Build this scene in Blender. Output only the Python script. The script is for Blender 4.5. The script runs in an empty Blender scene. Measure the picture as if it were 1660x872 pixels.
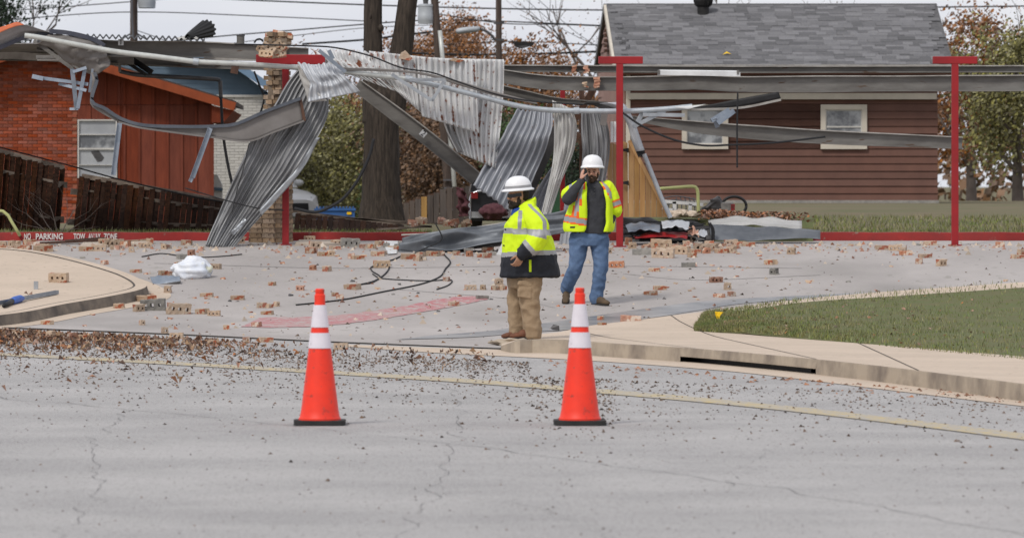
import bpy, bmesh, math, random
from mathutils import Vector, Matrix, noise
random.seed(7)
SC = bpy.context.scene
COL = SC.collection
V = Vector
R = math.radians

# ------------------------------------------------------------------ camera
F = 9000.0          # focal length in picture units (long telephoto, about 195 mm)
EYE = 1.7           # eye height above the street
HY, CX = 300.0, 600.0
PW, PH = 1660.0, 872.0
cam = bpy.data.cameras.new('camera')
cam_o = bpy.data.objects.new('camera', cam)
COL.objects.link(cam_o)
SC.camera = cam_o
cam_o.location = (0, 0, EYE)
cam_o.rotation_euler = (R(90), 0, 0)
cam.sensor_fit = 'HORIZONTAL'
cam.sensor_width = 36
cam.lens = F * 36 / PW
cam.shift_x = (PW / 2 - CX) / PW
cam.shift_y = -(PH / 2 - HY) / PW
cam.dof.use_dof = True
cam.dof.focus_distance = 61
cam.dof.aperture_fstop = 6.5
cam.clip_start = 1
cam.clip_end = 6000

# ------------------------------------------------------------------ sky, sun, exposure
SUN_EL, SUN_AZ = R(48), R(215)
wd = bpy.data.worlds.new("World")
SC.world = wd
wd.use_nodes = True
nt = wd.node_tree
bg = nt.nodes['Background']
sky = nt.nodes.new('ShaderNodeTexSky')
sky.sky_type = 'NISHITA'
sky.sun_disc = False
sky.sun_elevation = SUN_EL
sky.sun_rotation = SUN_AZ
tc = nt.nodes.new('ShaderNodeTexCoord')
mp = nt.nodes.new('ShaderNodeMapping')
mp.inputs['Scale'].default_value = (4, 4, 14)
nz = nt.nodes.new('ShaderNodeTexNoise')
nz.inputs['Scale'].default_value = 2.2
nz.inputs['Detail'].default_value = 6
cr = nt.nodes.new('ShaderNodeValToRGB')
cr.color_ramp.elements[0].position = .32
cr.color_ramp.elements[0].color = (6.7, 7.0, 7.9, 1)
cr.color_ramp.elements[1].position = .68
cr.color_ramp.elements[1].color = (8.9, 8.9, 9.3, 1)
mx = nt.nodes.new('ShaderNodeMix')
mx.data_type = 'RGBA'
mx.inputs[0].default_value = .93
L = nt.links.new
L(tc.outputs['Generated'], mp.inputs[0]); L(mp.outputs[0], nz.inputs['Vector'])
L(nz.outputs['Fac'], cr.inputs[0])
L(sky.outputs[0], mx.inputs[6]); L(cr.outputs[0], mx.inputs[7])
L(mx.outputs[2], bg.inputs[0])
bg.inputs[1].default_value = .1
sun = bpy.data.lights.new('sun', 'SUN')
sun.energy = 2.0
sun.angle = R(11)
sun.color = (1, .96, .9)
sun_o = bpy.data.objects.new('sun', sun)
COL.objects.link(sun_o)
sd = V((math.sin(SUN_AZ) * math.cos(SUN_EL), math.cos(SUN_AZ) * math.cos(SUN_EL), math.sin(SUN_EL)))
sun_o.rotation_euler = sd.to_track_quat('Z', 'Y').to_euler()
sun_o.location = (0, 40, 40)
SC.view_settings.view_transform = 'Standard'
SC.view_settings.look = 'None'
SC.view_settings.gamma = 1
SC.view_settings.exposure = 0.0

# ------------------------------------------------------------------ terrain and pixel helpers
def sstep(a, b, x):
    t = min(1, max(0, (x - a) / (b - a)))
    return t * t * (3 - 2 * t)
def lerp(a, b, t): return a + (b - a) * t
def gz(X, Y):
    if Y < 75.4:
        return .285 * sstep(59, 74, Y) + .60 * sstep(64.5, 78.5, Y) / sstep(64.5, 78.5, 75.4)
    e = .285 + .60
    if Y < 78: return e + .11 * (Y - 75.4) / 2.6
    e += .11
    g = sstep(1.4, 3.2, X)
    right = e + .40 * sstep(78, 98, Y) - .8 * sstep(125, 180, Y)
    left = e + .15 * sstep(78, 84, Y) - .5 * sstep(86, 125, Y)
    return lerp(left, right, g)
def W(x, y, Y):
    return V(((x - CX) * Y / F, Y, EYE - (y - HY) * Y / F))
def G(x, y, up=0.0):
    """first place where the sight line through (x, y) meets the terrain (raised by up)"""
    def row(m): return HY + (EYE - gz((x - CX) * m / F, m) - up) * F / m
    a = 12.0
    while row(a + .5) > y and a < 139: a += .5
    b = a + .5
    for _ in range(30):
        m = (a + b) / 2
        if row(m) > y: a = m
        else: b = m
    return V(((x - CX) * a / F, a, gz((x - CX) * a / F, a) + up))
def cat(pts, n):
    """smooth resampling of a list of vectors"""
    pts = [V(p) for p in pts]
    if len(pts) == 2:
        return [pts[0].lerp(pts[1], i / n) for i in range(n + 1)]
    d = [0]
    for a, b in zip(pts, pts[1:]): d.append(d[-1] + max(1e-6, (b - a).length))
    out = []
    k = 0
    for i in range(n + 1):
        t = d[-1] * i / n
        while k < len(pts) - 2 and t > d[k + 1]: k += 1
        u = (t - d[k]) / (d[k + 1] - d[k])
        p1, p2 = pts[k], pts[k + 1]
        p0 = pts[k - 1] if k else p1 * 2 - p2
        p3 = pts[k + 2] if k + 2 < len(pts) else p2 * 2 - p1
        m1 = (p2 - p0) / 2; m2 = (p3 - p1) / 2
        c = (p2 - p1).length
        if m1.length > c * 1.2: m1 = m1.normalized() * c
        if m2.length > c * 1.2: m2 = m2.normalized() * c
        u2, u3 = u * u, u * u * u
        out.append(p1 * (2*u3 - 3*u2 + 1) + m1 * (u3 - 2*u2 + u) + p2 * (3*u2 - 2*u3) + m2 * (u3 - u2))
    return out

# ------------------------------------------------------------------ materials
def mat(name, col, rough=.8, metal=0., col2=None, scale=6., bump=0., bscale=None, vary=0., isl=0., detail=6, ramp=(.35, .65), stretch=None, spec=.3, speck=None, coord='Object', rot=None, fine=None):
    m = bpy.data.materials.new(name)
    m.use_nodes = True
    n = m.node_tree; L = n.links.new; N = n.nodes.new
    b = n.nodes['Principled BSDF']
    b.inputs['Roughness'].default_value = rough
    b.inputs['Metallic'].default_value = metal
    b.inputs['Specular IOR Level'].default_value = spec
    c4 = (*col, 1)
    b.inputs['Base Color'].default_value = c4
    t = N('ShaderNodeTexCoord')
    vec = t.outputs['Object' if coord == 'World' else coord]
    if coord == 'World':
        vec = N('ShaderNodeNewGeometry').outputs['Position']
    if stretch or rot:
        mm = N('ShaderNodeMapping')
        if stretch: mm.inputs['Scale'].default_value = stretch
        if rot: mm.inputs['Rotation'].default_value = rot
        L(vec, mm.inputs[0]); vec = mm.outputs[0]
    out = None
    if col2:
        z = N('ShaderNodeTexNoise')
        z.inputs['Scale'].default_value = scale; z.inputs['Detail'].default_value = detail
        z.inputs['Roughness'].default_value = .62
        L(vec, z.inputs['Vector'])
        r = N('ShaderNodeValToRGB')
        r.color_ramp.elements[0].position = ramp[0]; r.color_ramp.elements[1].position = ramp[1]
        r.color_ramp.elements[0].color = c4; r.color_ramp.elements[1].color = (*col2, 1)
        L(z.outputs['Fac'], r.inputs[0]); out = r.outputs[0]
    for speck in [k for k in (speck, fine) if k]:      # (colour, scale, threshold)
        z = N('ShaderNodeTexNoise'); z.inputs['Scale'].default_value = speck[1]; z.inputs['Detail'].default_value = 3
        L(vec, z.inputs['Vector'])
        r = N('ShaderNodeValToRGB')
        r.color_ramp.elements[0].position = speck[2]; r.color_ramp.elements[1].position = min(1, speck[2] + (.06 if speck[1] > 1 else .16))
        r.color_ramp.elements[0].color = (0, 0, 0, 1); r.color_ramp.elements[1].color = (1, 1, 1, 1)
        L(z.outputs['Fac'], r.inputs[0])
        q = N('ShaderNodeMix'); q.data_type = 'RGBA'
        L(r.outputs[0], q.inputs[0])
        if out: L(out, q.inputs[6])
        else: q.inputs[6].default_value = c4
        q.inputs[7].default_value = (*speck[0], 1)
        out = q.outputs[2]
    if vary or isl:
        h = N('ShaderNodeHueSaturation')
        if vary:
            src = N('ShaderNodeObjectInfo').outputs['Random']; a = vary
        else:
            src = N('ShaderNodeNewGeometry').outputs['Random Per Island']; a = isl
        k = N('ShaderNodeMapRange'); k.inputs[3].default_value = 1 - a; k.inputs[4].default_value = 1 + a
        L(src, k.inputs[0]); L(k.outputs[0], h.inputs['Value'])
        w = N('ShaderNodeTexWhiteNoise'); w.noise_dimensions = '1D'; L(src, w.inputs['W'])
        k2 = N('ShaderNodeMapRange'); k2.inputs[3].default_value = 1 - a * .6; k2.inputs[4].default_value = 1 + a * .25
        L(w.outputs['Value'], k2.inputs[0]); L(k2.outputs[0], h.inputs['Saturation'])
        if out: L(out, h.inputs['Color'])
        else: h.inputs['Color'].default_value = c4
        out = h.outputs[0]
    if out: L(out, b.inputs['Base Color'])
    if bump:
        z = N('ShaderNodeTexNoise'); z.inputs['Scale'].default_value = bscale or scale * 4; z.inputs['Detail'].default_value = 5
        L(vec, z.inputs['Vector'])
        u = N('ShaderNodeBump'); u.inputs['Strength'].default_value = bump; u.inputs['Distance'].default_value = .02
        L(z.outputs['Fac'], u.inputs['Height']); L(u.outputs[0], b.inputs['Normal'])
    return m
M = {}
def defmats():
    M['street'] = mat('street', (.41,.395,.385), .9, col2=(.31,.30,.295), scale=.55, bump=.6, bscale=70, speck=((.17,.155,.14), 26, .60), fine=((.56,.54,.52), 75, .57), coord='World')
    M['patch'] = mat('patch', (.22,.215,.21), .9, col2=(.30,.29,.285), scale=1.4, bump=.6, bscale=70, speck=((.10,.095,.09), 40, .58), fine=((.40,.39,.38), 80, .60), coord='World')
    M['tar'] = mat('tar', (.045,.042,.04), .6, col2=(.09,.085,.08), scale=6, coord='World')
    M['lot'] = mat('lot', (.325,.298,.283), .88, col2=(.425,.392,.372), scale=.45, bump=.3, bscale=25, speck=((.30,.28,.255), 7, .64), fine=((.27,.25,.235), .38, .585), coord='World', stretch=(1,.55,1))
    M['tan'] = mat('tan', (.56,.455,.36), .9, col2=(.49,.40,.315), scale=.8, bump=.2, bscale=30, speck=((.38,.31,.24), 11, .64), coord='World')
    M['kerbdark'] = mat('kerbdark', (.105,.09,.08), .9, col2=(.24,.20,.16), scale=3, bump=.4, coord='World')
    M['kerbtan'] = mat('kerbtan', (.40,.335,.26), .9, col2=(.20,.165,.135), scale=2.2, bump=.4, coord='World', ramp=(.42,.7))
    M['joint'] = mat('joint', (.05,.045,.04), .95, col2=(.12,.10,.085), scale=5, coord='World')
    M['stain'] = mat('stain', (.24,.225,.215), .6, col2=(.33,.31,.29), scale=1.2, coord='World')
    M['wet'] = mat('wet', (.135,.135,.14), .30, col2=(.30,.285,.275), scale=1.1, coord='World', spec=.45, ramp=(.38,.62))
    M['ground'] = mat('ground', (.11,.11,.05), .95, col2=(.16,.125,.075), scale=.6, bump=.5, coord='World')
    M['redkerb'] = mat('redkerb', (.36,.032,.028), .7, col2=(.24,.03,.028), scale=3, speck=((.25,.17,.14), 9, .66), coord='World')
    M['pinkpaint'] = mat('pinkpaint', (.42,.165,.175), .85, col2=(.40,.29,.275), scale=1.8, speck=((.40,.345,.325), 14, .53), fine=((.41,.36,.34), 5, .60), coord='World', ramp=(.42,.72))
    M['yellowpaint'] = mat('yellowpaint', (.50,.39,.18), .85, col2=(.40,.36,.30), scale=4, speck=((.36,.345,.33), 16, .50), coord='World')
    M['whitepaint'] = mat('whitepaint', (.62,.58,.56), .8, col2=(.36,.06,.06), scale=14, coord='World', ramp=(.55,.68))
    M['grass'] = mat('grass', (.13,.175,.04), .8, isl=.55, col2=(.27,.22,.10), scale=2.2, coord='World', ramp=(.4,.68))
    M['soil'] = mat('soil', (.13,.115,.055), .95, col2=(.10,.125,.04), scale=4, bump=.5, coord='World')
    M['brick_red'] = mat('brick_red', (.325,.075,.030), .9, col2=(.235,.046,.02), scale=9, vary=.28, bump=.3, bscale=60)
    M['mortar_red'] = mat('mortar_red', (.34,.155,.10), .95, col2=(.26,.075,.04), scale=1.2)
    M['siding_red'] = mat('siding_red', (.195,.038,.014), .75, col2=(.14,.026,.010), scale=4, vary=.16, stretch=(4,4,.5), bump=.15)
    M['fascia_red'] = mat('fascia_red', (.30,.066,.02), .7, col2=(.22,.045,.014), scale=3, vary=.1)
    M['roof_dark'] = mat('roof_dark', (.05,.035,.03), .9, col2=(.08,.06,.05), scale=6)
    M['white_frame'] = mat('white_frame', (.62,.60,.56), .6, col2=(.5,.48,.45), scale=4)
    M['glass_grey'] = mat('glass_grey', (.12,.125,.135), .12, col2=(.36,.37,.38), scale=1.3, spec=.6, ramp=(.45,.55))
    M['glass_lite'] = mat('glass_lite', (.40,.41,.42), .2, col2=(.30,.31,.33), scale=1.6, spec=.6)
    M['fence'] = mat('fence', (.036,.015,.007), .95, col2=(.011,.005,.003), spec=.04, scale=4, vary=.4, stretch=(5,5,.6), bump=.3)
    M['fence_top'] = mat('fence_top', (.24,.19,.15), .9, col2=(.10,.075,.06), scale=6, vary=.2)
    M['blue_siding'] = mat('blue_siding', (.115,.165,.215), .7, col2=(.095,.14,.185), scale=2, vary=.06)
    M['blue_light'] = mat('blue_light', (.17,.26,.37), .6, col2=(.14,.22,.32), scale=3)
    M['white_brick'] = mat('white_brick', (.60,.58,.54), .85, col2=(.52,.50,.46), scale=6, vary=.08, bump=.2)
    M['white_mortar'] = mat('white_mortar', (.43,.41,.38), .9, col2=(.38,.36,.33), scale=6)
    M['bark'] = mat('bark', (.075,.058,.045), .95, col2=(.028,.022,.018), scale=5, stretch=(6,6,.7), bump=1., bscale=16)
    M['pole_wood'] = mat('pole_wood', (.115,.085,.07), .9, col2=(.055,.040,.034), scale=5, stretch=(8,8,.5), bump=.5)
    M['galv'] = mat('galv', (.34,.36,.385), .42, .55, col2=(.46,.48,.50), scale=5, bump=.06, bscale=25)
    M['galv_blue'] = mat('galv_blue', (.20,.235,.285), .45, .4, col2=(.30,.335,.385), scale=5, bump=.06)
    M['pipe_white'] = mat('pipe_white', (.55,.56,.53), .4, .2, col2=(.43,.44,.42), scale=9)
    M['pipe_galv'] = mat('pipe_galv', (.40,.43,.46), .38, .5, col2=(.52,.55,.57), scale=9)
    M['steel'] = mat('steel', (.125,.116,.107), .62, .2, col2=(.21,.20,.185), scale=2.2, bump=.1, stretch=(.7,1,2.5), speck=((.11,.075,.055), 5, .66))
    M['steel_dark'] = mat('steel_dark', (.06,.058,.06), .55, .3, col2=(.11,.105,.105), scale=4)
    M['steel_lip'] = mat('steel_lip', (.42,.40,.37), .6, .2, col2=(.27,.25,.23), scale=5)
    M['gutter'] = mat('gutter', (.165,.15,.14), .6, .15, col2=(.21,.195,.185), scale=3)
    M['gutter_edge'] = mat('gutter_edge', (.085,.095,.115), .5, .3, col2=(.12,.13,.15), scale=6)
    M['trough'] = mat('trough', (.105,.115,.13), .5, .35, col2=(.165,.175,.19), scale=4, bump=.1)
    M['fabric_grey'] = mat('fabric_grey', (.33,.32,.325), .6, .1, col2=(.23,.22,.225), scale=3)
    M['fabric_edge'] = mat('fabric_edge', (.05,.055,.075), .6, col2=(.08,.08,.10), scale=6)
    M['orange_stripe'] = mat('orange_stripe', (.62,.16,.06), .6, col2=(.5,.13,.06), scale=6)
    M['red_steel'] = mat('red_steel', (.33,.012,.016), .5, .0, col2=(.24,.012,.015), scale=3, bump=.08, spec=.4, speck=((.15,.035,.025), 6, .64), fine=((.10,.03,.02), 22, .68))
    M['black'] = mat('black', (.013,.013,.014), .55, col2=(.025,.024,.025), scale=8)
    M['black_metal'] = mat('black_metal', (.012,.012,.012), .6, .2, col2=(.03,.028,.027), scale=8)
    M['tube_white'] = mat('tube_white', (.74,.75,.75), .4, col2=(.6,.6,.6), scale=5)
    M['brown_siding'] = mat('brown_siding', (.148,.072,.053), .75, col2=(.123,.060,.045), scale=3, vary=.08)
    M['gable_siding'] = mat('gable_siding', (.30,.185,.155), .75, col2=(.25,.15,.125), scale=3, vary=.08)
    M['cream'] = mat('cream', (.60,.545,.46), .7, col2=(.52,.47,.40), scale=4)
    M['shingle'] = mat('shingle', (.125,.125,.135), .95, col2=(.17,.165,.165), scale=30, vary=.32, bump=.5, bscale=60)
    M['shingle_i'] = mat('shingle_i', (.125,.125,.135), .95, col2=(.17,.165,.165), scale=30, isl=.32, bump=.5, bscale=60)
    M['brick_red_i'] = mat('brick_red_i', (.325,.075,.030), .9, col2=(.235,.046,.02), scale=9, isl=.28, bump=.3, bscale=60)
    M['shingle_base'] = mat('shingle_base', (.08,.08,.085), .95, col2=(.13,.125,.125), scale=14)
    M['wood_new'] = mat('wood_new', (.46,.27,.105), .75, col2=(.36,.19,.07), scale=3, vary=.16, stretch=(6,6,.7), speck=((.2,.09,.03), 5, .70))
    M['wood_grey'] = mat('wood_grey', (.12,.095,.08), .9, col2=(.075,.06,.052), scale=4, vary=.35, stretch=(6,6,.6))
    M['wood_yellow'] = mat('wood_yellow', (.42,.245,.08), .8, col2=(.32,.18,.06), scale=4, stretch=(6,6,.6))
    M['wood_brown'] = mat('wood_brown', (.115,.06,.04), .85, col2=(.065,.036,.026), scale=4, stretch=(3,3,.7))
    M['tan_brick'] = mat('tan_brick', (.42,.29,.19), .92, col2=(.50,.40,.30), scale=14, vary=.25, bump=.5, bscale=50, speck=((.34,.10,.05), 11, .56))
    M['col_brick'] = mat('col_brick', (.25,.17,.105), .92, col2=(.33,.235,.155), scale=9, vary=.35, bump=.5, bscale=50, speck=((.14,.09,.06), 13, .60))
    M['col_mortar'] = mat('col_mortar', (.17,.13,.095), .95, col2=(.30,.245,.19), scale=9)
    M['chip_red'] = mat('chip_red', (.33,.125,.07), .92, col2=(.46,.27,.18), scale=18, vary=.3, bump=.5, bscale=50, speck=((.52,.43,.35), 10, .56))
    M['chip_pink'] = mat('chip_pink', (.40,.27,.18), .92, col2=(.50,.40,.30), scale=16, vary=.22, bump=.5, bscale=50, speck=((.34,.10,.05), 9, .55))
    M['chip_grey'] = mat('chip_grey', (.20,.19,.175), .92, col2=(.29,.27,.24), scale=12, vary=.25, bump=.5, bscale=40)
    M['cone'] = mat('cone', (.90,.045,.018), .5, col2=(.76,.04,.02), scale=5, spec=.35, speck=((.38,.045,.03), 9, .63), fine=((.55,.06,.04), 26, .64))
    M['cone_white'] = mat('cone_white', (.76,.71,.75), .35, col2=(.66,.61,.65), scale=7, spec=.5, speck=((.45,.41,.42), 14, .66))
    M['rubber'] = mat('rubber', (.02,.02,.02), .8, col2=(.04,.038,.036), scale=8)
    M['bag'] = mat('bag', (.74,.75,.77), .5, col2=(.62,.66,.74), scale=7, speck=((.70,.70,.56), 6, .62), bump=.3, bscale=14)
    M['blue_tool'] = mat('blue_tool', (.03,.12,.50), .4, col2=(.02,.09,.4), scale=9)
    M['flag'] = mat('flag', (.85,.55,.01), .7, col2=(.75,.45,.01), scale=9)
    M['car_white'] = mat('car_white', (.66,.66,.66), .25, col2=(.6,.6,.6), scale=2, spec=.5)
    M['car_black'] = mat('car_black', (.012,.012,.014), .25, col2=(.02,.02,.022), scale=3, spec=.5)
    M['chrome'] = mat('chrome', (.6,.6,.62), .2, .9)
    M['car_glass'] = mat('car_glass', (.17,.20,.23), .08, col2=(.3,.33,.36), scale=3, spec=.7)
    M['lamp_glass'] = mat('lamp_glass', (.13,.14,.15), .1, col2=(.3,.31,.32), scale=12, spec=.7)
    M['blue_bin'] = mat('blue_bin', (.035,.11,.30), .6, col2=(.03,.085,.23), scale=3)
    M['tail_red'] = mat('tail_red', (.22,.018,.018), .3, col2=(.16,.015,.015), scale=5)
    M['burgundy'] = mat('burgundy', (.07,.022,.03), .9, col2=(.11,.045,.05), scale=18)
    M['green_paint'] = mat('green_paint', (.03,.085,.04), .7, col2=(.022,.06,.03), scale=4)
    M['rail_yellow'] = mat('rail_yellow', (.47,.49,.20), .5, col2=(.38,.39,.18), scale=5)
    M['leaf_orange'] = mat('leaf_orange', (0.260,0.114,0.039), .8, isl=.6)
    M['leaf_brown'] = mat('leaf_brown', (0.169,0.098,0.055), .85, isl=.6)
    M['leaf_olive'] = mat('leaf_olive', (.22,.205,.075), .8, isl=.6)
    M['leaf_green'] = mat('leaf_green', (0.065,0.111,0.036), .8, isl=.55)
    M['leaf_dark'] = mat('leaf_dark', (.022,.038,.020), .8, isl=.55)
    M['twig'] = mat('twig', (.10,.08,.07), .9, col2=(.14,.115,.10), scale=4)
    M['dead_leaf'] = mat('dead_leaf', (.25,.115,.060), .8, isl=.7)
    M['dead_tan'] = mat('dead_tan', (.36,.24,.15), .85, isl=.5)
    M['dead_dark'] = mat('dead_dark', (.11,.06,.04), .85, isl=.6)
    M['speck'] = mat('speck', (.105,.068,.045), .9, isl=.8)
    M['transformer'] = mat('transformer', (.42,.44,.46), .5, .1, col2=(.35,.37,.39), scale=4)
    M['wire'] = mat('wire', (.02,.02,.022), .7)
    M['wire_grey'] = mat('wire_grey', (.10,.10,.11), .7)
    M['skin_a'] = mat('skin_a', (.40,.22,.14), .55, col2=(.34,.175,.11), scale=9)
    M['skin_b'] = mat('skin_b', (.58,.34,.25), .55, col2=(.52,.27,.19), scale=9)
    M['hivis'] = mat('hivis', (.66,.86,.015), .75, col2=(.58,.78,.012), scale=5, bump=.15, bscale=60)
    M['silver'] = mat('silver', (.36,.36,.37), .5, .15, col2=(.30,.30,.31), scale=12)
    M['vis_orange'] = mat('vis_orange', (.85,.16,.02), .75, col2=(.78,.13,.02), scale=12)
    M['navy'] = mat('navy', (.014,.016,.022), .8, col2=(.024,.026,.034), scale=6, bump=.2, bscale=50)
    M['khaki'] = mat('khaki', (.34,.245,.155), .85, col2=(.28,.20,.125), scale=7, bump=.25, bscale=70)
    M['denim'] = mat('denim', (.075,.125,.225), .85, col2=(.125,.19,.31), scale=6, bump=.25, bscale=80, ramp=(.4,.72))
    M['charcoal'] = mat('charcoal', (.036,.037,.043), .9, col2=(.05,.051,.058), scale=8, bump=.25, bscale=80)
    M['boot_brown'] = mat('boot_brown', (.17,.070,.038), .7, col2=(.12,.05,.03), scale=9)
    M['boot_tan'] = mat('boot_tan', (.125,.085,.05), .8, col2=(.085,.06,.038), scale=9)
    M['hat_white'] = mat('hat_white', (.80,.80,.81), .35, col2=(.76,.76,.77), scale=6, spec=.5)
    M['hair'] = mat('hair', (.014,.010,.008), .8, col2=(.03,.02,.015), scale=60, bump=.6, bscale=120)
    M['hair_b'] = mat('hair_b', (.035,.020,.013), .85, col2=(.075,.045,.03), scale=60, bump=.6, bscale=120)
    M['lens_dark'] = mat('lens_dark', (.01,.01,.012), .1, spec=.7)
    M['royal'] = mat('royal', (.02,.06,.28), .8)
defmats()

def sheet_mat(name, base, base2, rust=0., rustcol=(.20,.065,.03), metal=.35, streak=True, rough=.45, rust_lines=False):
    """corrugated metal: streaks and rust laid out in the sheet's own uv (u counts corrugations, v runs along the sheet, metres)"""
    m = bpy.data.materials.new(name); m.use_nodes = True
    n = m.node_tree; L = n.links.new; N = n.nodes.new
    b = n.nodes['Principled BSDF']
    b.inputs['Roughness'].default_value = rough; b.inputs['Metallic'].default_value = metal
    uv = N('ShaderNodeTexCoord').outputs['UV']
    mp = N('ShaderNodeMapping'); mp.inputs['Scale'].default_value = (1.1, .8, 1); L(uv, mp.inputs[0])
    z = N('ShaderNodeTexNoise'); z.inputs['Scale'].default_value = 1.4; z.inputs['Detail'].default_value = 7; z.inputs['Roughness'].default_value = .65
    L(mp.outputs[0], z.inputs['Vector'])
    r = N('ShaderNodeValToRGB'); r.color_ramp.elements[0].position = .33; r.color_ramp.elements[1].position = .68
    r.color_ramp.elements[0].color = (*base, 1); r.color_ramp.elements[1].color = (*base2, 1)
    L(z.outputs['Fac'], r.inputs[0]); out = r.outputs[0]
    if rust:
        mp2 = N('ShaderNodeMapping'); mp2.inputs['Scale'].default_value = (1.0, 10.0 if rust_lines else 3.0, 1); L(uv, mp2.inputs[0])
        z2 = N('ShaderNodeTexNoise'); z2.inputs['Scale'].default_value = 1.0; z2.inputs['Detail'].default_value = 5; z2.inputs['Roughness'].default_value = .7
        L(mp2.outputs[0], z2.inputs['Vector'])
        mp3 = N('ShaderNodeMapping'); mp3.inputs['Scale'].default_value = (.17, .5, 1); mp3.inputs['Location'].default_value = (3.1, 1.7, 0); L(uv, mp3.inputs[0])
        z3 = N('ShaderNodeTexNoise'); z3.inputs['Scale'].default_value = 1.6; z3.inputs['Detail'].default_value = 2
        L(mp3.outputs[0], z3.inputs['Vector'])
        a = N('ShaderNodeMath'); a.operation = 'MULTIPLY_ADD'; a.inputs[1].default_value = .55
        m2 = N('ShaderNodeMath'); m2.operation = 'MULTIPLY'; m2.inputs[1].default_value = 1.6; L(z2.outputs['Fac'], m2.inputs[0])
        L(z3.outputs['Fac'], a.inputs[0]); L(m2.outputs[0], a.inputs[2])
        src = a.outputs[0]
        if rust_lines:   # rust sits on the flanks of the corrugations
            sx = N('ShaderNodeSeparateXYZ'); L(uv, sx.inputs[0])
            fr = N('ShaderNodeMath'); fr.operation = 'FRACT'; L(sx.outputs[0], fr.inputs[0])
            pk = N('ShaderNodeMath'); pk.operation = 'PINGPONG'; pk.inputs[1].default_value = .5; L(fr.outputs[0], pk.inputs[0])
            ad = N('ShaderNodeMath'); ad.operation = 'MULTIPLY_ADD'; ad.inputs[1].default_value = .42; L(pk.outputs[0], ad.inputs[0]); L(src, ad.inputs[2]); src = ad.outputs[0]
        q = N('ShaderNodeValToRGB'); t = (1.50 if rust_lines else 1.46) - rust * .5
        mr = N('ShaderNodeMapRange'); mr.inputs[1].default_value = t; mr.inputs[2].default_value = t + .09; L(src, mr.inputs[0])
        q = N('ShaderNodeMix'); q.data_type = 'RGBA'; L(mr.outputs[0], q.inputs[0]); L(out, q.inputs[6]); q.inputs[7].default_value = (*rustcol, 1)
        out = q.outputs[2]
        inv = N('ShaderNodeMath'); inv.operation = 'MULTIPLY_ADD'; inv.inputs[1].default_value = -metal; inv.inputs[2].default_value = metal
        L(mr.outputs[0], inv.inputs[0]); L(inv.outputs[0], b.inputs['Metallic'])
    L(out, b.inputs['Base Color'])
    z4 = N('ShaderNodeTexNoise'); z4.inputs['Scale'].default_value = 5; L(uv, z4.inputs['Vector'])
    u = N('ShaderNodeBump'); u.inputs['Strength'].default_value = .12; u.inputs['Distance'].default_value = .02; L(z4.outputs['Fac'], u.inputs['Height']); L(u.outputs[0], b.inputs['Normal'])
    return m
M['sheet_white'] = sheet_mat('sheet_white', (.50,.50,.495), (.68,.68,.68), .29, rust_lines=True, metal=.05, rough=.5)
M['sheet_light'] = sheet_mat('sheet_light', (.38,.395,.42), (.56,.575,.60), .05, metal=.25)
M['sheet_grey'] = sheet_mat('sheet_grey', (.15,.15,.152), (.38,.382,.388), .06, metal=.35)
M['sheet_rust'] = sheet_mat('sheet_rust', (.18,.19,.21), (.40,.41,.44), .22, rustcol=(.10,.05,.035), metal=.3)
M['sheet_dark'] = sheet_mat('sheet_dark', (.012,.012,.012), (.02,.019,.019), 0, metal=.2, rough=.6)
M['sheet_pale'] = sheet_mat('sheet_pale', (.42,.41,.385), (.56,.55,.53), .12, metal=.1)

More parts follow.
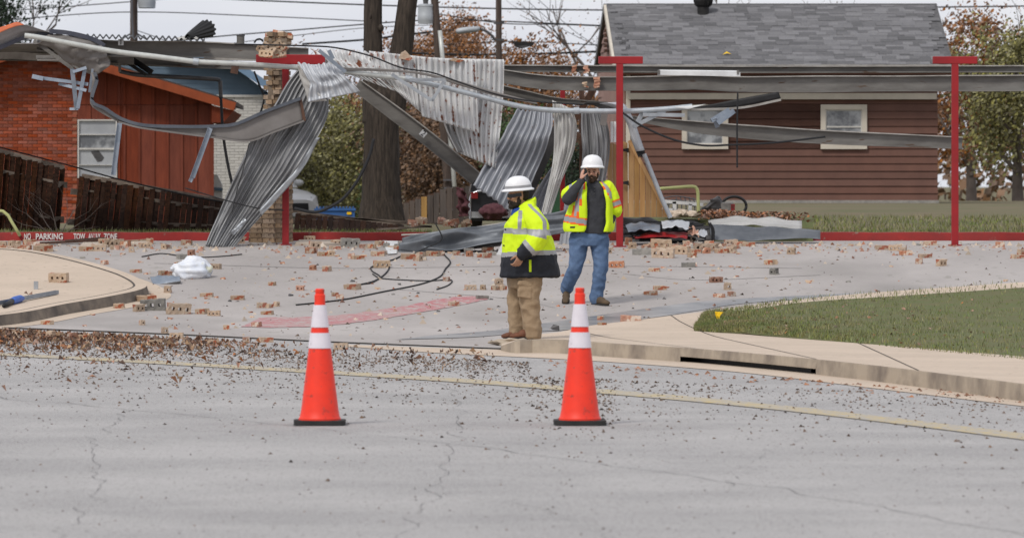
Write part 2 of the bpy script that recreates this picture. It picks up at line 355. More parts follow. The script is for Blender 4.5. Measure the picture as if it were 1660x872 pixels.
# ------------------------------------------------------------------ mesh builder
ORG = {}
class MB:
    def __init__(s): s.v = []; s.f = []; s.uv = None; s.mi = []
    def add(s, vs, fs, mi=0):
        k = len(s.v); s.v += [V(p) for p in vs]
        s.f += [tuple(i + k for i in f) for f in fs]; s.mi += [mi] * len(fs)
    def box(s, c, size, rot=None, mi=0, jit=0):
        x, y, z = (a / 2 for a in size); c = V(c)
        vs = [V((a * x, b * y, d * z)) for d in (-1, 1) for a, b in ((-1,-1),(1,-1),(1,1),(-1,1))]
        if jit: vs = [p + V((random.uniform(-jit, jit) for _ in range(3))) for p in vs]
        if rot is not None: vs = [rot @ p for p in vs]
        s.add([p + c for p in vs], [(3,2,1,0),(4,5,6,7),(0,1,5,4),(1,2,6,5),(2,3,7,6),(3,0,4,7)], mi)
    def bar(s, p, q, w, h, up=(0,0,1), mi=0):
        p, q = V(p), V(q); t = (q - p).normalized(); sd = t.cross(V(up))
        if sd.length < 1e-4: sd = t.cross(V((0,1,0)))
        sd.normalize(); u = sd.cross(t)
        vs = [b + sd * (a * w / 2) + u * (c * h / 2) for b in (p, q) for a, c in ((-1,-1),(1,-1),(1,1),(-1,1))]
        s.add(vs, [(3,2,1,0),(4,5,6,7),(0,1,5,4),(1,2,6,5),(2,3,7,6),(3,0,4,7)], mi)
    def sweep(s, path, prof, up=(0,0,1), closed=True, mi=0, scale=None):
        n = len(prof); rows = []
        for i, p in enumerate(path):
            a = path[max(0, i - 1)]; b = path[min(len(path) - 1, i + 1)]
            t = (b - a).normalized(); sd = t.cross(V(up)).normalized(); u = sd.cross(t)
            k = scale[i] if scale else 1
            rows.append([p + sd * (x * k) + u * (y * k) for x, y in prof])
        vs = [q for r in rows for q in r]; fs = []
        for i in range(len(path) - 1):
            for j in range(n if closed else n - 1):
                k = (j + 1) % n
                fs.append((i*n + j, i*n + k, (i+1)*n + k, (i+1)*n + j))
        if closed: fs += [tuple(range(n))[::-1], tuple((len(path)-1)*n + j for j in range(n))]
        s.add(vs, fs, mi)
    def tube(s, path, r, n=8, mi=0, caps=True):
        path = [V(p) for p in path]
        rr = r if isinstance(r, (list, tuple)) else [r] * len(path)
        ref = V((0, 0, 1)); t0 = (path[1] - path[0]).normalized()
        if abs(t0.dot(ref)) > .9: ref = V((0, 1, 0))
        u = t0.cross(ref).normalized(); vs = []
        for i, p in enumerate(path):
            t = (path[min(len(path) - 1, i + 1)] - path[max(0, i - 1)]).normalized()
            u = (u - t * u.dot(t))
            if u.length < 1e-5: u = t.orthogonal()
            u.normalize(); w = t.cross(u)
            for k in range(n):
                a = 2 * math.pi * k / n
                vs.append(p + (u * math.cos(a) + w * math.sin(a)) * rr[i])
        fs = [(i*n + k, i*n + (k+1) % n, (i+1)*n + (k+1) % n, (i+1)*n + k) for i in range(len(path) - 1) for k in range(n)]
        if caps: fs += [tuple(range(n))[::-1], tuple((len(path)-1)*n + k for k in range(n))]
        s.add(vs, fs, mi)
    def loft(s, rings, mi=0, caps=True):
        n = len(rings[0]); vs = [p for r in rings for p in r]
        fs = [(i*n + k, i*n + (k+1) % n, (i+1)*n + (k+1) % n, (i+1)*n + k) for i in range(len(rings) - 1) for k in range(n)]
        if caps: fs += [tuple(range(n))[::-1], tuple((len(rings)-1)*n + k for k in range(n))]
        s.add(vs, fs, mi)
    def ell(s, c, r, rot=None, nu=14, nv=9, mi=0):
        c = V(c); vs = []; fs = []
        for j in range(nv + 1):
            b = math.pi * j / nv - math.pi / 2
            for i in range(nu):
                a = 2 * math.pi * i / nu
                p = V((r[0] * math.cos(b) * math.cos(a), r[1] * math.cos(b) * math.sin(a), r[2] * math.sin(b)))
                vs.append((rot @ p if rot is not None else p) + c)
        for j in range(nv):
            for i in range(nu): fs.append((j*nu + i, j*nu + (i+1) % nu, (j+1)*nu + (i+1) % nu, (j+1)*nu + i))
        s.add(vs, fs, mi)
    def prism(s, pts, d, mi=0):
        """polygon pts pushed by vector d"""
        n = len(pts); pts = [V(p) for p in pts]; d = V(d)
        s.add(pts + [p + d for p in pts], [tuple(range(n)), tuple(range(2*n - 1, n - 1, -1))] + [(i, i + n, (i+1) % n + n, (i+1) % n) for i in range(n)], mi)
    def grid(s, rows, mi=0, uvs=None):
        k = len(s.v); n = len(rows[0])
        vs = [p for r in rows for p in r]
        s.add(vs, [(i*n + j, i*n + j + 1, (i+1)*n + j + 1, (i+1)*n + j) for i in range(len(rows) - 1) for j in range(n - 1)], mi)
        if uvs:
            if s.uv is None: s.uv = {}
            flat = [q for r in uvs for q in r]
            for i, q in enumerate(flat): s.uv[k + i] = q
    def mesh(s, name, mats, smooth=False, origin=V((0,0,0)), fixn=True):
        me = bpy.data.meshes.new(name)
        me.from_pydata([p - origin for p in s.v], [], s.f)
        for m in (mats if isinstance(mats, (list, tuple)) else [mats]): me.materials.append(m)
        if any(s.mi):
            me.polygons.foreach_set('material_index', s.mi)
        if fixn:
            bm = bmesh.new(); bm.from_mesh(me); bmesh.ops.recalc_face_normals(bm, faces=bm.faces); bm.to_mesh(me); bm.free()
        if s.uv:
            uvl = me.uv_layers.new(name='uv')
            for lp in me.loops: uvl.data[lp.index].uv = s.uv.get(lp.vertex_index, (0, 0))
        if smooth:
            me.polygons.foreach_set('use_smooth', [True] * len(me.polygons))
        me.update()
        return me
    def base(s):
        xs = [p.x for p in s.v]; ys = [p.y for p in s.v]; zs = [p.z for p in s.v]
        return V(((min(xs) + max(xs)) / 2, (min(ys) + max(ys)) / 2, min(zs)))
    def build(s, name, mats, parent=None, smooth=False, fixn=True, solid=0, sharp=0):
        org = ORG[parent.name] if parent else s.base()
        me = s.mesh(name, mats, smooth, org, fixn)
        o = bpy.data.objects.new(name, me); COL.objects.link(o)
        if parent: o.parent = parent
        else: o.location = org
        ORG[o.name] = org
        if solid:
            md = o.modifiers.new('solid', 'SOLIDIFY'); md.thickness = solid; md.offset = 0
        if sharp:
            me.set_sharp_from_angle(angle=R(sharp))
        return o
def tag(o, label, category, group=None, kind=None):
    o['label'] = label; o['category'] = category
    if group: o['group'] = group
    if kind: o['kind'] = kind
    return o
def structure(o): o['kind'] = 'structure'; return o
def stuff(o): o['kind'] = 'stuff'; return o
def thing(name, label, category, loc, group=None, kind='thing'):
    o = bpy.data.objects.new(name, None); COL.objects.link(o)
    o.location = loc; o.empty_display_size = .2
    ORG[o.name] = V(loc)
    return tag(o, label, category, group, kind)
def inst(name, me, loc, parent=None, rot=None, scale=None):
    """one more object on shared mesh data, at a world place"""
    o = bpy.data.objects.new(name, me); COL.objects.link(o)
    if parent: o.parent = parent; o.location = V(loc) - ORG[parent.name]
    else: o.location = loc
    if rot is not None: o.rotation_euler = rot
    if scale is not None: o.scale = scale
    ORG[o.name] = V(loc)
    return o
def ruled(Lp, Rp, n=0, amp=.016, nv=26, per=8, crumple=0., wave=0., nu=None, face=V((0,-1,0)), seed=0, crease=0.):
    """sheet between two edges; n corrugations run along the edges"""
    A = cat(Lp, nv); B = cat(Rp, nv); m = nu or max(2, n * per)
    rows = []; uvs = []; length = 0
    for i in range(nv + 1):
        if i: length += ((A[i] - A[i-1]).length + (B[i] - B[i-1]).length) / 2
        t = (A[min(nv, i+1)] - A[max(0, i-1)]) + (B[min(nv, i+1)] - B[max(0, i-1)])
        nn = t.cross(B[i] - A[i])
        if nn.length < 1e-6: nn = face.copy()
        nn.normalize()
        if nn.dot(face) < 0: nn = -nn
        wd_ = (B[i] - A[i]).length; am = amp
        if n: am = min(amp * 1.35, wd_ / n * .40)
        row = []; uv = []
        for j in range(m + 1):
            u = j / m
            p = A[i].lerp(B[i], u)
            off = am * math.sin(2 * math.pi * n * u) if n else 0
            if crumple: off += crumple * noise.noise(V((u * 4 + seed, i / nv * 5, seed * 3.3)))
            if crease:
                q = V((u * 2.2 + seed, i / nv * 3.1, seed * 1.7)); q2 = V((u * 1.6 - i / nv * 2.0, i / nv * 1.4 + u, seed * 2.9))
                off += crease * (1 - 2.4 * abs(noise.noise(q))) + crease * .8 * (1 - 2.4 * abs(noise.noise(q2)))
            if wave: off += wave * math.sin(u * math.pi)
            row.append(p + nn * off); uv.append(((u * n if n else u * 8) + seed * 7.7, length + seed * 3.1))
        rows.append(row); uvs.append(uv)
    b = MB(); b.grid(rows, uvs=uvs)
    return b
def sheet(name, label, category, Lp, Rp, n, material, group=None, parent=None, **k):
    b = ruled(Lp, Rp, n, **k)
    o = b.build(name, M[material], parent, smooth=True, fixn=False, solid=.003)
    if not parent: tag(o, label, category, group, 'thing')
    return o
def PL(Y, *pts):
    """pixel list -> world, each (x, y) or (x, y, dY)"""
    return [W(p[0], p[1], Y + (p[2] if len(p) > 2 else 0)) for p in pts]
def text_mesh(txt, size, M4, material, depth=.002, bold=0.):
    cu = bpy.data.curves.new('lettering', 'FONT'); cu.body = txt; cu.size = size; cu.extrude = depth; cu.offset = bold
    cu.align_x = 'CENTER'; cu.align_y = 'CENTER'
    o = bpy.data.objects.new('lettering', cu); COL.objects.link(o)
    bpy.context.view_layer.update()
    me = bpy.data.meshes.new_from_object(o.evaluated_get(bpy.context.evaluated_depsgraph_get()))
    bpy.data.objects.remove(o)
    me.transform(M4); me.materials.clear(); me.materials.append(material)
    return me
# ================================================================== ground, street, kerbs
def strip(name, A, B, n, m, la, lb, material, extra=0, z0=0):
    """sheet draped on the terrain between two world XY curves; la / lb = height above terrain at the edges"""
    A = cat(A, n); B = cat(B, n); b = MB(); rows = []
    for j in range(m + 1):
        t = j / m; row = []
        for i in range(n + 1):
            p = A[i].lerp(B[i], t)
            row.append(V((p.x, p.y, gz(p.x, p.y) + lerp(la, lb, t) + z0)))
        rows.append(row)
    b.grid(rows)
    o = b.build(name, M[material] if isinstance(material, str) else material, smooth=True, fixn=False)
    return structure(o)
# the ground: one sheet to the horizon, just under everything laid on it
b = MB()
ys = [-400, -100, 5, 20, 35, 48, 55] + [58 + i for i in range(0, 36)] + [96, 100, 105, 110, 116, 122, 130, 140, 150, 165, 182, 210, 300, 500, 1000, 3000]
xs = [-3000, -1200, -500, -200, -90, -50, -30, -20, -15] + [-12 + .8 * i for i in range(0, 31)] + [14, 18, 24, 32, 50, 90, 200, 500, 1200, 3000]
b.grid([[V((x, y, gz(x, y) - .05)) for x in xs] for y in ys])
structure(b.build('ground', M['ground'], smooth=True, fixn=False))
# joint between street and driveway runs obliquely
JP = [(-900, 500), (-300, 520), (0, 532), (300, 544), (600, 558), (830, 567), (870, 570)]
J = [G(*p) for p in JP]
strip('street', [V((-60, 10, 0)), V((0, 10, 0)), V((60, 10, 0))], [V((-60, 73, 0)), V((0, 73, 0)), V((60, 73, 0))], 60, 90, .0, .0, 'street')
far = [G(x, 391) for x in (-900, -300, 0, 300, 600, 830, 870)]
strip('driveway', J, far, 60, 60, .006, .006, 'lot')
# the driveway goes on beyond the sidewalk corner, to the right
strip('driveway', [G(870, 570), G(880, 549), G(960, 536), G(1130, 515), G(1300, 497), G(1800, 470)], [G(x, 391) for x in (870, 890, 960, 1130, 1300, 1800)], 50, 50, .006, .006, 'lot')
off = V((.10, .16, 0)) * .55
strip('joint_line', J[:-1], [p + off for p in J[:-1]], 80, 1, .011, .011, 'joint')
# faint control joints in the concrete
for pts in ([(250, 428), (560, 436), (900, 432), (1300, 436)], [(640, 470), (830, 486), (900, 500)], [(1010, 445), (1130, 455), (1330, 447)]):
    g = [G(*p) for p in pts]
    strip('joint_line', g, [p + V((0, .03, 0)) for p in g], 40, 1, .011, .011, 'stain')
# worn pinkish stripe
def wob(pts, k):
    P = cat([V((x, y, 0)) for x, y in pts], 60)
    return [G(p.x, p.y + k * noise.noise(V((p.x * .06, k, 0))) * 1.6 + k * .5 * noise.noise(V((p.x * .2, k, 5)))) for p in P]
strip('paint_stripe', wob([(390, 531), (470, 532), (560, 526), (650, 513), (740, 497), (792, 486)], .9), wob([(420, 516), (490, 515), (560, 511), (650, 498), (725, 484), (775, 481)], -.9), 120, 6, .011, .011, 'pinkpaint')
# yellow street line
YL = [G(-200, 562), G(0, 573), G(200, 582.5), G(490, 599), G(800, 618), G(1240, 655), G(1800, 720)]
YL2 = [G(-200, 566), G(0, 577), G(200, 587.5), G(490, 604.5), G(800, 624.5), G(1240, 663), G(1800, 731)]
strip('street_line', YL, YL2, 80, 1, .006, .006, 'yellowpaint')
# wet run beside the sidewalk and the damp gutter
strip('wet_patch', [G(640, 552), G(760, 548), G(850, 541), G(930, 535), G(1010, 523), G(1130, 505), G(1220, 492), G(1420, 480)], [G(700, 545), G(790, 538), G(860, 528), G(920, 520), G(1000, 508), G(1120, 492), G(1210, 485), G(1400, 476)], 60, 6, .012, .012, 'wet')
strip('gutter_pan', [G(560, 562), G(700, 572), G(860, 580), G(1000, 588), G(1200, 604), G(1450, 634), G(1800, 676)], [G(560, 559), G(700, 564), G(830, 568), G(1000, 580), G(1200, 592), G(1450, 620), G(1800, 660)], 60, 3, .005, .005, 'tan')

# cracks, a seam and a dull repair patch in the street
def crack(pts, w_, seed, material='tar'):
    P = cat([G(*p) for p in pts], 70); A_, B_ = [], []
    for i, p in enumerate(P):
        o_ = V((noise.noise(V((i * .35, seed, 0))), noise.noise(V((i * .3, seed, 4))), 0)) * .16; k = w_ * (.5 + abs(noise.noise(V((i * .5, seed, 9)))) * 1.4)
        A_.append(p + o_); B_.append(p + o_ + V((k * .5, k, 0)))
    b = MB(); b.grid([[V((q.x, q.y, gz(q.x, q.y) + .0045)) for q in r] for r in (A_, B_)]); structure(b.build('street_crack', M[material], fixn=False))
crack([(-60, 640), (250, 668), (560, 700), (900, 742), (1300, 800), (1720, 880)], .012, 1)
crack([(640, 880), (700, 800), (735, 720), (742, 660), (720, 622)], .010, 2)
crack([(1180, 790), (1250, 730), (1370, 690), (1480, 668)], .008, 3)
crack([(90, 880), (160, 790), (150, 720), (210, 665)], .009, 4)
crack([(700, 800), (860, 820), (1010, 880)], .007, 5)
# left traffic island
H = .13
fe = [G(x, y, H) for x, y in ((-500, 392), (-200, 396), (0, 402), (60, 407), (130, 421), (200, 441), (229, 454), (238, 463))]
ne = [G(x, y, H) for x, y in ((-500, 548), (-200, 528), (0, 511), (100, 494), (170, 482), (215, 473), (232, 468), (238, 463))]
strip('island_pavement', fe, ne, 70, 30, H, H, 'tan')
rim = fe + ne[::-1][1:]
rc = cat(rim, 160); cen = V((sum(p.x for p in rc) / len(rc), sum(p.y for p in rc) / len(rc), 0))
inner = []
for i, p in enumerate(rc):
    t = rc[min(160, i + 1)] - rc[max(0, i - 1)]; nn = V((-t.y, t.x, 0)).normalized()
    inner.append(p - nn * (.14 if True else 0) * (1 if nn.dot(cen - p) < 0 else -1))
def rimstrip(name, P, Q, lp, lq, material, ofs=0, m=3):
    b = MB(); rows = []
    for j in range(m + 1):
        t = j / m; row = []
        for p, q in zip(P, Q):
            x = p.lerp(q, t); row.append(V((x.x, x.y, gz(x.x, x.y) + lerp(lp, lq, t))))
        rows.append(row)
    b.grid(rows)
    return structure(b.build(name, M[material], smooth=True, fixn=False))
rimstrip('island_kerb_top', rc, inner, H + .004, H + .006, 'kerbtan2' if 'kerbtan2' in M else 'tan', m=2)
groove_in = [q + (q - p).normalized() * .028 for p, q in zip(rc, inner)]
rimstrip('island_groove', inner[30:128], groove_in[30:128], H + .0055, H + .0055, 'joint', m=1)
outer = [p + (p - q).normalized() * .035 for p, q in zip(rc, inner)]
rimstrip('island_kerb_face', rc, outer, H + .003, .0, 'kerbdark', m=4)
outer2 = [p + (p - q).normalized() * .30 for p, q in zip(rc, inner)]
rimstrip('island_gutter', outer, outer2, .012, .010, 'tan', m=2)

# right corner sidewalk with its street kerb and drain mouth
HS = .14
near = [G(x, y, HS * k) for x, y, k in ((812, 561, .35), (836, 555, .8), (862, 550, 1), (920, 551, 1), (1000, 557, 1), (1100, 563, 1), (1200, 571, 1), (1330, 583, 1), (1450, 596, 1), (1800, 640, 1))]
farS = [G(x, y) for x, y in ((814, 560), (842, 550), (868, 545), (905, 541), (960, 530), (1050, 519), (1130, 509), (1260, 492), (1400, 478), (1800, 450))]
NA = cat(near, 120); FA = cat(farS, 120)
b = MB(); rows = []
for j in range(15):
    t = j / 14
    rows.append([V((p.x, p.y, gz(p.x, p.y) + lerp(HS * min(1, .35 + i * .09), .02, t))) for i, p in enumerate([a.lerp(c, t) for a, c in zip(NA, FA)])])
b.grid(rows)
structure(b.build('corner_sidewalk', M['tan'], smooth=True, fixn=False))
def px(p): return CX + p.x * F / p.y
kf = MB(); top = MB(); rec = MB()
for i in range(120):
    p, q = NA[i], NA[i + 1]; x = px((p + q) / 2)
    hp = HS * min(1, .35 + i * .09); hq = HS * min(1, .35 + (i + 1) * .09)
    zp, zq = gz(p.x, p.y), gz(q.x, q.y); d = V((0, -.035, 0))
    lo = 0 if not (1103 < x < 1320) else .075
    pr = [V((p.x, p.y + .012, zp + hp + .002)), V((p.x, p.y - .008, zp + hp - .006)), V((p.x, p.y - .03, zp + lo)), V((p.x, p.y - .03, zp + lo - .02))]
    qr = [V((q.x, q.y + .012, zq + hq + .002)), V((q.x, q.y - .008, zq + hq - .006)), V((q.x, q.y - .03, zq + lo)), V((q.x, q.y - .03, zq + lo - .02))]
    kf.grid([pr, qr])
    if lo:
        rec.grid([[V((p.x, p.y - .03, zp + lo)), V((p.x, p.y + .5, zp + lo)), V((p.x, p.y + .5, zp - .02))], [V((q.x, q.y - .03, zq + lo)), V((q.x, q.y + .5, zq + lo)), V((q.x, q.y + .5, zq - .02))]])
        rec.grid([[V((p.x, p.y - .03, zp + .004)), V((p.x, p.y + .5, zp + .004))], [V((q.x, q.y - .03, zq + .004)), V((q.x, q.y + .5, zq + .004))]])
structure(kf.build('street_kerb', M['kerbtan'], fixn=False))
structure(rec.build('drain_recess', M['black'], fixn=False))  # black colour stands in for the darkness inside the drain mouth
for i in (14, 34, 58, 82):        # joints across the sidewalk
    b = MB(); b.grid([[rows[j][i] + V((k * .014, 0, .004)) for j in range(15)] for k in (0, 1)]); structure(b.build('joint_line', M['joint'], fixn=False))
# broken lumps of the kerb nose under the worker's boots
def lump(c, size, seed, material, name, sub=2, rough=.25, squash=1):
    bm = bmesh.new(); bmesh.ops.create_icosphere(bm, subdivisions=sub, radius=1)
    for v in bm.verts:
        k = 1 + rough * noise.noise(v.co * 1.7 + V((seed * 5.1, seed, 0))) * 2
        v.co = V((v.co.x * size[0] * k, v.co.y * size[1] * k, max(-.5, v.co.z) * size[2] * k))
    me = bpy.data.meshes.new(name); bm.to_mesh(me); bm.free(); me.materials.append(M[material])
    return me
# red fire-lane kerb with its lettering
kb = G(300, 390); KY = kb.y
def kz(x): return gz(0, KY)
K0, K1 = W(-700, 390, KY).x, W(1700, 390, KY).x
b = MB(); b.sweep([V((lerp(K0, K1, i / 60), KY + .075, kz(0) + .055 + .004 * math.sin(i * 2.1))) for i in range(61)], [(.075, -.065), (.06, .055), (-.08, .06), (-.08, -.065)])
structure(b.build('red_kerb', M['redkerb'], fixn=True))
for txt, xa, xb in (('NO', 39, 50), ('PARKING', 58, 102), ('TOW', 119, 138), ('AWAY', 143, 163), ('ZONE', 168, 190)):
    c = W((xa + xb) / 2, 384.5, KY - .008); wdt = (xb - xa) * KY / F
    me = text_mesh(txt, .125, Matrix.Identity(4), M['whitepaint'], .0008, .0035)
    xs_ = [v.co.x for v in me.vertices]; k = wdt / (max(xs_) - min(xs_)); ys_ = [v.co.y for v in me.vertices]; h = .088 / (max(ys_) - min(ys_)); ym = (max(ys_) + min(ys_)) / 2
    for v in me.vertices: v.co = V((v.co.x * k, -v.co.z - .004 * 0, (v.co.y - ym) * h))
    o = bpy.data.objects.new('kerb_lettering', me); COL.objects.link(o); o.location = V((c.x, KY - .0105, kz(0) + .056)); o.rotation_euler = (R(-8.5), 0, 0); structure(o)
# grass verge behind the red kerb, and the corner lawn
def blades(name, pts, h, w, material='grass'):
    b = MB()
    for p in pts:
        a = random.uniform(0, math.pi); d = V((math.cos(a), math.sin(a), 0)) * w; ln = V((random.gauss(0, .3), random.gauss(0, .3), 1)) * h * random.uniform(.5, 1.2)
        b.add([p - d, p + d, p + ln], [(0, 1, 2)])
    o = b.build(name, M[material], fixn=False); return stuff(o)
strip('verge_soil', [V((K0, KY + .15, 0)), V((0, KY + .15, 0)), V((K1, KY + .15, 0))], [V((K0, KY + 3, 0)), V((0, KY + 3, 0)), V((K1, KY + 3, 0))], 40, 8, .035, .02, 'soil')
pts = []
for i in range(8500):
    x = random.uniform(1040, 1720); Y = KY + random.random() * 12 + .2; p = W(x, 300, Y); pts.append(V((p.x, Y, gz(p.x, Y) - .03)))
for i in range(9000):
    x = random.uniform(-60, 700) if i < 7500 else random.uniform(1040, 1660); Y = KY + .16 + random.random() ** 1.5 * 1.6
    p = W(x, 300, Y); pts.append(V((p.x, Y, gz(p.x, Y) + .03)))
blades('grass_verge', pts, .07, .008)
gA = [G(x, y, .1) for x, y in ((1127, 529), (1160, 532), (1200, 535), (1300, 545), (1450, 560), (1800, 596))]
gB = [G(x, y, .1) for x, y in ((1131, 521), (1150, 506), (1200, 500), (1300, 486), (1450, 476), (1800, 452))]
def lawn(t, i):  return .07 + .05 * math.sin(math.pi * min(1, max(0, t))) ** .5
A_ = cat(gA, 60); B_ = cat(gB, 60); b = MB(); rows = []
for j in range(15):
    t = j / 14
    rows.append([V((p.x, p.y, gz(p.x, p.y) + lawn(t, i) * min(1, .3 + i * .12) - (.03 if j in (0, 14) else 0) + .03)) for i, p in enumerate([a.lerp(c, t) for a, c in zip(A_, B_)])])
b.grid(rows); structure(b.build('corner_lawn', M['soil'], smooth=True, fixn=False))
pts = []
LV = []
for i in range(30000):
    u = random.random() ** 2.2 * 60; t = random.uniform(-.03, 1.03); k = min(59, int(u)); f = u - k
    p = A_[k].lerp(A_[k + 1], f).lerp(B_[k].lerp(B_[k + 1], f), t)
    if noise.noise(V((p.x * 2.2, p.y * 1.1, 0))) < random.uniform(-.55, -.05): continue
    if i % 70 == 0: LV.append(V((p.x, p.y, gz(p.x, p.y) + lawn(t, u) * min(1, .3 + u * .12) + .045)))
    pts.append(V((p.x, p.y, gz(p.x, p.y) + lawn(t, u) * min(1, .3 + u * .12) + .02)))
blades('lawn_grass', pts, .05, .005)

# ================================================================== brick and red-sided house (far left)
YA = 112.0; SA = F / YA
def hA(x, y, d=0): return W(x, y, YA + d)
house = thing('brick_house', 'low red brick house with red board siding under a sloping gable edge', 'house', V((W(170, 300, YA).x, YA, .55)))
def wz(y): return EYE - (y - HY) / SA
zb = .55
wl, wm, wr = W(-260, 0, YA).x, W(125, 0, YA).x, W(343, 0, YA).x
b = MB(); b.box(((wl + wm) / 2, YA + .1, (zb + wz(96)) / 2), (wm - wl, .2, wz(96) - zb)); b.build('brick_wall', M['mortar_red'], house)
bl, bh = 16.0 / SA, 5.35 / SA
b = MB(); b.box((0, 0, 0), (bl - .012, .03, bh - .012)); bm_ = b.mesh('brick', M['brick_red'])
b = MB(); b.box((0, 0, 0), (bl / 2 - .012, .03, bh - .012)); bmh = b.mesh('brick_half', M['brick_red'])
rest = MB(); nb = 0
for r in range(60):
    z = wz(100) - (r + .5) * bh
    if z < zb: break
    for c in range(-1, 26):
        x = wm - (c + (.5 if r % 2 else 1.0) - .5) * bl
        if x - bl / 2 < wl or x + bl * .4 > wm: 
            continue
        p = V((x, YA - .004, z + random.uniform(-.001, .001)))
        xp = px(p); yp = HY + (EYE - z) * SA
        hid = yp > 252 + xp * .26
        if xp > -8 and not hid and nb < 296:
            inst('brick', bm_, p, house); nb += 1
        else: rest.box(p, (bl - .012, .03, bh - .012))
stuff(rest.build('brick_courses', M['brick_red_i'], house))
# board-and-batten gable wall
def rake(x): return lerp(115, 178, (x - 170) / 210.0)
b = MB()
pts = [V((wm, YA + .02, zb)), V((wr, YA + .02, zb)), V((wr, YA + .02, wz(rake(343)) + .05)), V((wm, YA + .02, wz(rake(125)) + .05))]
b.prism(pts, (0, .2, 0)); b.build('gable_wall', M['siding_red'], house)
xs_ = [125, 148, 171, 193, 202, 226, 249, 272, 295, 318, 343]
for i in range(10):
    a, c = xs_[i] + .5, xs_[i + 1] - .5
    lo = wz(171); 
    for half in (0, 1):
        if half == 0: y0, y1a, y1c = wz(169.7), wz(rake(a)) + .02, wz(rake(c)) + .02
        else: y0, y1a, y1c = zb, wz(171), wz(171)
        if half == 1 and c > 126 and a < 190:      # under and over the window
            for (t0, t1) in ((wz(194), wz(171)), (zb, wz(289))):
                b = MB(); X0, X1 = W(a, 0, YA).x, W(c, 0, YA).x
                b.prism([V((X0, YA - .012, t0)), V((X1, YA - .012, t0)), V((X1, YA - .012, t1)), V((X0, YA - .012, t1))], (0, .04, 0)); b.build('siding_board', M['siding_red'], house)
            continue
        b = MB(); X0, X1 = W(a, 0, YA).x, W(c, 0, YA).x
        b.prism([V((X0, YA - .012, y0)), V((X1, YA - .012, y0)), V((X1, YA - .012, y1c)), V((X0, YA - .012, y1a))], (0, .04, 0)); b.build('siding_board', M['siding_red'], house)
for x in xs_[3:]:
    X = W(x, 0, YA).x; 
    b = MB(); b.box((X, YA - .028, (zb + wz(171)) / 2), (.045, .03, wz(171) - zb)); b.build('batten', M['siding_red'], house)
for x in xs_[1:]:
    X = W(x, 0, YA).x; t = wz(rake(x))
    b = MB(); b.box((X, YA - .028, (wz(169.5) + t) / 2), (.04, .03, t - wz(169.5))); b.build('batten', M['siding_red'], house)
b = MB(); b.bar(hA(344, 200, -.03), V((wr + .01, YA - .03, zb)), .07, .06, (0, 1, 0)); b.build('corner_board', M['siding_red'], house)
# overhanging roof: rake board, soffit, roof slab running back
for (xa, ya, xb, yb, side) in ((60, rake(60) , 381, rake(381), 1), (60, rake(60), -260, 178, -1)):
    p, q = hA(xa, ya - 5, -.62), hA(xb, yb - 5, -.62)
    b = MB(); b.bar(p, q, .05, .17); b.build('rake_board', M['fascia_red'], house)
    b = MB(); d = V((0, 7.5, 0)); u = V((0, 0, .10))
    b.prism([p + V((0, .03, .03)), q + V((0, .03, .03)), q + V((0, .03, .12)), p + V((0, .03, .12))], d); b.build('roof', M['roof_dark'], house)
    b = MB(); b.prism([p + V((0, .03, -.06)), q + V((0, .03, -.06)), q + V((0, .03, .02)), p + V((0, .03, .02))], (0, .6, 0)); b.build('soffit', M['siding_red'], house)
b = MB()   # eave return seen at the low corner
b.prism([hA(343, rake(343) + 4, -.55), hA(379, rake(379) + 2, -.55), hA(362, 199, -.5), hA(343, 199, -.5)], (0, 7, 0)); b.build('eave_return', M['siding_red'], house)
# window
wn = MB()
def frame(bm, x0, x1, z0, z1, y, w, d):
    bm.box(((x0 + x1) / 2, y, z1 - w / 2), (x1 - x0, d, w)); bm.box(((x0 + x1) / 2, y, z0 + w / 2), (x1 - x0, d, w))
    bm.box((x0 + w / 2, y, (z0 + z1) / 2), (w, d, z1 - z0 - 2 * w)); bm.box((x1 - w / 2, y, (z0 + z1) / 2), (w, d, z1 - z0 - 2 * w))
X0, X1, Z0, Z1 = W(126, 0, YA).x, W(190, 0, YA).x, wz(289), wz(194)
frame(wn, X0, X1, Z0, Z1, YA - .03, .028, .08); wo = wn.build('window', M['white_frame'], house)
for za, zc, m_ in ((wz(218), Z1 - .03, 'glass_lite'), (wz(240), wz(219), 'glass_grey'), (wz(267), wz(243), 'glass_lite'), (Z0 + .03, wz(268.5), 'glass_lite')):
    b = MB(); b.box(((X0 + X1) / 2, YA - .01, (za + zc) / 2), (X1 - X0 - .06, .015, zc - za)); b.build('pane', M[m_], wo)
for yy, t in ((218.5, .018), (241.5, .035), (267.7, .014)):
    b = MB(); b.box(((X0 + X1) / 2, YA - .035, wz(yy)), (X1 - X0 - .06, .05, t)); b.build('sash_bar', M['white_frame'], wo)
b = MB(); pp = [W(x, y, YA - .022) for x, y in ((147, 246), (160, 244), (169, 256), (165, 262), (158, 263))]
b.prism(pp, (0, .004, 0)); b.build('torn_blind', M['steel_dark'], wo)

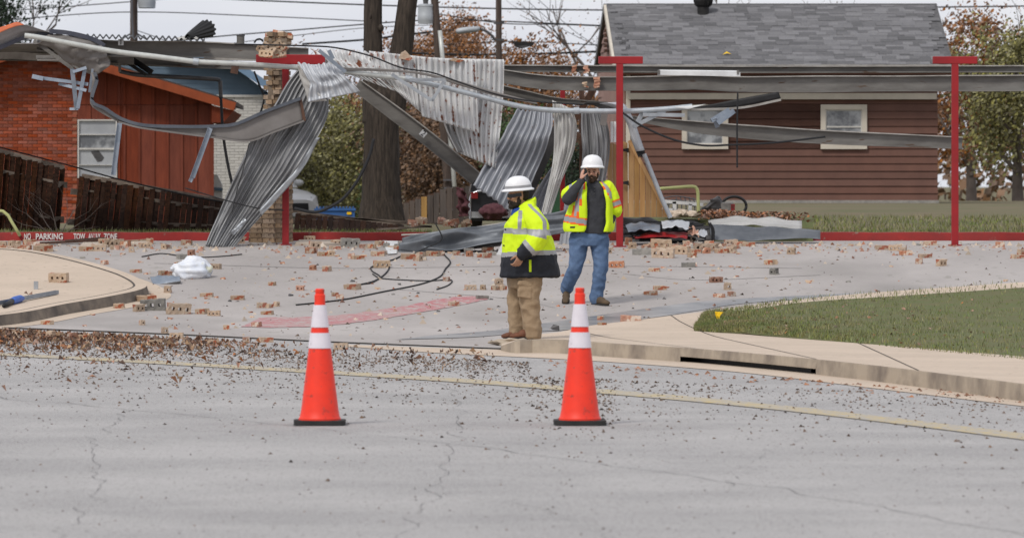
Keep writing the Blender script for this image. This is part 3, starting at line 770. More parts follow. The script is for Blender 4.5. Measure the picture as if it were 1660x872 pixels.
# ================================================================== white brick and blue gabled house
YB = 124.0; SB = F / YB
hb = thing('gabled_house', 'white brick house with slate blue gable behind the red sided house', 'house', V((W(350, 300, YB).x, YB, .4)))
def wzb(y): return EYE - (y - HY) / SB
x0, x1 = W(-40, 0, YB).x, W(438, 0, YB).x
b = MB(); b.box(((x0 + x1) / 2, YB + .1, (.4 + wzb(156)) / 2), (x1 - x0, .2, wzb(156) - .4)); b.build('brick_wall', M['white_mortar'], hb)
bl2, bh2 = .2, 4.7 / SB
rest = MB(); nb = 0
b = MB(); b.box((0, 0, 0), (bl2 - .008, .03, bh2 - .01)); bw = b.mesh('brick', M['white_brick'])
for r in range(60):
    z = wzb(157) - (r + .5) * bh2
    if z < .4: break
    for c in range(40):
        x = x1 - (c + (1 if r % 2 else .5)) * bl2
        if x < x0: break
        p = V((x, YB - .003, z)); xp = px(p); yp = HY + (EYE - z) * SB
        if xp > 342 and yp < 312 and xp < 428 and nb < 280: inst('brick', bw, p, hb); nb += 1
        else: rest.box(p, (bl2 - .008, .03, bh2 - .01))
stuff(rest.build('brick_courses', M['white_brick'], hb))
b = MB(); b.prism([W(150, 156, YB), W(437, 156, YB), W(437, 152, YB), W(383, 111, YB), W(250, 80, YB), W(150, 104, YB)], (0, .2, 0)); b.build('gable_wall', M['blue_siding'], hb)
for yy in range(88, 156, 8):
    xr = 437 if yy > 152 else (lerp(383, 437, (yy - 111) / 41) if yy > 111 else lerp(250, 383, (yy - 80) / 31))
    b = MB(); b.prism([W(200, yy + 7.6, YB - .01), W(xr, yy + 7.6, YB - .01), W(xr, yy, YB - .003), W(200, yy, YB - .003)], (0, .012, 0)); b.build('siding_plank', M['blue_siding'], hb)
b = MB(); b.box((lerp(x0, x1, .5), YB - .03, wzb(156)), (x1 - x0, .06, .05)); b.build('frieze_board', M['white_frame'], hb)
for A, B_ in (((383, 106), (447, 148)), ((250, 74), (385, 108))):
    b = MB(); p, q = W(*A, YB - .5), W(*B_, YB - .5)
    b.bar(p, q, .04, .16); b.build('rake_board', M['blue_light'], hb)
    b = MB(); b.prism([p + V((0, .03, .02)), q + V((0, .03, .02)), q + V((0, .03, .1)), p + V((0, .03, .1))], (0, 7, 0)); b.build('roof', M['blue_light'], hb)
b = MB(); b.box((x1 - .1, YB + 3.5, (.4 + wzb(150)) / 2), (.2, 7, wzb(150) - .4)); b.build('side_wall', M['white_brick'], hb)

# ================================================================== brown sided house with the shingled roof
YC = 108.0; SC_ = F / YC
hc = thing('brown_house', 'reddish brown lap sided house with grey shingle roof and cream trim', 'house', V((W(1260, 300, YC).x, YC, 1.3)))
def wzc(y): return EYE - (y - HY) / SC_
yaw = R(3.4)
ex, ey = V((math.cos(yaw), math.sin(yaw), 0)), V((-math.sin(yaw), math.cos(yaw), 0))
def flat(x, y, d=0): return W(x, y, YC + d)
xl, xr = W(1013, 0, YC).x, W(1520, 0, YC).x
zb = wzc(345); zt = wzc(120)
b = MB(); b.box(((xl + xr) / 2, YC + .12, (zb + zt) / 2), (xr - xl, .2, zt - zb)); b.build('wall', M['brown_siding'], hc)
pitch = 12.1 / SC_
WIN = ((1105, 1180, 170, 242), (1330, 1405, 170, 242))
z = wzc(326); k = 0
while z < zt - .02:
    hz = min(pitch, zt - z)
    spans = [(xl, xr)]
    for (a, c, t, bo) in WIN:
        zz0, zz1 = wzc(bo), wzc(t)
        if z + hz > zz0 + .02 and z < zz1 - .02:
            A, C_ = W(a, 0, YC).x, W(c, 0, YC).x
            spans = [s for sp in spans for s in ((sp[0], A), (C_, sp[1])) if s[1] - s[0] > .02] if any(sp[0] < A < sp[1] for sp in spans) else spans
    for (A, C_) in spans:
        b = MB(); b.prism([V((A, YC - .006, z + hz)), V((A, YC - .030, z + .004)), V((A, YC + .02, z + .004)), V((A, YC + .02, z + hz))], (C_ - A, 0, 0)); b.build('siding_plank', M['brown_siding'], hc)
    z += pitch; k += 1
b = MB(); b.box(((xl + xr) / 2, YC + .05, wzc(333)), (xr - xl + .04, .2, .2)); b.build('foundation', M['chip_grey'], hc)
for (a, c, t, bo) in WIN:
    A, C_, z0, z1 = W(a, 0, YC).x, W(c, 0, YC).x, wzc(bo), wzc(t)
    m_ = MB(); frame(m_, A, C_, z0, z1, YC - .05, .095, .07); wo = m_.build('window', M['cream'], hc)
    b = MB(); b.box(((A + C_) / 2, YC - .02, (z0 + z1) / 2), (C_ - A - .19, .02, z1 - z0 - .19)); b.build('pane', M['glass_grey'], wo)
    m_ = MB(); frame(m_, A + .095, C_ - .095, z0 + .095, z1 - .095, YC - .035, .022, .03); m_.box(((A + C_) / 2, YC - .035, (z0 + z1) / 2), (C_ - A - .23, .03, .03)); m_.build('sash', M['white_frame'], wo)
# trim, soffit, fascia
b = MB(); b.box((W(1018, 0, YC).x, YC - .035, (zb + zt) / 2), (.085, .06, zt - zb)); b.build('corner_trim', M['cream'], hc)
b = MB(); b.box(((xl + xr) / 2 + .02, YC - .075, wzc(156.5)), (xr - xl - .1, .13, .12)); b.build('frieze_board', M['cream'], hc)
ze = wzc(109)
b = MB(); b.box(((xl + xr) / 2 + .05, YC - .32, wzc(120)), (xr - xl + .35, .75, .05)); b.build('soffit', M['brown_siding'], hc)
b = MB(); b.box(((xl + xr) / 2 + .05, YC - .70, wzc(113)), (xr - xl + .6, .04, .16)); b.build('fascia', M['steel_lip'], hc)
# roof planes; the ridge recedes from the eave
half = 3.1
EL = W(999, 109, YC - .75); ER = V((xr + .25, EL.y, EL.z))
RL = W(983, 9, YC + half - .5); RR = V((xr + .25, RL.y, RL.z))
BL = W(967, 109, YC + 2 * half); BR = V((xr + .25, BL.y, EL.z))
def roofslab(A, B_, C_, D, name):
    b = MB(); b.prism([A, B_, C_, D], (0, 0, -.09)); return b.build(name, M['shingle_base'], hc)
ro = roofslab(EL, ER, RR, RL, 'roof'); roofslab(BL, RL, RR, BR, 'rear_roof')
up = (RL - EL); up2 = RR - ER
slope = V((0, up.y, up.z)); nrm = V((0, -up.z, up.y)).normalized(); ndir = V((0, up.y, up.z)).normalized()
rows_n = 26; 
sh = []
for wv in (.20, .26, .33):
    b = MB(); 
    b.box((0, 0, 0), (wv, up.length / rows_n * 1.25, .012), rot=Matrix.Rotation(math.atan2(up.z, up.y), 3, 'X')); sh.append((wv, b.mesh('shingle', M['shingle'])))
rest = MB(); ns = 0; rotm = Matrix.Rotation(math.atan2(up.z, up.y), 3, 'X')
for r in range(rows_n):
    t = (r + .5) / rows_n
    a = EL.lerp(RL, t); x = a.x + random.uniform(-.2, 0)
    while x < ER.x:
        wv, me = random.choice(sh)
        if x + wv > ER.x: break
        c = V((max(x, a.x) + wv / 2, a.y, a.z)) + nrm * (.010 + (.006 if random.random() < .3 else 0) + r % 2 * .0015)
        xp = px(c)
        if xp < 1232 and ns < 298: inst('shingle', me, c, ro); ns += 1
        else: rest.box(c, (wv, up.length / rows_n * 1.25, .012), rot=rotm)
        x += wv + .004
stuff(rest.build('shingle_courses', M['shingle_i'], ro))
b = MB(); b.prism([RL + V((0, -.12, -.04)), RL + V((0, .12, -.04)), RL + V((0, 0, .035))], RR - RL); b.build('ridge_cap', M['shingle_base'], hc)
# gable end seen at a sharp angle, with lap siding and a slatted vent
gf, gr, gb = W(1010, 109, YC), W(985, 16, YC + half - .4), W(971, 109, YC + 2 * half - .8)
b = MB(); b.prism([gf, gr, gb, V((gb.x, gb.y, zb)), V((gf.x, gf.y, zb))], (.12, .0, 0)); b.build('gable_wall', M['gable_siding'], hc)
nrm_g = V((gb - gf).cross(V((0, 0, 1)))).normalized()
if nrm_g.x > 0: nrm_g = -nrm_g
zz = zb
while zz < gr.z - .1:
    h2 = .178
    def edge(zv):
        if zv <= gf.z: return V((gf.x, gf.y, zv)), V((gb.x, gb.y, zv))
        t = min(1, (zv - gf.z) / (gr.z - gf.z)); a, c = gf.lerp(gr, t), gb.lerp(gr, t)
        return V((a.x, a.y, zv)), V((c.x, c.y, zv))
    a0, c0 = edge(zz + .004); a1, c1 = edge(zz + h2)
    b = MB(); b.prism([a0 + nrm_g * .03, c0 + nrm_g * .03, c1 + nrm_g * .006, a1 + nrm_g * .006], -nrm_g * .02); b.build('siding_plank', M['gable_siding'], hc)
    zz += h2
b = MB(); b.bar(BL + V((-.03, 0, -.05)), RL + V((-.03, 0, -.05)), .05, .17); b.build('rake_board', M['steel_dark'], hc)
b = MB(); b.bar(EL + V((-.03, 0, -.05)), RL + V((-.03, 0, -.05)), .05, .13); b.build('rake_board', M['cream'], hc)
vc = gr + V((0, 0, -.42)) + nrm_g * .045
b = MB()
for i in range(5): b.box(vc + V((0, 0, -.1 * i)), (.05, .5, .05))
b.build('gable_vent', M['wood_brown'], hc)
b = MB(); b.box((xr - .1, YC + 3.2, (zb + zt) / 2), (.2, 6.2, zt - zb)); b.build('side_wall', M['brown_siding'], hc)
# whirling roof vent
tv = W(1140, 12, YC + half - 1.0)
b = MB(); b.tube([tv + V((0, 0, -.30)), tv + V((0, 0, .02))], [.12, .115], 20); vo = b.build('roof_vent', M['black_metal'], hc, smooth=True, sharp=40)
b = MB()
prof = [(.0, .12), (.04, .17), (.12, .195), (.20, .185), (.27, .14), (.31, .06)]
for i in range(18):
    a = 2 * math.pi * i / 18; rows = []
    for z_, r_ in prof:
        rows.append([tv + V((math.cos(a) * r_, math.sin(a) * r_, z_)), tv + V((math.cos(a + .30) * (r_ * .9), math.sin(a + .30) * (r_ * .9), z_))])
    b.grid(rows)
b.build('vent_head', M['black_metal'], vo, solid=.004)
b = MB()   # fallen yellow leaf on the roof
lf = EL.lerp(RL, .17) + V((2.18, 0, .03)); b.add([lf + V((-.08, 0, 0)), lf + V((0, -.03, .03)), lf + V((.09, 0, .01)), lf + V((0, .03, .06))], [(0, 1, 2, 3)])
o = b.build('fallen_leaf', M['flag'], fixn=False, solid=.004); tag(o, 'single yellow leaf lying on the grey shingle roof', 'leaf', kind='thing')
# ================================================================== leaning board fence
def lean(x, ytop, base, Lh):
    """angle from upright so that a picket of length Lh standing at base reaches picture row ytop"""
    lo, hi = 0, R(93)
    for _ in range(30):
        m = (lo + hi) / 2
        p = base + V((0, math.sin(m) * Lh, math.cos(m) * Lh)); y = HY + (EYE - p.z) * F / p.y
        if y < ytop: lo = m
        else: hi = m
    return lo
def fence(x0, x1, tops, label, step=9.0, Lh=1.80, yb=377):
    c = G((x0 + x1) / 2, yb); t = thing('board_fence', label, 'fence', c, 'leaning board fence behind the red kerb')
    n = int((x1 - x0) / step); topline = []; rails = ([], [])
    def ytop(x):
        for (a, ya), (bx, yb_) in zip(tops, tops[1:]):
            if x <= bx or (bx, yb_) == tops[-1]: return lerp(ya, yb_, (x - a) / (bx - a))
    for i in range(n):
        x = x0 + (i + .5) * step
        base = G(x, yb + random.uniform(-.5, .5)) + V((0, .05, .0))
        ang = lean(x, ytop(x) + 3, base, Lh)
        d = V((0, math.sin(ang), math.cos(ang))); nn = V((0, -math.cos(ang), math.sin(ang)))
        wv = step * base.y / F - random.choice((.003, .005, .008, .002)); l2 = Lh * random.uniform(.99, 1.0)
        sx = V((1, 0, random.uniform(-.012, .012))).normalized()
        b = MB(); p0 = base + d * .06; p1 = base + d * l2; o = nn * (.009 + random.uniform(0, .006))
        b.add([p0 - sx*wv/2 - o, p0 + sx*wv/2 - o, p1 + sx*wv/2 - o, p1 - sx*wv/2 - o, p0 - sx*wv/2 + o, p0 + sx*wv/2 + o, p1 + sx*wv/2 + o, p1 - sx*wv/2 + o], [(0,3,2,1),(4,5,6,7),(0,1,5,4),(1,2,6,5),(2,3,7,6),(3,0,4,7)])
        b.build('picket', M['fence'], t)
        topline.append(base + d * (Lh + .03)); rails[0].append(base + d * .42 - nn * .04); rails[1].append(base + d * 1.40 - nn * .04)
    for r in rails:
        b = MB(); b.sweep([r[0] + V((-.14, 0, 0))] + r[4::6] + [r[-1] + V((.07, 0, 0))], [(-.02, -.045), (.02, -.045), (.02, .045), (-.02, .045)]); b.build('rail', M['fence_top'], t)
    b = MB(); b.sweep([topline[0]] + topline[3::5] + [topline[-1]], [(-.05, -.035), (.05, -.035), (.05, .035), (-.05, .035)]); b.build('cap_board', M['fence_top'], t)
    for k in (2, n // 2, n - 3):
        p = rails[1][k]; b = MB(); q = (p - rails[0][k]).normalized(); qn = V((0, q.z, -q.y)); b.bar(rails[0][k] - q * .45 + qn * .07, p + q * .3 + qn * .07, .08, .08, (1, 0, 0)); b.build('post', M['fence_top'], t)
    return t
fence(-66, 104, [(-66, 230), (0, 247), (104, 274)], 'tallest part of the dark board fence, tilted back below the brick wall')
fence(118, 406, [(118, 283), (366, 326), (406, 332)], 'long dark board fence sagging back below the red sided wall')
fence(476, 660, [(476, 344), (560, 352), (660, 365)], 'nearly flattened length of dark fence past the brick pier')
# grey plank fence with one fresh yellow board
YF = 86.0
t = thing('plank_fence', 'weathered grey plank fence with one fresh yellow board beside the big tree', 'fence', G(710, 364) * 1)
ORG[t.name] = V((W(710, 0, YF).x, YF, 1.0)); t.location = ORG[t.name]
x = 645
while x < 782:
    wpx = random.choice((9, 10, 11))
    top = lerp(330, 303, min(1, max(0, (x - 655) / 70))) if x < 726 else lerp(303, 300, (x - 726) / 60) + random.uniform(-2, 3)
    a, c = W(x, 372, YF), W(x + wpx - 1, top + random.uniform(-1.5, 1.5), YF)
    b = MB(); b.box(((a.x + c.x) / 2, YF + random.uniform(-.006, .006), (a.z + c.z) / 2), (c.x - a.x, .022, c.z - a.z))
    b.build('plank', M['wood_yellow' if 682 <= x < 692 else 'wood_grey'], t); x += wpx
b = MB()
b.bar(W(645, 336, YF + .05), W(727, 309, YF + .05), .04, .07); b.bar(W(727, 309, YF + .05), W(782, 309, YF + .05), .04, .07); b.build('rail', M['wood_brown'], t)
b = MB(); b.bar(W(645, 358, YF + .05), W(782, 358, YF + .05), .04, .07); b.build('rail', M['wood_brown'], t)

# ================================================================== trees
def branch(b, p, d, r, length, depth, spread=.5, up=.15, kids=(2, 3), tips=None, seg=5, n=6, wig=.12):
    pts = [p]; rr = [r]; q = p.copy(); dd = d.normalized()
    for i in range(seg):
        dd = (dd + V((random.gauss(0, wig), random.gauss(0, wig), random.gauss(0, wig) + up * .15))).normalized()
        q = q + dd * (length / seg); pts.append(q.copy()); rr.append(r * (1 - .5 * (i + 1) / seg))
    b.tube(pts, rr, n, caps=False)
    if tips is not None: tips += pts[2:]
    if depth:
        for k in range(random.randint(*kids)):
            i = random.randint(2, seg); nd = (dd + V((random.gauss(0, spread), random.gauss(0, spread), random.gauss(0, spread) * .7 + up))).normalized()
            branch(b, pts[i], nd, rr[i] * .72, length * random.uniform(.6, .85), depth - 1, spread, up, kids, tips, max(3, seg - 1), max(3, n - 1), wig)
def leaf_mesh(centres, count, spread, size, rng=random):
    b = MB(); vs = []; fs = []
    for i in range(count):
        c = rng.choice(centres); s = spread * rng.uniform(.3, 1.2)
        p = c + V((rng.gauss(0, s), rng.gauss(0, s), rng.gauss(0, s * .8)))
        a = V((rng.gauss(0, 1), rng.gauss(0, 1), rng.gauss(0, 1))).normalized(); u = a.orthogonal().normalized(); w = a.cross(u); k = size * rng.uniform(.5, 1.4)
        j = len(vs); vs += [p - u * k, p + w * k * .6, p + u * k, p - w * k * .6]; fs.append((j, j+1, j+2, j+3))
    b.v = vs; b.f = fs; b.mi = [0] * len(fs)
    return b
def bg_tree(x, ybase, ytop, wpx, Y, material, label, name='autumn_tree', leaves=2600, size=.10, bare=.0, group='trees beyond the lot', lean_=0, trunk_r=.14, spread=.30):
    base = W(x, 300, Y); base.z = gz(base.x, Y) - .1
    top = W(x + lean_, ytop, Y); s = F / Y; hgt = top.z - base.z; wd_ = wpx / s
    t = thing(name, label, 'tree', base, group)
    b = MB(); tips = []
    pts = [base + V((lean_ / s * k * k, .1 * math.sin(k * 5), hgt * .55 * k)) for k in (0, .3, .6, 1)]
    b.tube(pts, [trunk_r, trunk_r * .8, trunk_r * .65, trunk_r * .5], 8, caps=False)
    for i in range(9):
        k = random.uniform(.25, 1); p = pts[0].lerp(pts[-1], k)
        a = random.uniform(0, 6.28); d = V((math.cos(a) * wd_ / hgt * 1.3, math.sin(a) * .8, random.uniform(.5, 1.1)))
        branch(b, p, d, trunk_r * .4, hgt * random.uniform(.22, .42), 2, tips=tips)
    b.build('trunk', M['twig'], t, smooth=True, fixn=False)
    ctr = []
    for i in range(90):
        a = random.uniform(0, 6.28); r_ = math.sqrt(random.random()); z = random.uniform(.22, 1)
        k = math.sin(math.pi * min(1, z * .85 + .12)) ** .6
        ctr.append(V((base.x + lean_ / s * z + math.cos(a) * r_ * wd_ / 2 * k, base.y + math.sin(a) * r_ * 1.8, base.z + hgt * z * .96)))
    ctr = [c for c in ctr if random.random() > bare] + random.sample(tips, min(len(tips), 50))
    leaf_mesh(ctr, int(leaves * 2.9), spread * 1.1, size * .60).build('crown', M[material], t, fixn=False)
    return t
# the big double-stemmed tree
YT = 83.0; ST = F / YT
bt = thing('oak_tree', 'big double stemmed tree with dark rough bark behind the wreckage', 'tree', V((W(620, 0, YT).x, YT, gz(0, YT))))
def bark_tube(path, rad, n=28, seed=0, nseg=60):
    P = cat(path, nseg); b = MB(); rings = []
    for i, p in enumerate(P):
        k = i / nseg * (len(rad) - 1); j = min(len(rad) - 2, int(k)); r = lerp(rad[j], rad[j+1], k - j); ring = []
        for a_ in range(n):
            a = 2 * math.pi * a_ / n
            w = noise.noise(V((math.cos(a) * 3.2 + seed, math.sin(a) * 3.2, p.z * .9))) * .13 + noise.noise(V((math.cos(a) * 9 + seed, math.sin(a) * 9, p.z * 2.2))) * .07
            ring.append(p + V((math.cos(a), math.sin(a), 0)) * r * (1 + w))
        rings.append(ring)
    b.loft(rings); return b
tb = [W(619, 362, YT), W(618, 320, YT), W(618, 270, YT), W(619, 200, YT), W(621, 160, YT), W(622, 138, YT), W(623, 112, YT)]
bark_tube(tb, [.36, .285, .265, .26, .265, .22, .05], seed=1).build('trunk', M['bark'], bt, smooth=True)
bark_tube([W(611, 200, YT - .03), W(606, 140, YT), W(605, 60, YT), W(605, -40, YT), W(600, -190, YT)], [.20, .152, .135, .125, .10], 22, 2).build('stem', M['bark'], bt, smooth=True)
bark_tube([W(632, 190, YT - .02), W(644, 125, YT), W(652, 70, YT), W(661, 0, YT), W(672, -80, YT + .2), W(676, -190, YT + .4)], [.22, .178, .148, .14, .125, .10], 22, 3).build('stem', M['bark'], bt, smooth=True)
b = MB(); tips = []
for p, d in ((W(604, -150, YT), V((-.5, 0, 1))), (W(600, -190, YT), V((-.2, .3, 1))), (W(675, -150, YT + .3), V((.7, 0, .8))), (W(676, -190, YT + .4), V((.1, -.3, 1)))):
    branch(b, p, d, .09, 2.4, 3, tips=tips)
b.build('limb', M['bark'], bt, smooth=True, fixn=False)
leaf_mesh(tips, 1500, .35, .06).build('crown', M['leaf_brown'], bt, fixn=False)
b = MB(); b.ell(W(617, 46, YT - .1), (.05, .06, .06)); b.ell(W(601, 27, YT - .1), (.02, .05, .05)); b.build('knot', M['bark'], bt, smooth=True)
# thickets and trees behind
TR = [
 (545, 358, 165, 120, 132, 'leaf_olive', 'olive green bushy tree between the brick pier and the big trunk', 'bushy_tree', 4200, .075, .0, 0),
 (512, 350, 190, 80, 141, 'leaf_olive', 'yellowish scrubby tree above the parked white car', 'scrub_tree', 1800, .06, .2, 0),
 (575, 356, 140, 90, 140, 'leaf_orange', 'russet bush filling the gap beside the big trunk', 'bushy_tree', 2600, .08, .1, 0),
 (470, 350, 175, 110, 145, 'leaf_brown', 'brown thin tree behind the torn grey sheet', 'scrub_tree', 2200, .08, .2, 0),
 (565, 356, 240, 110, 139, 'leaf_green', 'green thicket just above the blue bin', 'thicket', 2600, .06, .0, 0),
 (690, 345, 55, 95, 150, 'leaf_orange', 'half bare rust coloured tree around the leaning utility pole', 'autumn_tree', 4200, .07, .05, 0),
 (745, 345, 15, 110, 155, 'leaf_orange', 'tall rust coloured tree behind the street lamp', 'autumn_tree', 4600, .075, .05, 0),
 (700, 350, 185, 120, 128, 'leaf_brown', 'dull brown hedge like bush above the grey plank fence', 'thicket', 5200, .075, .0, 0),
 (775, 345, 40, 80, 150, 'leaf_orange', 'slim orange tree beside the far utility pole', 'autumn_tree', 1600, .07, .1, 0),
 (850, 340, 95, 120, 138, 'leaf_orange', 'orange bush behind the sagging steel beams', 'autumn_tree', 3600, .08, .0, 0),
 (905, 340, 80, 90, 150, 'leaf_orange', 'bright orange shrub below the street wires', 'autumn_tree', 1800, .08, .1, 0),
 (835, 340, 190, 60, 124, 'leaf_green', 'green shrub behind the slanting corrugated sheets', 'thicket', 2000, .07, .0, 0),
 (640, 350, 160, 90, 145, 'leaf_brown', 'brown leafy tree directly behind the double trunk', 'autumn_tree', 2200, .08, .1, 0),
 (785, 345, 225, 90, 126, 'leaf_brown', 'brown brush behind the hanging corrugated sheet', 'thicket', 3000, .07, .0, 0),
 (925, 340, 235, 60, 118, 'leaf_dark', 'dark green shrub behind the second worker', 'thicket', 1800, .06, .0, 0),
 (-6, 330, -40, 75, 150, 'leaf_dark', 'dark evergreen tree showing over the canopy end', 'evergreen_tree', 3600, .085, .0, 0),
 (960, 340, -60, 120, 160, 'leaf_brown', 'almost bare twiggy tree beside the shingle roof', 'bare_tree', 160, .06, .6, 0),
 (1170, 330, -70, 190, 165, 'leaf_brown', 'bare tree with fine twigs rising behind the shingle roof', 'bare_tree', 120, .06, .6, 0),
 (1350, 330, -40, 160, 160, 'leaf_brown', 'second bare twiggy tree over the shingle roof ridge', 'bare_tree', 160, .06, .6, 0),
 (1575, 340, 20, 150, 135, 'leaf_orange', 'russet tree past the end of the brown house', 'autumn_tree', 4200, .085, .0, 0),
 (1650, 345, 60, 150, 125, 'leaf_olive', 'olive tree past the end of the brown house', 'bushy_tree', 4200, .085, .0, 0),
 (1720, 345, 0, 190, 145, 'leaf_brown', 'brown tree past the end of the brown house', 'autumn_tree', 3600, .085, .0, 0),
]
for (x, yb, yt, wpx, Y, m_, lab, nm, nl, sz, bare, ln) in TR:
    bg_tree(x, yb, yt, wpx, Y, m_, lab, nm, nl, sz, bare, lean_=ln)
# distant belt of scrub that reads as one mass
ctr = []
for i in range(420):
    x = random.uniform(-1200, 2900); Y = random.uniform(190, 230); p = W(x, 0, Y); ctr.append(V((p.x, Y, gz(p.x, Y) + random.random() ** 1.4 * 3.2)))
stuff(leaf_mesh(ctr, 15000, .8, .22).build('distant_woods', M['leaf_brown'], fixn=False))

# ================================================================== utility poles, lamp, wires
YP = 134.0; SP = F / YP
def pole(xb, xt, yt, r, Y, label, name='utility_pole', yb=345):
    top = W(xt, yt, Y); base = W(xb, yb, Y); t = thing(name, label, 'pole', V((base.x, Y, base.z)), 'utility poles beyond the lot')
    b = MB(); b.tube([base + (top - base) * (i / 12) for i in range(13)], [r * (1 - .02 * i) for i in range(13)], 14); b.build('shaft', M['pole_wood'], t, smooth=True, sharp=50)
    return t
def transformer(t, x, y0, y1, wpx, Y):
    c0, c1 = W(x, y1, Y), W(x, y0, Y); r = wpx / 2 * Y / F
    b = MB(); n = 8; b.tube([c0.lerp(c1, k) for k in (0, .02, .10, .12, .45, .47, .86, .88, .96, 1)], [r*.9, r, r, r*1.03, r*1.03, r, r, r*1.05, r*1.0, r*.7], 22); o = b.build('transformer', M['transformer'], t, smooth=True, sharp=35)
    b = MB(); b.tube([c1, c1 + V((0, 0, .12)), c1 + V((0, 0, .25))], [.05, .06, .03], 8); b.build('bushing', M['steel_dark'], o)
    b = MB(); b.bar(c0.lerp(c1, .7), V((c0.x + (.2 if x < 700 else -.2), c0.y + .05, c0.lerp(c1, .7).z)), .06, .06); b.build('hanger', M['steel_dark'], o)
t = pole(217, 217, -90, .105, 128, 'utility pole rising behind the corrugated roof edge with a grey transformer')
transformer(t, 238, -40, 14, 28, 128)
b = MB(); b.tube([W(216, 62, 127.8), W(214, 30, 127.8), W(213, -90, 127.8)], .025, 6); b.build('conduit', M['wire_grey'], t)
for s in (-1, 1):
    b = MB(); b.tube([W(217, 52, 128), W(217 + s * 20, 64, 128)], .02, 5); b.build('brace', M['wire_grey'], t)
t = pole(731, 700, -60, .10, 116, 'leaning reddish utility pole with a white transformer and pale conduit', yb=362)
transformer(t, 690, 7, 39, 25, 116)
b = MB(); b.tube([W(741, 362, 115.8), W(734, 268, 115.8), W(718, 100, 115.8), W(713, 50, 115.8)], .045, 10); b.build('conduit', M['pipe_white'], t, smooth=True)
b = MB()
for y in (175, 235, 292, 305, 340): b.box(W(731 - (362 - y) * .073, y, 115.85), (.2, .06, .03))
b.build('strap', M['wire_grey'], t)
t = pole(810, 808, -60, .085, 130, 'straight dark utility pole carrying the street lamp arm', yb=330)
Y0 = 129.6
for y in (38, 65, 120):
    b = MB(); b.box(W(809, y, Y0), (.24, .1, .05)); b.build('crossarm', M['steel_dark'], t)
t = thing('street_lamp', 'long pale street lamp head on a thin curved arm between two poles', 'street lamp', W(803, 66, 129.4))
b = MB(); b.tube(cat(PL(129.4, (803, 66), (797, 58), (788, 51), (776, 47)), 12), .03, 8); b.build('arm', M['steel_dark'], t, smooth=True)
b = MB(); b.loft([[W(x, y, 129.4) + V((0, .12 * math.cos(a) * k, h_ * math.sin(a))) for a in [2 * math.pi * i / 10 for i in range(10)]] for x, y, k, h_ in ((739, 51, .5, .04), (743, 51, .9, .07), (758, 49, 1, .075), (772, 48, .9, .07), (778, 47, .5, .05))]); b.build('lamp_head', M['transformer'], t, smooth=True)
t = thing('camera_lamp', 'small black flood lamp hanging on the wires by the orange trees', 'lamp', W(849, 78, 128))
b = MB(); b.prism(PL(128, (831, 68), (867, 69), (864, 74), (846, 79), (836, 76)), (0, .25, 0)); b.build('housing', M['black_metal'], t)
b = MB(); b.prism(PL(127.98, (838, 75), (860, 73.5), (846, 78.5)), (0, .03, 0)); b.build('visor', M['steel_dark'], t)
o = None
t = thing('stub_post', 'short grey pipe end poking over the long steel beam', 'post', W(390, 95, 79))
b = MB(); b.tube([W(390, 95, 79), W(390, 58, 79)], .055, 12); b.build('shaft', M['steel'], t, smooth=True, sharp=40)
b = MB(); b.tube([W(390, 59, 79), W(390, 56.5, 79)], [.062, .06], 12); b.build('cap', M['steel_dark'], t)
WI = [
 (160, .022, 'black overhead line crossing high from the red roof to the shingle roof', [(300, -4), (480, 4), (640, 10), (830, 15), (1000, 17), (1200, 16), (1700, 10)]),
 (150, .014, 'thin wire running across the sky over the corrugated roof edge', [(-300, 40), (30, 17), (217, 3), (400, -12)]),
 (150, .014, 'faint lower wire across the sky above the canopy end', [(-300, 60), (35, 31), (217, 20), (450, 28), (600, 35)]),
 (150, .018, 'sagging wire rising to the double tree trunk', [(200, 76), (350, 60), (470, 50), (590, 40), (700, 33), (810, 35), (975, 42)]),
 (150, .012, 'second thin wire rising to the double tree trunk', [(350, 74), (480, 58), (590, 46), (720, 40)]),
 (145, .028, 'thick cable from the wrecked beam up to the lamp arm', [(490, 72), (590, 65), (650, 58), (720, 50), (745, 50)]),
 (145, .030, 'thick dark cable crossing behind the trees to the shingle roof', [(650, 86), (760, 89), (860, 88), (972, 84)]),
 (150, .014, 'thin wire from the dark pole toward the shingle roof', [(690, 20), (810, 38), (900, 40), (980, 43)]),
 (150, .014, 'thin line dropping past the flood lamp to the roof edge', [(690, 75), (810, 68), (880, 69), (975, 74)]),
 (170, .010, 'faint slanted wire high beside the shingle roof', [(820, -30), (900, 40), (960, 72)]),
 (170, .010, 'second faint slanted wire high beside the shingle roof', [(850, -20), (930, 50), (975, 80)]),
 (150, .012, 'guy wire sloping down from the pole with the grey transformer', [(222, 50), (262, 64), (300, 80)]),
]
for Y, r, lab, pts in WI:
    b = MB(); b.tube(cat(PL(Y, *pts), 40), r, 5); tag(b.build('overhead_wire', M['wire'] if r > .013 else M['wire_grey'], smooth=True), lab, 'wire', kind='thing')
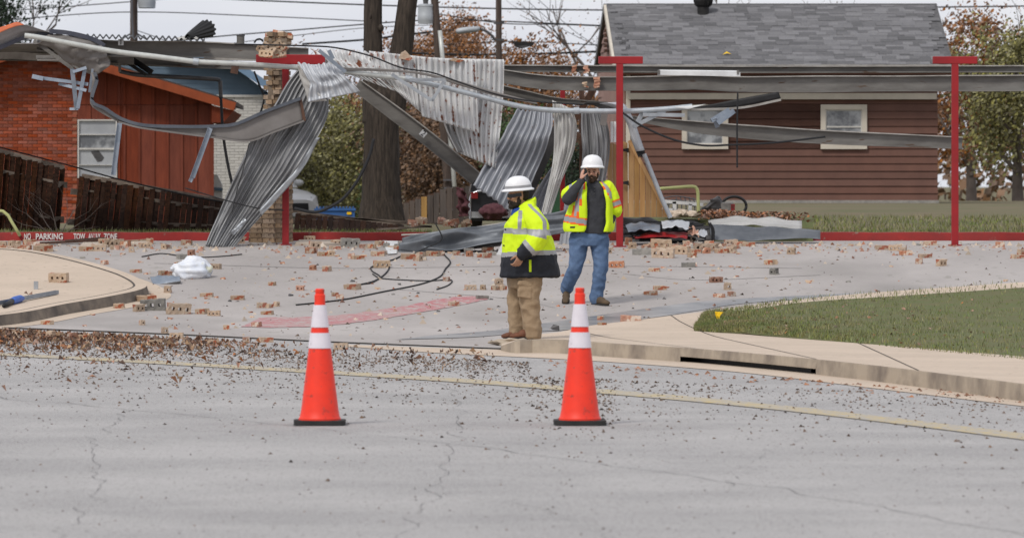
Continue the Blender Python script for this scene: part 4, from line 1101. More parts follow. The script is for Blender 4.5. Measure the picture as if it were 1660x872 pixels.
# ================================================================== wrecked canopy
YW = 75.6
def beam(name, label, pts, h, Y, material='steel', depth=.07, lip=True, group=None, cat_='beam', nseg=30, marks=None):
    """lipped channel seen from its open side; h in picture units (one value or one per point)"""
    P = cat(PL(Y, *pts), nseg)
    hs = h if isinstance(h, (list, tuple)) else [h] * len(pts)
    c = sum(P, V()) / len(P); c.z = min(p.z for p in P)
    t = thing(name, label, cat_, c, group)
    H_ = max(hs) * Y / F / 2
    sc = []
    for i in range(nseg + 1):
        k = i / nseg * (len(hs) - 1); j = min(len(hs) - 2, int(k)); sc.append(lerp(hs[j], hs[j+1], k - j) / max(hs))
    w, l_ = .006, .018
    up = (0, 0, 1)
    d = depth
    b = MB(); b.sweep(P, [(0, -H_), (0, H_), (-.008, H_), (-.008, -H_)], scale=sc); b.build('web', M[material], t, fixn=True, smooth=False)
    for s in (1, -1):
        b = MB(); b.sweep(P, [(-.004, s * H_ - s * .002), (d, s * H_ - s * .002), (d, s * (H_ - l_)), (d - .006, s * (H_ - l_)), (d - .006, s * (H_ - .010)), (-.004, s * (H_ - .010))], scale=sc)
        b.build('flange', M['steel_lip' if s > 0 and lip else material], t)  # upper flange paler: the highlight along its top is put into the colour
    return t, P, H_
# --- long left purlin
t, P, H_ = beam('steel_beam', 'long grey steel purlin holding up the torn corrugated roof edge', [(60, 70), (125, 75), (190, 79.5), (330, 80.5), (440, 86), (500, 88)], [26, 27, 27, 26, 24, 20], 76.2, depth=.06)
b = MB(); p = W(196, 69, 76.08); b.box(p, (.075, .004, .085)); pl = b.build('number_plate', M['whitepaint2'] if 'whitepaint2' in M else M['tube_white'], t)
me = text_mesh('1', .115, Matrix.Rotation(R(90), 4, 'X'), M['black'], .001); o = bpy.data.objects.new('plate_digit', me); COL.objects.link(o); o.parent = pl; o.location = p + V((0, -.0035, 0)) - ORG[t.name]; ORG[o.name] = p
# far left deep purlin under the fascia
beam('steel_beam', 'shadowed steel purlin along the top of the brick wall', [(-120, 90), (60, 91), (190, 96), (330, 103)], 17, 78.2, 'steel', .08)
beam('steel_beam', 'tan weathered back purlin below the long left pipe', [(170, 98), (260, 101), (330, 105), (430, 110)], [16, 15, 12, 9], 78.6, 'steel', .06)
# --- right beams
beam('steel_beam', 'straight rear steel purlin crossing in front of the brown house eave', [(790, 111), (1000, 112), (1200, 113), (1660, 112)], 12, 79.0, 'steel', .07)
beam('steel_beam', 'thick bent steel purlin passing behind the red T post', [(770, 118), (815, 124), (885, 134), (1000, 136), (1110, 134), (1128, 133), (1200, 137), (1420, 136), (1660, 135)], [22, 24, 23, 25, 26, 28, 26, 27, 27], 76.6, 'steel', .07)
beam('steel_beam', 'drooping thin purlin behind the galvanised pipe at the sheet tops', [(800, 143), (860, 156), (900, 163), (985, 168)], [17, 15, 8, 5], 76.9, 'steel', .05)
beam('steel_beam', 'fallen steel purlin slung low across the cream framed window', [(1024, 192), (1060, 197), (1120, 205), (1200, 213), (1330, 222), (1560, 232)], [8, 20, 24, 23, 22, 20], 76.3, 'steel', .07)
t, P, H_ = beam('steel_beam', 'steel purlin dropped diagonally in front of the big tree', [(578, 138), (640, 184), (700, 230), (772, 290)], [22, 25, 25, 24], 76.4, 'steel', .05)
p = W(686, 217, 76.30); rot = Matrix.Rotation(R(40), 4, 'Y')
b = MB(); b.box(p, (.085, .004, .085), rot=rot.to_3x3()); pl = b.build('number_plate', M['tube_white'], t)
me = text_mesh('2', .115, rot @ Matrix.Rotation(R(90), 4, 'X'), M['black'], .001); o = bpy.data.objects.new('plate_digit', me); COL.objects.link(o); o.parent = pl; o.location = p + V((0, -.0035, 0)) - ORG[t.name]; ORG[o.name] = p
for (x, y, m_, lab) in ((932, 113, 'chip_red', 'crumbled brick lump stuck between the rear beams'), (950, 113, 'chip_red', 'second crumbled brick lump wedged between the rear beams'), (969, 134, 'chip_red', 'broken red brick standing on the thick bent purlin'), (949, 138, 'tan_brick', 'tan brick bit resting on the purlin lip')):
    b = MB(); w_, h_ = (8, 13) if 'rear' in lab else ((10, 17) if 'red brick' in lab else (8, 9))
    for i in range(4):
        c = W(x + random.uniform(-2, 2), y - h_ / 2 + (i + .5) * h_ / 4, 79.0 - .09 if 'rear' in lab else 76.5); b.box(c, (w_ * .0083, .06, h_ / 4 * .0083), rot=Matrix.Rotation(random.uniform(-.25, .25), 3, 'Y'), jit=.008)
    tag(b.build('brick_lump', M[m_]), lab, 'brick')
# --- the red T posts
def tpost(x, ytop, ybot, bx0, bx1, by0, by1, Y, label, wpx=11):
    base = W(x, ybot, Y); base.z = gz(base.x, Y)
    t = thing('canopy_post', label, 'post', base, 'red canopy posts')
    p = W(x, by1 - 1, Y); b = MB(); w_ = wpx * Y / F
    b.box(((base.x + p.x) / 2, Y, (base.z + p.z) / 2), (w_, w_, p.z - base.z)); o = b.build('shaft', M['red_steel'], t)
    md = o.modifiers.new('bevel', 'BEVEL'); md.width = .008; md.segments = 2
    a, c = W(bx0, by0, Y), W(bx1, by1, Y); b = MB(); b.box(((a.x + c.x) / 2, Y, (a.z + c.z) / 2), (c.x - a.x, w_ * 1.1, a.z - c.z)); o = b.build('crossbar', M['red_steel'], t)
    md = o.modifiers.new('bevel', 'BEVEL'); md.width = .008; md.segments = 2
    b = MB(); b.box((base.x, Y, base.z + .010), (.17, .17, .02)); b.build('base_plate', M['red_steel'], t)
tpost(1004.5, 103, 398, 970, 1042, 92, 104, 74.95, 'red steel T post standing beside the worker with the phone')
tpost(463, 103, 401, 415, 527, 89, 105, 75.35, 'red steel T post against the brick pier')
tpost(912, 140, 384, 886, 938, 128, 140, 77.6, 'red steel post standing half hidden behind the hanging pale sheet', 8)
tpost(1548, 103, 398, 1512, 1584, 92, 104, 75.2, 'red steel T post in front of the end of the brown house')
for x, yt, yb_, lab, w_ in ((943, 140, 330, 'upright brown wooden post behind the pale hanging sheets', 8),):
    b = MB(); b.box((W(x, 0, 77.4).x, 77.4, (W(x, yt, 77.4).z + gz(2.5, 77.4)) / 2), (w_ / 118, w_ / 118, W(x, yt, 77.4).z - gz(2.5, 77.4))); tag(b.build('wooden_post', M['wood_brown']), lab, 'post', kind='thing')
b = MB(); b.bar(W(962, 146, 77.1), W(925, 205, 77.3), .09, .05, (0, 1, 0)); tag(b.build('wood_brace', M['wood_brown']), 'short brown board slanting under the thick bent purlin', 'board', kind='thing')
b = MB(); b.bar(W(937, 215, 76.7), W(858, 352, 76.9), .10, .07, (0, 1, 0)); tag(b.build('rusty_angle_bar', M['wood_brown']), 'rusty brown bar slanting behind the curled pale sheet', 'bar', kind='thing')
b = MB(); b.bar(W(905, 205, 76.3), W(848, 335, 76.5), .13, .06, (0, 1, 0)); tag(b.build('dark_channel', M['steel_dark']), 'dark steel channel lying under the slanting corrugated sheet', 'channel', kind='thing')
# --- brick pier
YPI = 76.0; SPI = F / YPI
pc = W(439, 0, YPI); base = V((pc.x, YPI + .1, gz(pc.x, YPI)))
pier = thing('brick_pier', 'tan brick canopy pier, torn away above and mortared below', 'pier', base)
ang = R(-34); Rz = Matrix.Rotation(ang, 3, 'Z')
bw_, bh_, bd_ = .205, .0662, .10
b = MB(); b.box((0, 0, 0), (bw_ - .009, bd_ - .006, bh_ - .008)); pm = b.mesh('brick', M['col_brick'])
w2 = .44
corners = MB(); stk_top = int((W(0, 287, YPI).z - base.z) / bh_)
core = MB(); core.box(V((0, 0, stk_top * bh_ / 2 - .01)) + base, (w2 - .022, w2 - .022, stk_top * bh_ - .03), rot=Rz); core.build('core', M['col_mortar'], pier)
for r in range(stk_top):
    z = base.z + (r + .5) * bh_
    for sd in range(4):
        Rs = Matrix.Rotation(sd * math.pi / 2, 3, 'Z')
        for c in range(2):
            off_ = bd_ / 2 if r % 2 else -bd_ / 2
            lx = -w2 / 2 + (c + .5) * bw_ + (bd_ * .17 if r % 2 else .03)
            if r > stk_top - 3 and random.random() < .35: continue
            lp = Rz @ (Rs @ V((lx, -w2 / 2 + bd_ / 2 - .006, 0)))
            inst('brick', pm, V((base.x, base.y, z)) + lp + V((0, 0, random.uniform(-.002, .002))), pier, rot=(random.uniform(-.02, .02), random.uniform(-.02, .02), ang + sd * math.pi / 2 + random.uniform(-.03, .03)))
# upper broken half, narrower and ragged
def ucol(y): return lerp(450, 447, (y - 60) / 230)
y = 287
r = 0
while y > 56:
    z = W(0, y - 4, YPI).z; xc = ucol(y); half_ = 13 + 4 * math.sin(y * .21)
    if y > 230: xc -= (y - 230) * .06
    n = 2
    Rz2 = Matrix.Rotation(R(-34), 3, 'Z')
    for k, (lx, ly) in enumerate(((-.055, -.05), (.05, -.03), (-.05, .06), (.05, .07))):
        if random.random() < .08: continue
        if y < 70 and k == 1: continue
        lp = Rz2 @ V((lx + (.015 if r % 2 else -.015), ly, 0))
        inst('brick', pm, V((W(xc, y, YPI).x, YPI + .22, z)) + lp, pier, rot=(random.uniform(-.05, .05), random.uniform(-.05, .05), R(-34) + (math.pi / 2 if r % 2 else 0) + random.uniform(-.06, .06)), scale=(.92, 1.05, 1))
    y -= bh_ * SPI; r += 1
core = MB(); core.bar(V((W(447, 0, YPI).x, YPI + .26, W(0, 290, YPI).z)), V((W(450, 0, YPI).x, YPI + .26, W(0, 62, YPI).z)), .25, .22, (0, 1, 0)); core.build('core', M['col_mortar'], pier)
# --- loose brick chunk on the red crossbar
ck = thing('brick_chunk', 'chunk of tan cored bricks tilted on top of the red crossbar', 'brick chunk', W(441, 89, 75.0))
# core-holed brick meshes shared by the chunks and the loose bricks
def cored(name, Lx=.195, Wy=.092, Hz=.070, material='tan_brick', holes=3, seed=0, cut=0, axis=0):
    """real core holes through the brick"""
    rnd = random.Random(seed)
    xs = [-Lx / 2]; hw = .024
    for k in range(holes):
        c = Lx * ((k + .5) / holes - .5) * .9; xs += [c - hw / 2, c + hw / 2]
    xs.append(Lx / 2); ys = [-Wy / 2, -.013, .013, Wy / 2]
    if cut: xs[-1] += rnd.uniform(-.01, .01)
    j = [[V((rnd.gauss(0, .0025), rnd.gauss(0, .0025), rnd.gauss(0, .002))) for _ in ys] for _ in xs]
    if cut:
        for iy in range(4): j[-1][iy] += V((rnd.uniform(-.03, .01), 0, rnd.uniform(-.012, .004)))
    def pt(i, k, z): return V((xs[i], ys[k], z)) + j[i][k]
    v = {}; b = MB(); vs = []; fs = []
    def idx(i, k, t):
        key = (i, k, t)
        if key not in v: v[key] = len(vs); vs.append(pt(i, k, Hz / 2 if t else -Hz / 2))
        return v[key]
    nx, ny = len(xs) - 1, 3
    for i in range(nx):
        for k in range(ny):
            hole = (k == 1 and i % 2 == 1)
            a = ((i, k), (i+1, k), (i+1, k+1), (i, k+1))
            if not hole:
                fs.append(tuple(idx(p, q, 1) for p, q in a)); fs.append(tuple(idx(p, q, 0) for p, q in a[::-1]))
            else:
                for (p, q) in zip(a, a[1:] + a[:1]): fs.append((idx(*p, 0), idx(*q, 0), idx(*q, 1), idx(*p, 1)))
    for i in range(nx):
        fs.append((idx(i, 0, 0), idx(i+1, 0, 0), idx(i+1, 0, 1), idx(i, 0, 1))); fs.append((idx(i+1, 3, 0), idx(i, 3, 0), idx(i, 3, 1), idx(i+1, 3, 1)))
    for k in range(ny):
        fs.append((idx(0, k+1, 0), idx(0, k, 0), idx(0, k, 1), idx(0, k+1, 1))); fs.append((idx(nx, k, 0), idx(nx, k+1, 0), idx(nx, k+1, 1), idx(nx, k, 1)))
    b.add(vs, fs)
    return b.mesh(name, M[material], fixn=True)
def chip(name, size, material, seed):
    rnd = random.Random(seed); bm = bmesh.new()
    for _ in range(13): bm.verts.new(V((rnd.uniform(-1, 1) * size[0] / 2, rnd.uniform(-1, 1) * size[1] / 2, rnd.uniform(-1, 1) ** 1 * size[2] / 2)))
    r = bmesh.ops.convex_hull(bm, input=bm.verts)
    bmesh.ops.delete(bm, geom=list({g for g in r['geom_interior'] + r['geom_unused'] if isinstance(g, bmesh.types.BMVert)}), context='VERTS')
    zmin = min(v.co.z for v in bm.verts)
    me = bpy.data.meshes.new(name); bm.to_mesh(me); bm.free(); me.materials.append(M[material]); return me
BM = {}
for m_, mm in (('t', 'tan_brick'), ('r', 'chip_red'), ('p', 'chip_pink'), ('g', 'chip_grey')):
    BM[m_] = [cored('brick', .195, material=mm, seed=1), cored('brick', .195, material=mm, seed=2), cored('brick', .195, material=mm, seed=5)]
    BM[m_ + 'h'] = [cored('brick', .115, material=mm, holes=2, seed=3, cut=1), cored('brick', .10, material=mm, holes=1, seed=4, cut=1), cored('brick', .13, material=mm, holes=2, seed=6, cut=1)]
    BM[m_ + 'c'] = [chip('brick', (.09, .07, .045), mm, 10 + k) for k in range(4)]
BM['k'] = [chip('brick', (.07, .06, .05), 'steel_dark', 31), chip('brick', (.07, .05, .035), 'chip_grey', 32)]
def chunkbrick(p, rot, parent, kind='t'):
    inst('brick', random.choice(BM[kind]), p, parent, rot=rot)
for (x, y, a) in ((427, 83, .55), (436, 78, .55), (446, 75, -.5), (455, 81, -.6), (432, 88, .1), (452, 88, -.1), (441, 84, .2)):
    chunkbrick(W(x, y, 75.0 + random.uniform(-.04, .06)), (R(80), a * 1, random.uniform(-.3, .3)), ck)
t = thing('brick_chunk', 'mortared cluster of bricks left on top of the pier above the beam', 'brick chunk', W(455, 70, 76.3))
for x, y in ((445, 65), (460, 65), (449, 59), (463, 60), (453, 55), (460, 69), (446, 70), (442, 59)):
    inst('brick', random.choice(BM['r'] + BM['p']), W(x, y, 76.3 + random.uniform(-.05, .08)), t, rot=(random.uniform(-.3, .3), random.uniform(-.25, .25), random.uniform(-.8, .8)))

# --- roof edge and curled dark sheet
sheet('roof_sheet', 'dark corrugated roof edge still lying on the long left purlin', 'sheet', PL(75.9, (119, 60), (119, 57, 5)), PL(75.9, (332, 66), (332, 62, 5)), 21, 'sheet_dark', amp=.017, nv=6, face=V((0, 0, 1)))
b = MB(); rows = []; uv = []
ctr_ = W(326, 50, 77.0)
n_ = 9
for i in range(73):      # curled end: corrugated half funnel opening to the sky
    u = i / 72; a = lerp(R(200), R(-40), u); row = []
    for j in range(15):
        v_ = j / 14
        rad = lerp(.05, .165, v_ ** .8) + .016 * math.sin(2 * math.pi * n_ * u) * v_
        c = W(lerp(305, 334, v_), lerp(62, 49, v_), 76.6)
        row.append(c + V((math.cos(a) * rad * .75, (v_ - .5) * .5, math.sin(a) * rad * .85)))
    rows.append(row)
b.grid(rows); tag(b.build('curled_sheet', M['sheet_dark'], smooth=True, fixn=False, solid=.003), 'black corrugated sheet curled up against the sky on the roof edge', 'sheet', kind='thing')
sheet('roof_scrap', 'small pale torn strip below the curled black sheet', 'sheet', PL(76.5, (287, 62), (297, 60), (305, 54)), PL(76.4, (290, 65), (318, 64), (322, 62)), 4, 'sheet_pale', amp=.006)
# --- torn fascia on the far left
t = thing('torn_fascia', 'torn pale grey sheet metal fascia with an orange painted edge', 'fascia', W(40, 80, YW - .3))
sheet('panel', '', '', PL(YW - .35, (-90, 82), (-10, 55), (34, 41), (60, 45), (86, 52)), PL(YW - .15, (-90, 112), (-10, 81), (35, 62), (58, 57), (86, 53)), 0, 'fabric_grey', parent=t, nu=12, crumple=.03, seed=2)
sheet('stripe', '', '', PL(YW - .37, (-90, 74), (-10, 48), (12, 41), (28, 36), (38, 40)), PL(YW - .39, (-90, 86), (-10, 58), (12, 48), (30, 42), (39, 41)), 0, 'orange_stripe', parent=t, nu=4, seed=2)
b = MB(); b.sweep(cat(PL(YW - .22, (-90, 114), (-10, 82), (35, 63), (58, 58), (86, 53)), 24), [(-.02, -.028), (.02, -.028), (.02, .028), (-.02, .028)]); b.build('trim', M['fabric_edge'], t)
sheet('twisted_panel', '', '', PL(YW - .3, (80, 52), (105, 54), (135, 60), (158, 68), (168, 75)), PL(YW - .1, (62, 60), (82, 76), (108, 98), (140, 116), (158, 121)), 0, 'gutter', parent=t, nu=16, crumple=.05, wave=.12, seed=4, crease=0.030)
sheet('twisted_panel', '', '', PL(YW - .32, (166, 73), (174, 86), (180, 106)), PL(YW - .2, (100, 80), (120, 96), (156, 122)), 0, 'gutter', parent=t, nu=10, crumple=.03, wave=.06, seed=6, crease=0.030)
b = MB(); b.sweep(cat(PL(YW - .34, (80, 51), (105, 53), (135, 59), (158, 67), (169, 75)), 20), [(-.012, -.03), (.012, -.03), (.012, .03), (-.012, .03)]); b.build('trim', M['fabric_edge'], t)
sheet('soffit_sheet', 'dark canopy soffit sheet in shade over the brick wall', 'sheet', PL(YW + .2, (-120, 84), (20, 72), (110, 74), (180, 84)), PL(YW + 3.2, (-120, 97), (20, 97), (110, 98), (180, 100)), 8, 'gutter', amp=.012, face=V((0, 0, 1)))
b = MB(); b.sweep(PL(77.2, (-120, 92), (20, 90), (112, 96)), [(-.05, -.05), (.05, -.05), (.05, .05), (-.05, .05)]); tag(b.build('eave_gutter', M['steel_lip']), 'pale square gutter running under the torn fascia', 'gutter', kind='thing')
t = thing('strip_light', 'white tube light fitting hung under the torn fascia', 'light', W(88, 96, 76.9))
b = MB(); b.box(W(88, 93, 76.9), (.50, .1, .05)); b.build('housing', M['tube_white'], t); b = MB(); b.tube([W(60, 97, 76.85), W(117, 97, 76.85)], .016, 8); b.build('tube', M['tube_white'], t)
b = MB()
for p_, q_ in (((55, 66), (118, 112)), ((75, 68), (128, 112)), ((95, 84), (132, 104))): b.bar(W(*p_, 75.9), W(*q_, 75.8), .05, .04, (0, 1, 0))
tag(b.build('rafter_bars', M['steel']), 'crossed thin bars hanging below the torn fascia', 'bars', kind='thing')
# --- the long pipe
t = thing('conduit_pipe', 'long sagging pale pipe strung through all the canopy wreckage', 'pipe', W(600, 122, YW - .45))
pa = [(40, 58), (62, 61), (180, 83), (250, 92), (317, 100.5)]
pb = [(317, 100.5), (415, 105.5), (480, 110), (560, 117), (620, 124), (661, 128)]
pcx = [(661, 128), (700, 137), (780, 157), (830, 170), (880, 178), (935, 180), (1012, 180.5), (1075, 177.5), (1122, 173)]
for pts, m_, r_ in ((pa, 'pipe_white', .036), (pb, 'pipe_white', .034), (pcx, 'pipe_galv', .036)):
    b = MB(); b.tube(cat(PL(YW - .45, *pts), 40), r_, 12); b.build('pipe', M[m_], t, smooth=True, sharp=60)
for (x, y, x2, y2) in ((313, 100, 322, 101), (657, 127, 668, 129.6), (930, 180, 939, 180)):
    b = MB(); b.tube([W(x, y, YW - .45), W(x2, y2, YW - .45)], .047, 12); b.build('coupling', M['pipe_galv'], t, smooth=True, sharp=60)
b = MB(); b.box(W(381, 111, YW - .42), (.10, .09, .15), rot=Matrix.Rotation(.2, 3, 'Y')); tag(b.build('pipe_block', M['wood_brown']), 'brown block strapped to the long pipe before the red crossbar', 'block', kind='thing')
# --- under-canopy odds on the left
b = MB(); b.tube(cat(PL(77.5, (194, 116), (225, 122), (300, 126), (352, 129), (357, 131)), 30), .030, 8); b.tube(cat(PL(77.5, (357, 131), (358, 160)), 6), .028, 8); tag(b.build('conduit_elbow', M['steel_dark'], smooth=True), 'thin dark conduit elbow hanging before the blue gable', 'conduit', kind='thing')
b = MB(); b.bar(W(210, 94, 77.3), W(246, 118, 77.2), .08, .06, (0, 1, 0)); b.bar(W(208, 103, 77.2), W(236, 121, 77.1), .05, .05, (0, 1, 0)); tag(b.build('hanging_bracket', M['black_metal']), 'black bracket hanging before the blue gable', 'bracket', kind='thing')
b = MB(); b.box(W(204, 98, 77.0), (.22, .15, .12)); b.tube([W(194, 102, 77), W(194, 117, 77)], .02, 6); tag(b.build('junction_box', M['steel']), 'weathered metal box under the purlin beside the twisted panel', 'box', kind='thing')
b = MB(); b.tube(cat(PL(77.0, (358, 158), (362, 220), (370, 270), (377, 301)), 30), .020, 6); tag(b.build('hanging_cable', M['wire'], smooth=True), 'black cable dangling in front of the white brick wall', 'cable', kind='thing')
b = MB(); b.tube(cat(PL(76.6, (412, 116), (421, 140), (428, 160), (420, 190), (414, 205)), 30), .014, 6); tag(b.build('hanging_cable', M['wire'], smooth=True), 'thin black cable dangling beside the torn brick pier', 'cable', kind='thing')
b = MB(); b.sweep(PL(78.0, (330, 96), (420, 97), (470, 99)), [(-.02, -.02), (.02, -.02), (.02, .02), (-.02, .02)]); tag(b.build('thin_rail', M['steel_lip']), 'thin pale rail under the purlin left of the red crossbar'.replace('left of', 'reaching'), 'rail', kind='thing')
# --- broken bracket frame in front of the brick wall
t = thing('hanging_bracket', 'twisted blue grey angle frame hanging in front of the brick wall', 'bracket', W(130, 180, YW - .6))
YK = YW - .6
for i, (p_, q_, w_) in enumerate((((52, 124), (70, 128), 7), ((68, 127), (143, 137), 5.5), ((95, 136), (140, 147), 5), ((117, 112), (124, 177), 7), ((138, 110), (126, 176), 6), ((113, 177), (127, 177), 4), ((118, 117), (140, 110), 5), ((150, 112), (145, 150), 4))):
    a, c = W(*p_, YK + (i % 3) * .06), W(*q_, YK + (i % 2) * .08); b = MB(); w_ *= YK / F
    b.sweep([a, c], [(0, -w_/2), (.004, -w_/2), (.004, w_/2), (-w_ * .9, w_/2), (-w_ * .9, w_/2 - .004), (0, w_/2 - .004)], up=(0, .2, 1) if abs(q_[0] - p_[0]) > abs(q_[1] - p_[1]) else (1, .1, 0)); b.build('angle_bar', M['galv_blue'], t)
# --- long bent gutter channel
t = thing('bent_gutter', 'long bent grey gutter channel sagging across the red siding', 'gutter', W(320, 220, YW - .7))
YG = YW - .7
top_ = [(153, 118, .0), (157, 130), (149, 164), (170, 176), (197, 193), (232, 203), (290, 205.5), (345, 205), (383, 201), (430, 181), (487, 160)]
bot_ = [(147, 118, .1), (150, 130), (146, 168), (160, 181), (192, 198), (226, 207), (290, 216), (345, 223), (402, 229), (445, 214), (493, 196)]
sheet('channel', '', '', PL(YG, *top_), PL(YG, *bot_), 0, 'gutter', parent=t, nu=8, nv=60, crumple=.006)
b = MB(); b.sweep(cat(PL(YG - .02, *top_), 60), [(-.03, -.022), (.03, -.022), (.03, .022), (-.03, .022)]); b.build('upper_lip', M['gutter_edge'], t)
b = MB(); b.sweep(cat(PL(YG - .02, *bot_[4:]), 50), [(-.012, -.012), (.03, -.012), (.03, .012), (-.012, .012)]); b.build('lower_lip', M['gutter'], t)
b = MB(); b.prism(PL(YG - .03, (485, 160), (489, 160), (496, 196), (491, 197)), (0, .06, 0)); b.build('end_plate', M['wood_brown'], t)
for p_, q_, w_ in (((194, 200), (184, 284), 8), ((341, 208), (312, 288), 8), ((314, 282), (308, 295), 6)):
    a, c = W(*p_, YG - .06), W(*q_, YG - .08); w_ *= YG / F; b = MB()
    b.sweep([a, c], [(-w_/2, 0), (w_/2, 0), (w_/2, w_*.6), (w_/2 - .005, w_*.6), (w_/2 - .005, .005), (-w_/2, .005)], up=(0, -1, 0)); b.build('hanger_bar', M['galv_blue'], t)
# --- the great draped corrugated sheet
sheet('corrugated_sheet', 'large grey corrugated sheet draped from the beam to the ground in front of the pier', 'sheet',
      PL(YW - .5, (486, 108, .1), (465, 135), (440, 178), (412, 218), (398, 250), (372, 305), (352, 352), (331, 401, -.15)),
      PL(YW - .5, (528, 140, .25), (530, 166, .2), (527, 195, .1), (510, 232), (478, 285), (445, 325), (414, 362), (377, 406, -.1)), 12, 'sheet_grey', amp=.015, nv=70, per=8, crumple=.03, seed=1, crease=.075)
sheet('folded_flange', 'bright folded edge strip along the great draped sheet', 'sheet', PL(YW - .80, (513, 224), (484, 270), (450, 308), (420, 341)), PL(YW - .78, (519, 223), (492, 272), (458, 314), (424, 349)), 0, 'galv', nu=4, nv=40, crumple=.035)
sheet('torn_patch', 'torn pale flap low on the great draped sheet', 'sheet', PL(YW - .66, (396, 354), (388, 362), (372, 378)), PL(YW - .66, (401, 357), (393, 367), (380, 381)), 0, 'galv', nu=5, nv=10, crumple=.04, seed=3)
sheet('folded_sheet', 'small light corrugated sheet folded over the pipe end by the red crossbar', 'sheet',
      PL(YW - .75, (482, 107, .15), (492, 120), (502, 136), (500, 152), (499, 166)), PL(YW - .75, (547, 108, .15), (556, 120), (566, 130), (576, 140), (584, 149)), 8, 'sheet_light', amp=.012, nv=30, crumple=.035, seed=4, crease=0.030)
sheet('folded_sheet', 'narrow side flap of the folded light sheet', 'sheet', PL(YW - .7, (482, 106), (488, 130), (495, 150), (498, 166)), PL(YW - .78, (484, 106), (498, 128), (507, 142), (531, 164)), 0, 'sheet_pale', nu=6, crumple=.02)
b = MB(); b.bar(W(517, 82, YW - .85), W(560, 117, YW - .8), .05, .035, (0, 1, 0)); tag(b.build('angle_bar', M['galv_blue']), 'blue grey angle bar slanting beside the folded light sheet', 'bar', kind='thing')
b = MB(); b.bar(W(533, 82, YW - .7), W(540, 96, YW - .7), .055, .05, (0, 1, 0)); tag(b.build('bracket_plate', M['galv_blue']), 'small blue grey plate at the start of the white rusted sheet', 'plate', kind='thing')
# --- white rusted hanging sheets
sheet('corrugated_sheet', 'white rust streaked corrugated sheet hanging behind the sagging pipe', 'sheet',
      PL(YW - .1, (502, 77, .3), (512, 92), (535, 108), (560, 119)), PL(YW - .1, (600, 84), (600, 100), (612, 120), (640, 148)), 9, 'sheet_white', amp=.02, nv=24, seed=5, crease=0.035)
sheet('corrugated_sheet', 'broad white rust streaked corrugated sheet with a slanting lower edge', 'sheet',
      PL(YW - .05, (598, 83), (604, 110), (622, 132), (640, 146)), PL(YW - .05, (690, 93), (690, 125), (690, 160), (688, 188)), 9, 'sheet_white', amp=.02, nv=26, seed=6, crease=0.030)
sheet('corrugated_sheet', 'white corrugated sheet with rust dashes ending in a pointed corner', 'sheet',
      PL(YW - .12, (676, 92), (677, 125), (680, 160), (684, 189)), PL(YW - .12, (772, 98), (773, 140), (774, 180), (776, 216)), 10, 'sheet_white', amp=.02, nv=30, seed=7, crease=0.020)
sheet('corrugated_sheet', 'long rust streaked corrugated sheet hanging lowest beside the far pole', 'sheet',
      PL(YW + .15, (726, 95), (722, 150), (719, 198), (741, 247)), PL(YW + .15, (817, 97), (816, 150), (811, 210), (803, 273)), 11, 'sheet_white', amp=.02, nv=36, seed=8, crease=0.030)
b = ruled(PL(YW + .25, (719, 180), (722, 200), (728, 222), (741, 246)), PL(YW + .05, (728, 190), (732, 205), (738, 225), (750, 248)), 2, nv=12); tag(b.build('corrugated_scrap', M['sheet_grey'], smooth=True, fixn=False, solid=.003), 'shaded torn edge strip of the lowest hanging sheet', 'sheet', kind='thing')  # shade on this edge is put into its greyer sheet colour
b = MB(); b.prism(PL(YW - .2, (646, 95), (650, 86), (657, 82), (669, 95), (664, 99)), (0, .08, 0)); tag(b.build('brick_lump', M['chip_pink']), 'pinkish brick lump lying on top of the white rusted sheets', 'brick', kind='thing')
b = MB(); b.prism(PL(YW - .2, (728, 98), (737, 94), (752, 98), (745, 102)), (0, .08, 0)); tag(b.build('brick_lump', M['chip_pink']), 'flat pinkish brick lump lying on the white sheet by the far pole', 'brick', kind='thing')
# --- strap, bracket and cables by the pipe
sheet('metal_strap', 'thin grey bent strap running above the sagging pipe', 'strap', PL(YW - .5, (520, 104), (560, 110), (600, 111), (680, 117), (745, 132), (800, 148), (870, 166)), PL(YW - .5, (540, 107), (562, 115), (600, 115.5), (680, 121), (745, 139), (800, 155), (872, 170)), 0, 'gutter', nu=3, nv=40)
t = thing('angle_bracket', 'V shaped galvanised bracket dangling in front of the white rusted sheets', 'bracket', W(695, 165, YW - .6))
for p_, q_ in (((635, 121), (700, 163)), ((700, 164), (722, 129)), ((664, 130), (722, 129))):
    b = MB(); a, c = W(*p_, YW - .56), W(*q_, YW - .6); b.sweep([a, c], [(0, -.022), (.004, -.022), (.004, .022), (-.035, .022), (-.035, .018), (0, .018)]); b.build('angle_bar', M['galv'], t)
t = thing('angle_bracket', 'galvanised bracket hanging from the pipe beside the red T post', 'bracket', W(1035, 212, YW - .55))
for p_, q_ in (((1029, 208), (1042, 184)), ((1026, 206), (1078, 180)), ((1042, 186), (1110, 187))):
    b = MB(); a, c = W(*p_, YW - .5), W(*q_, YW - .45); b.sweep([a, c], [(0, -.025), (.004, -.025), (.004, .025), (-.035, .025), (-.035, .021), (0, .021)]); b.build('angle_bar', M['galv'], t)
t = thing('angle_bracket', 'blue grey bracket hanging before the cream framed window', 'bracket', W(1163, 205, YW - .7))
for p_, q_, w_ in (((1153, 196), (1182, 178), .06), ((1163, 200), (1190, 180), .07), ((1158, 192), (1163, 206), .06)):
    b = MB(); b.bar(W(*p_, YW - .7), W(*q_, YW - .62), w_, .03, (0, 1, 0)); b.build('angle_bar', M['galv_blue'], t)
t = thing('bent_fascia', 'black and white fascia strip rising past the cream framed window', 'fascia', W(1150, 180, YW - .5))
sheet('panel', '', '', PL(YW - .5, (1118, 175), (1150, 170), (1200, 160), (1262, 149)), PL(YW - .5, (1120, 177), (1150, 176), (1200, 173), (1266, 160)), 0, 'black', parent=t, nu=3)
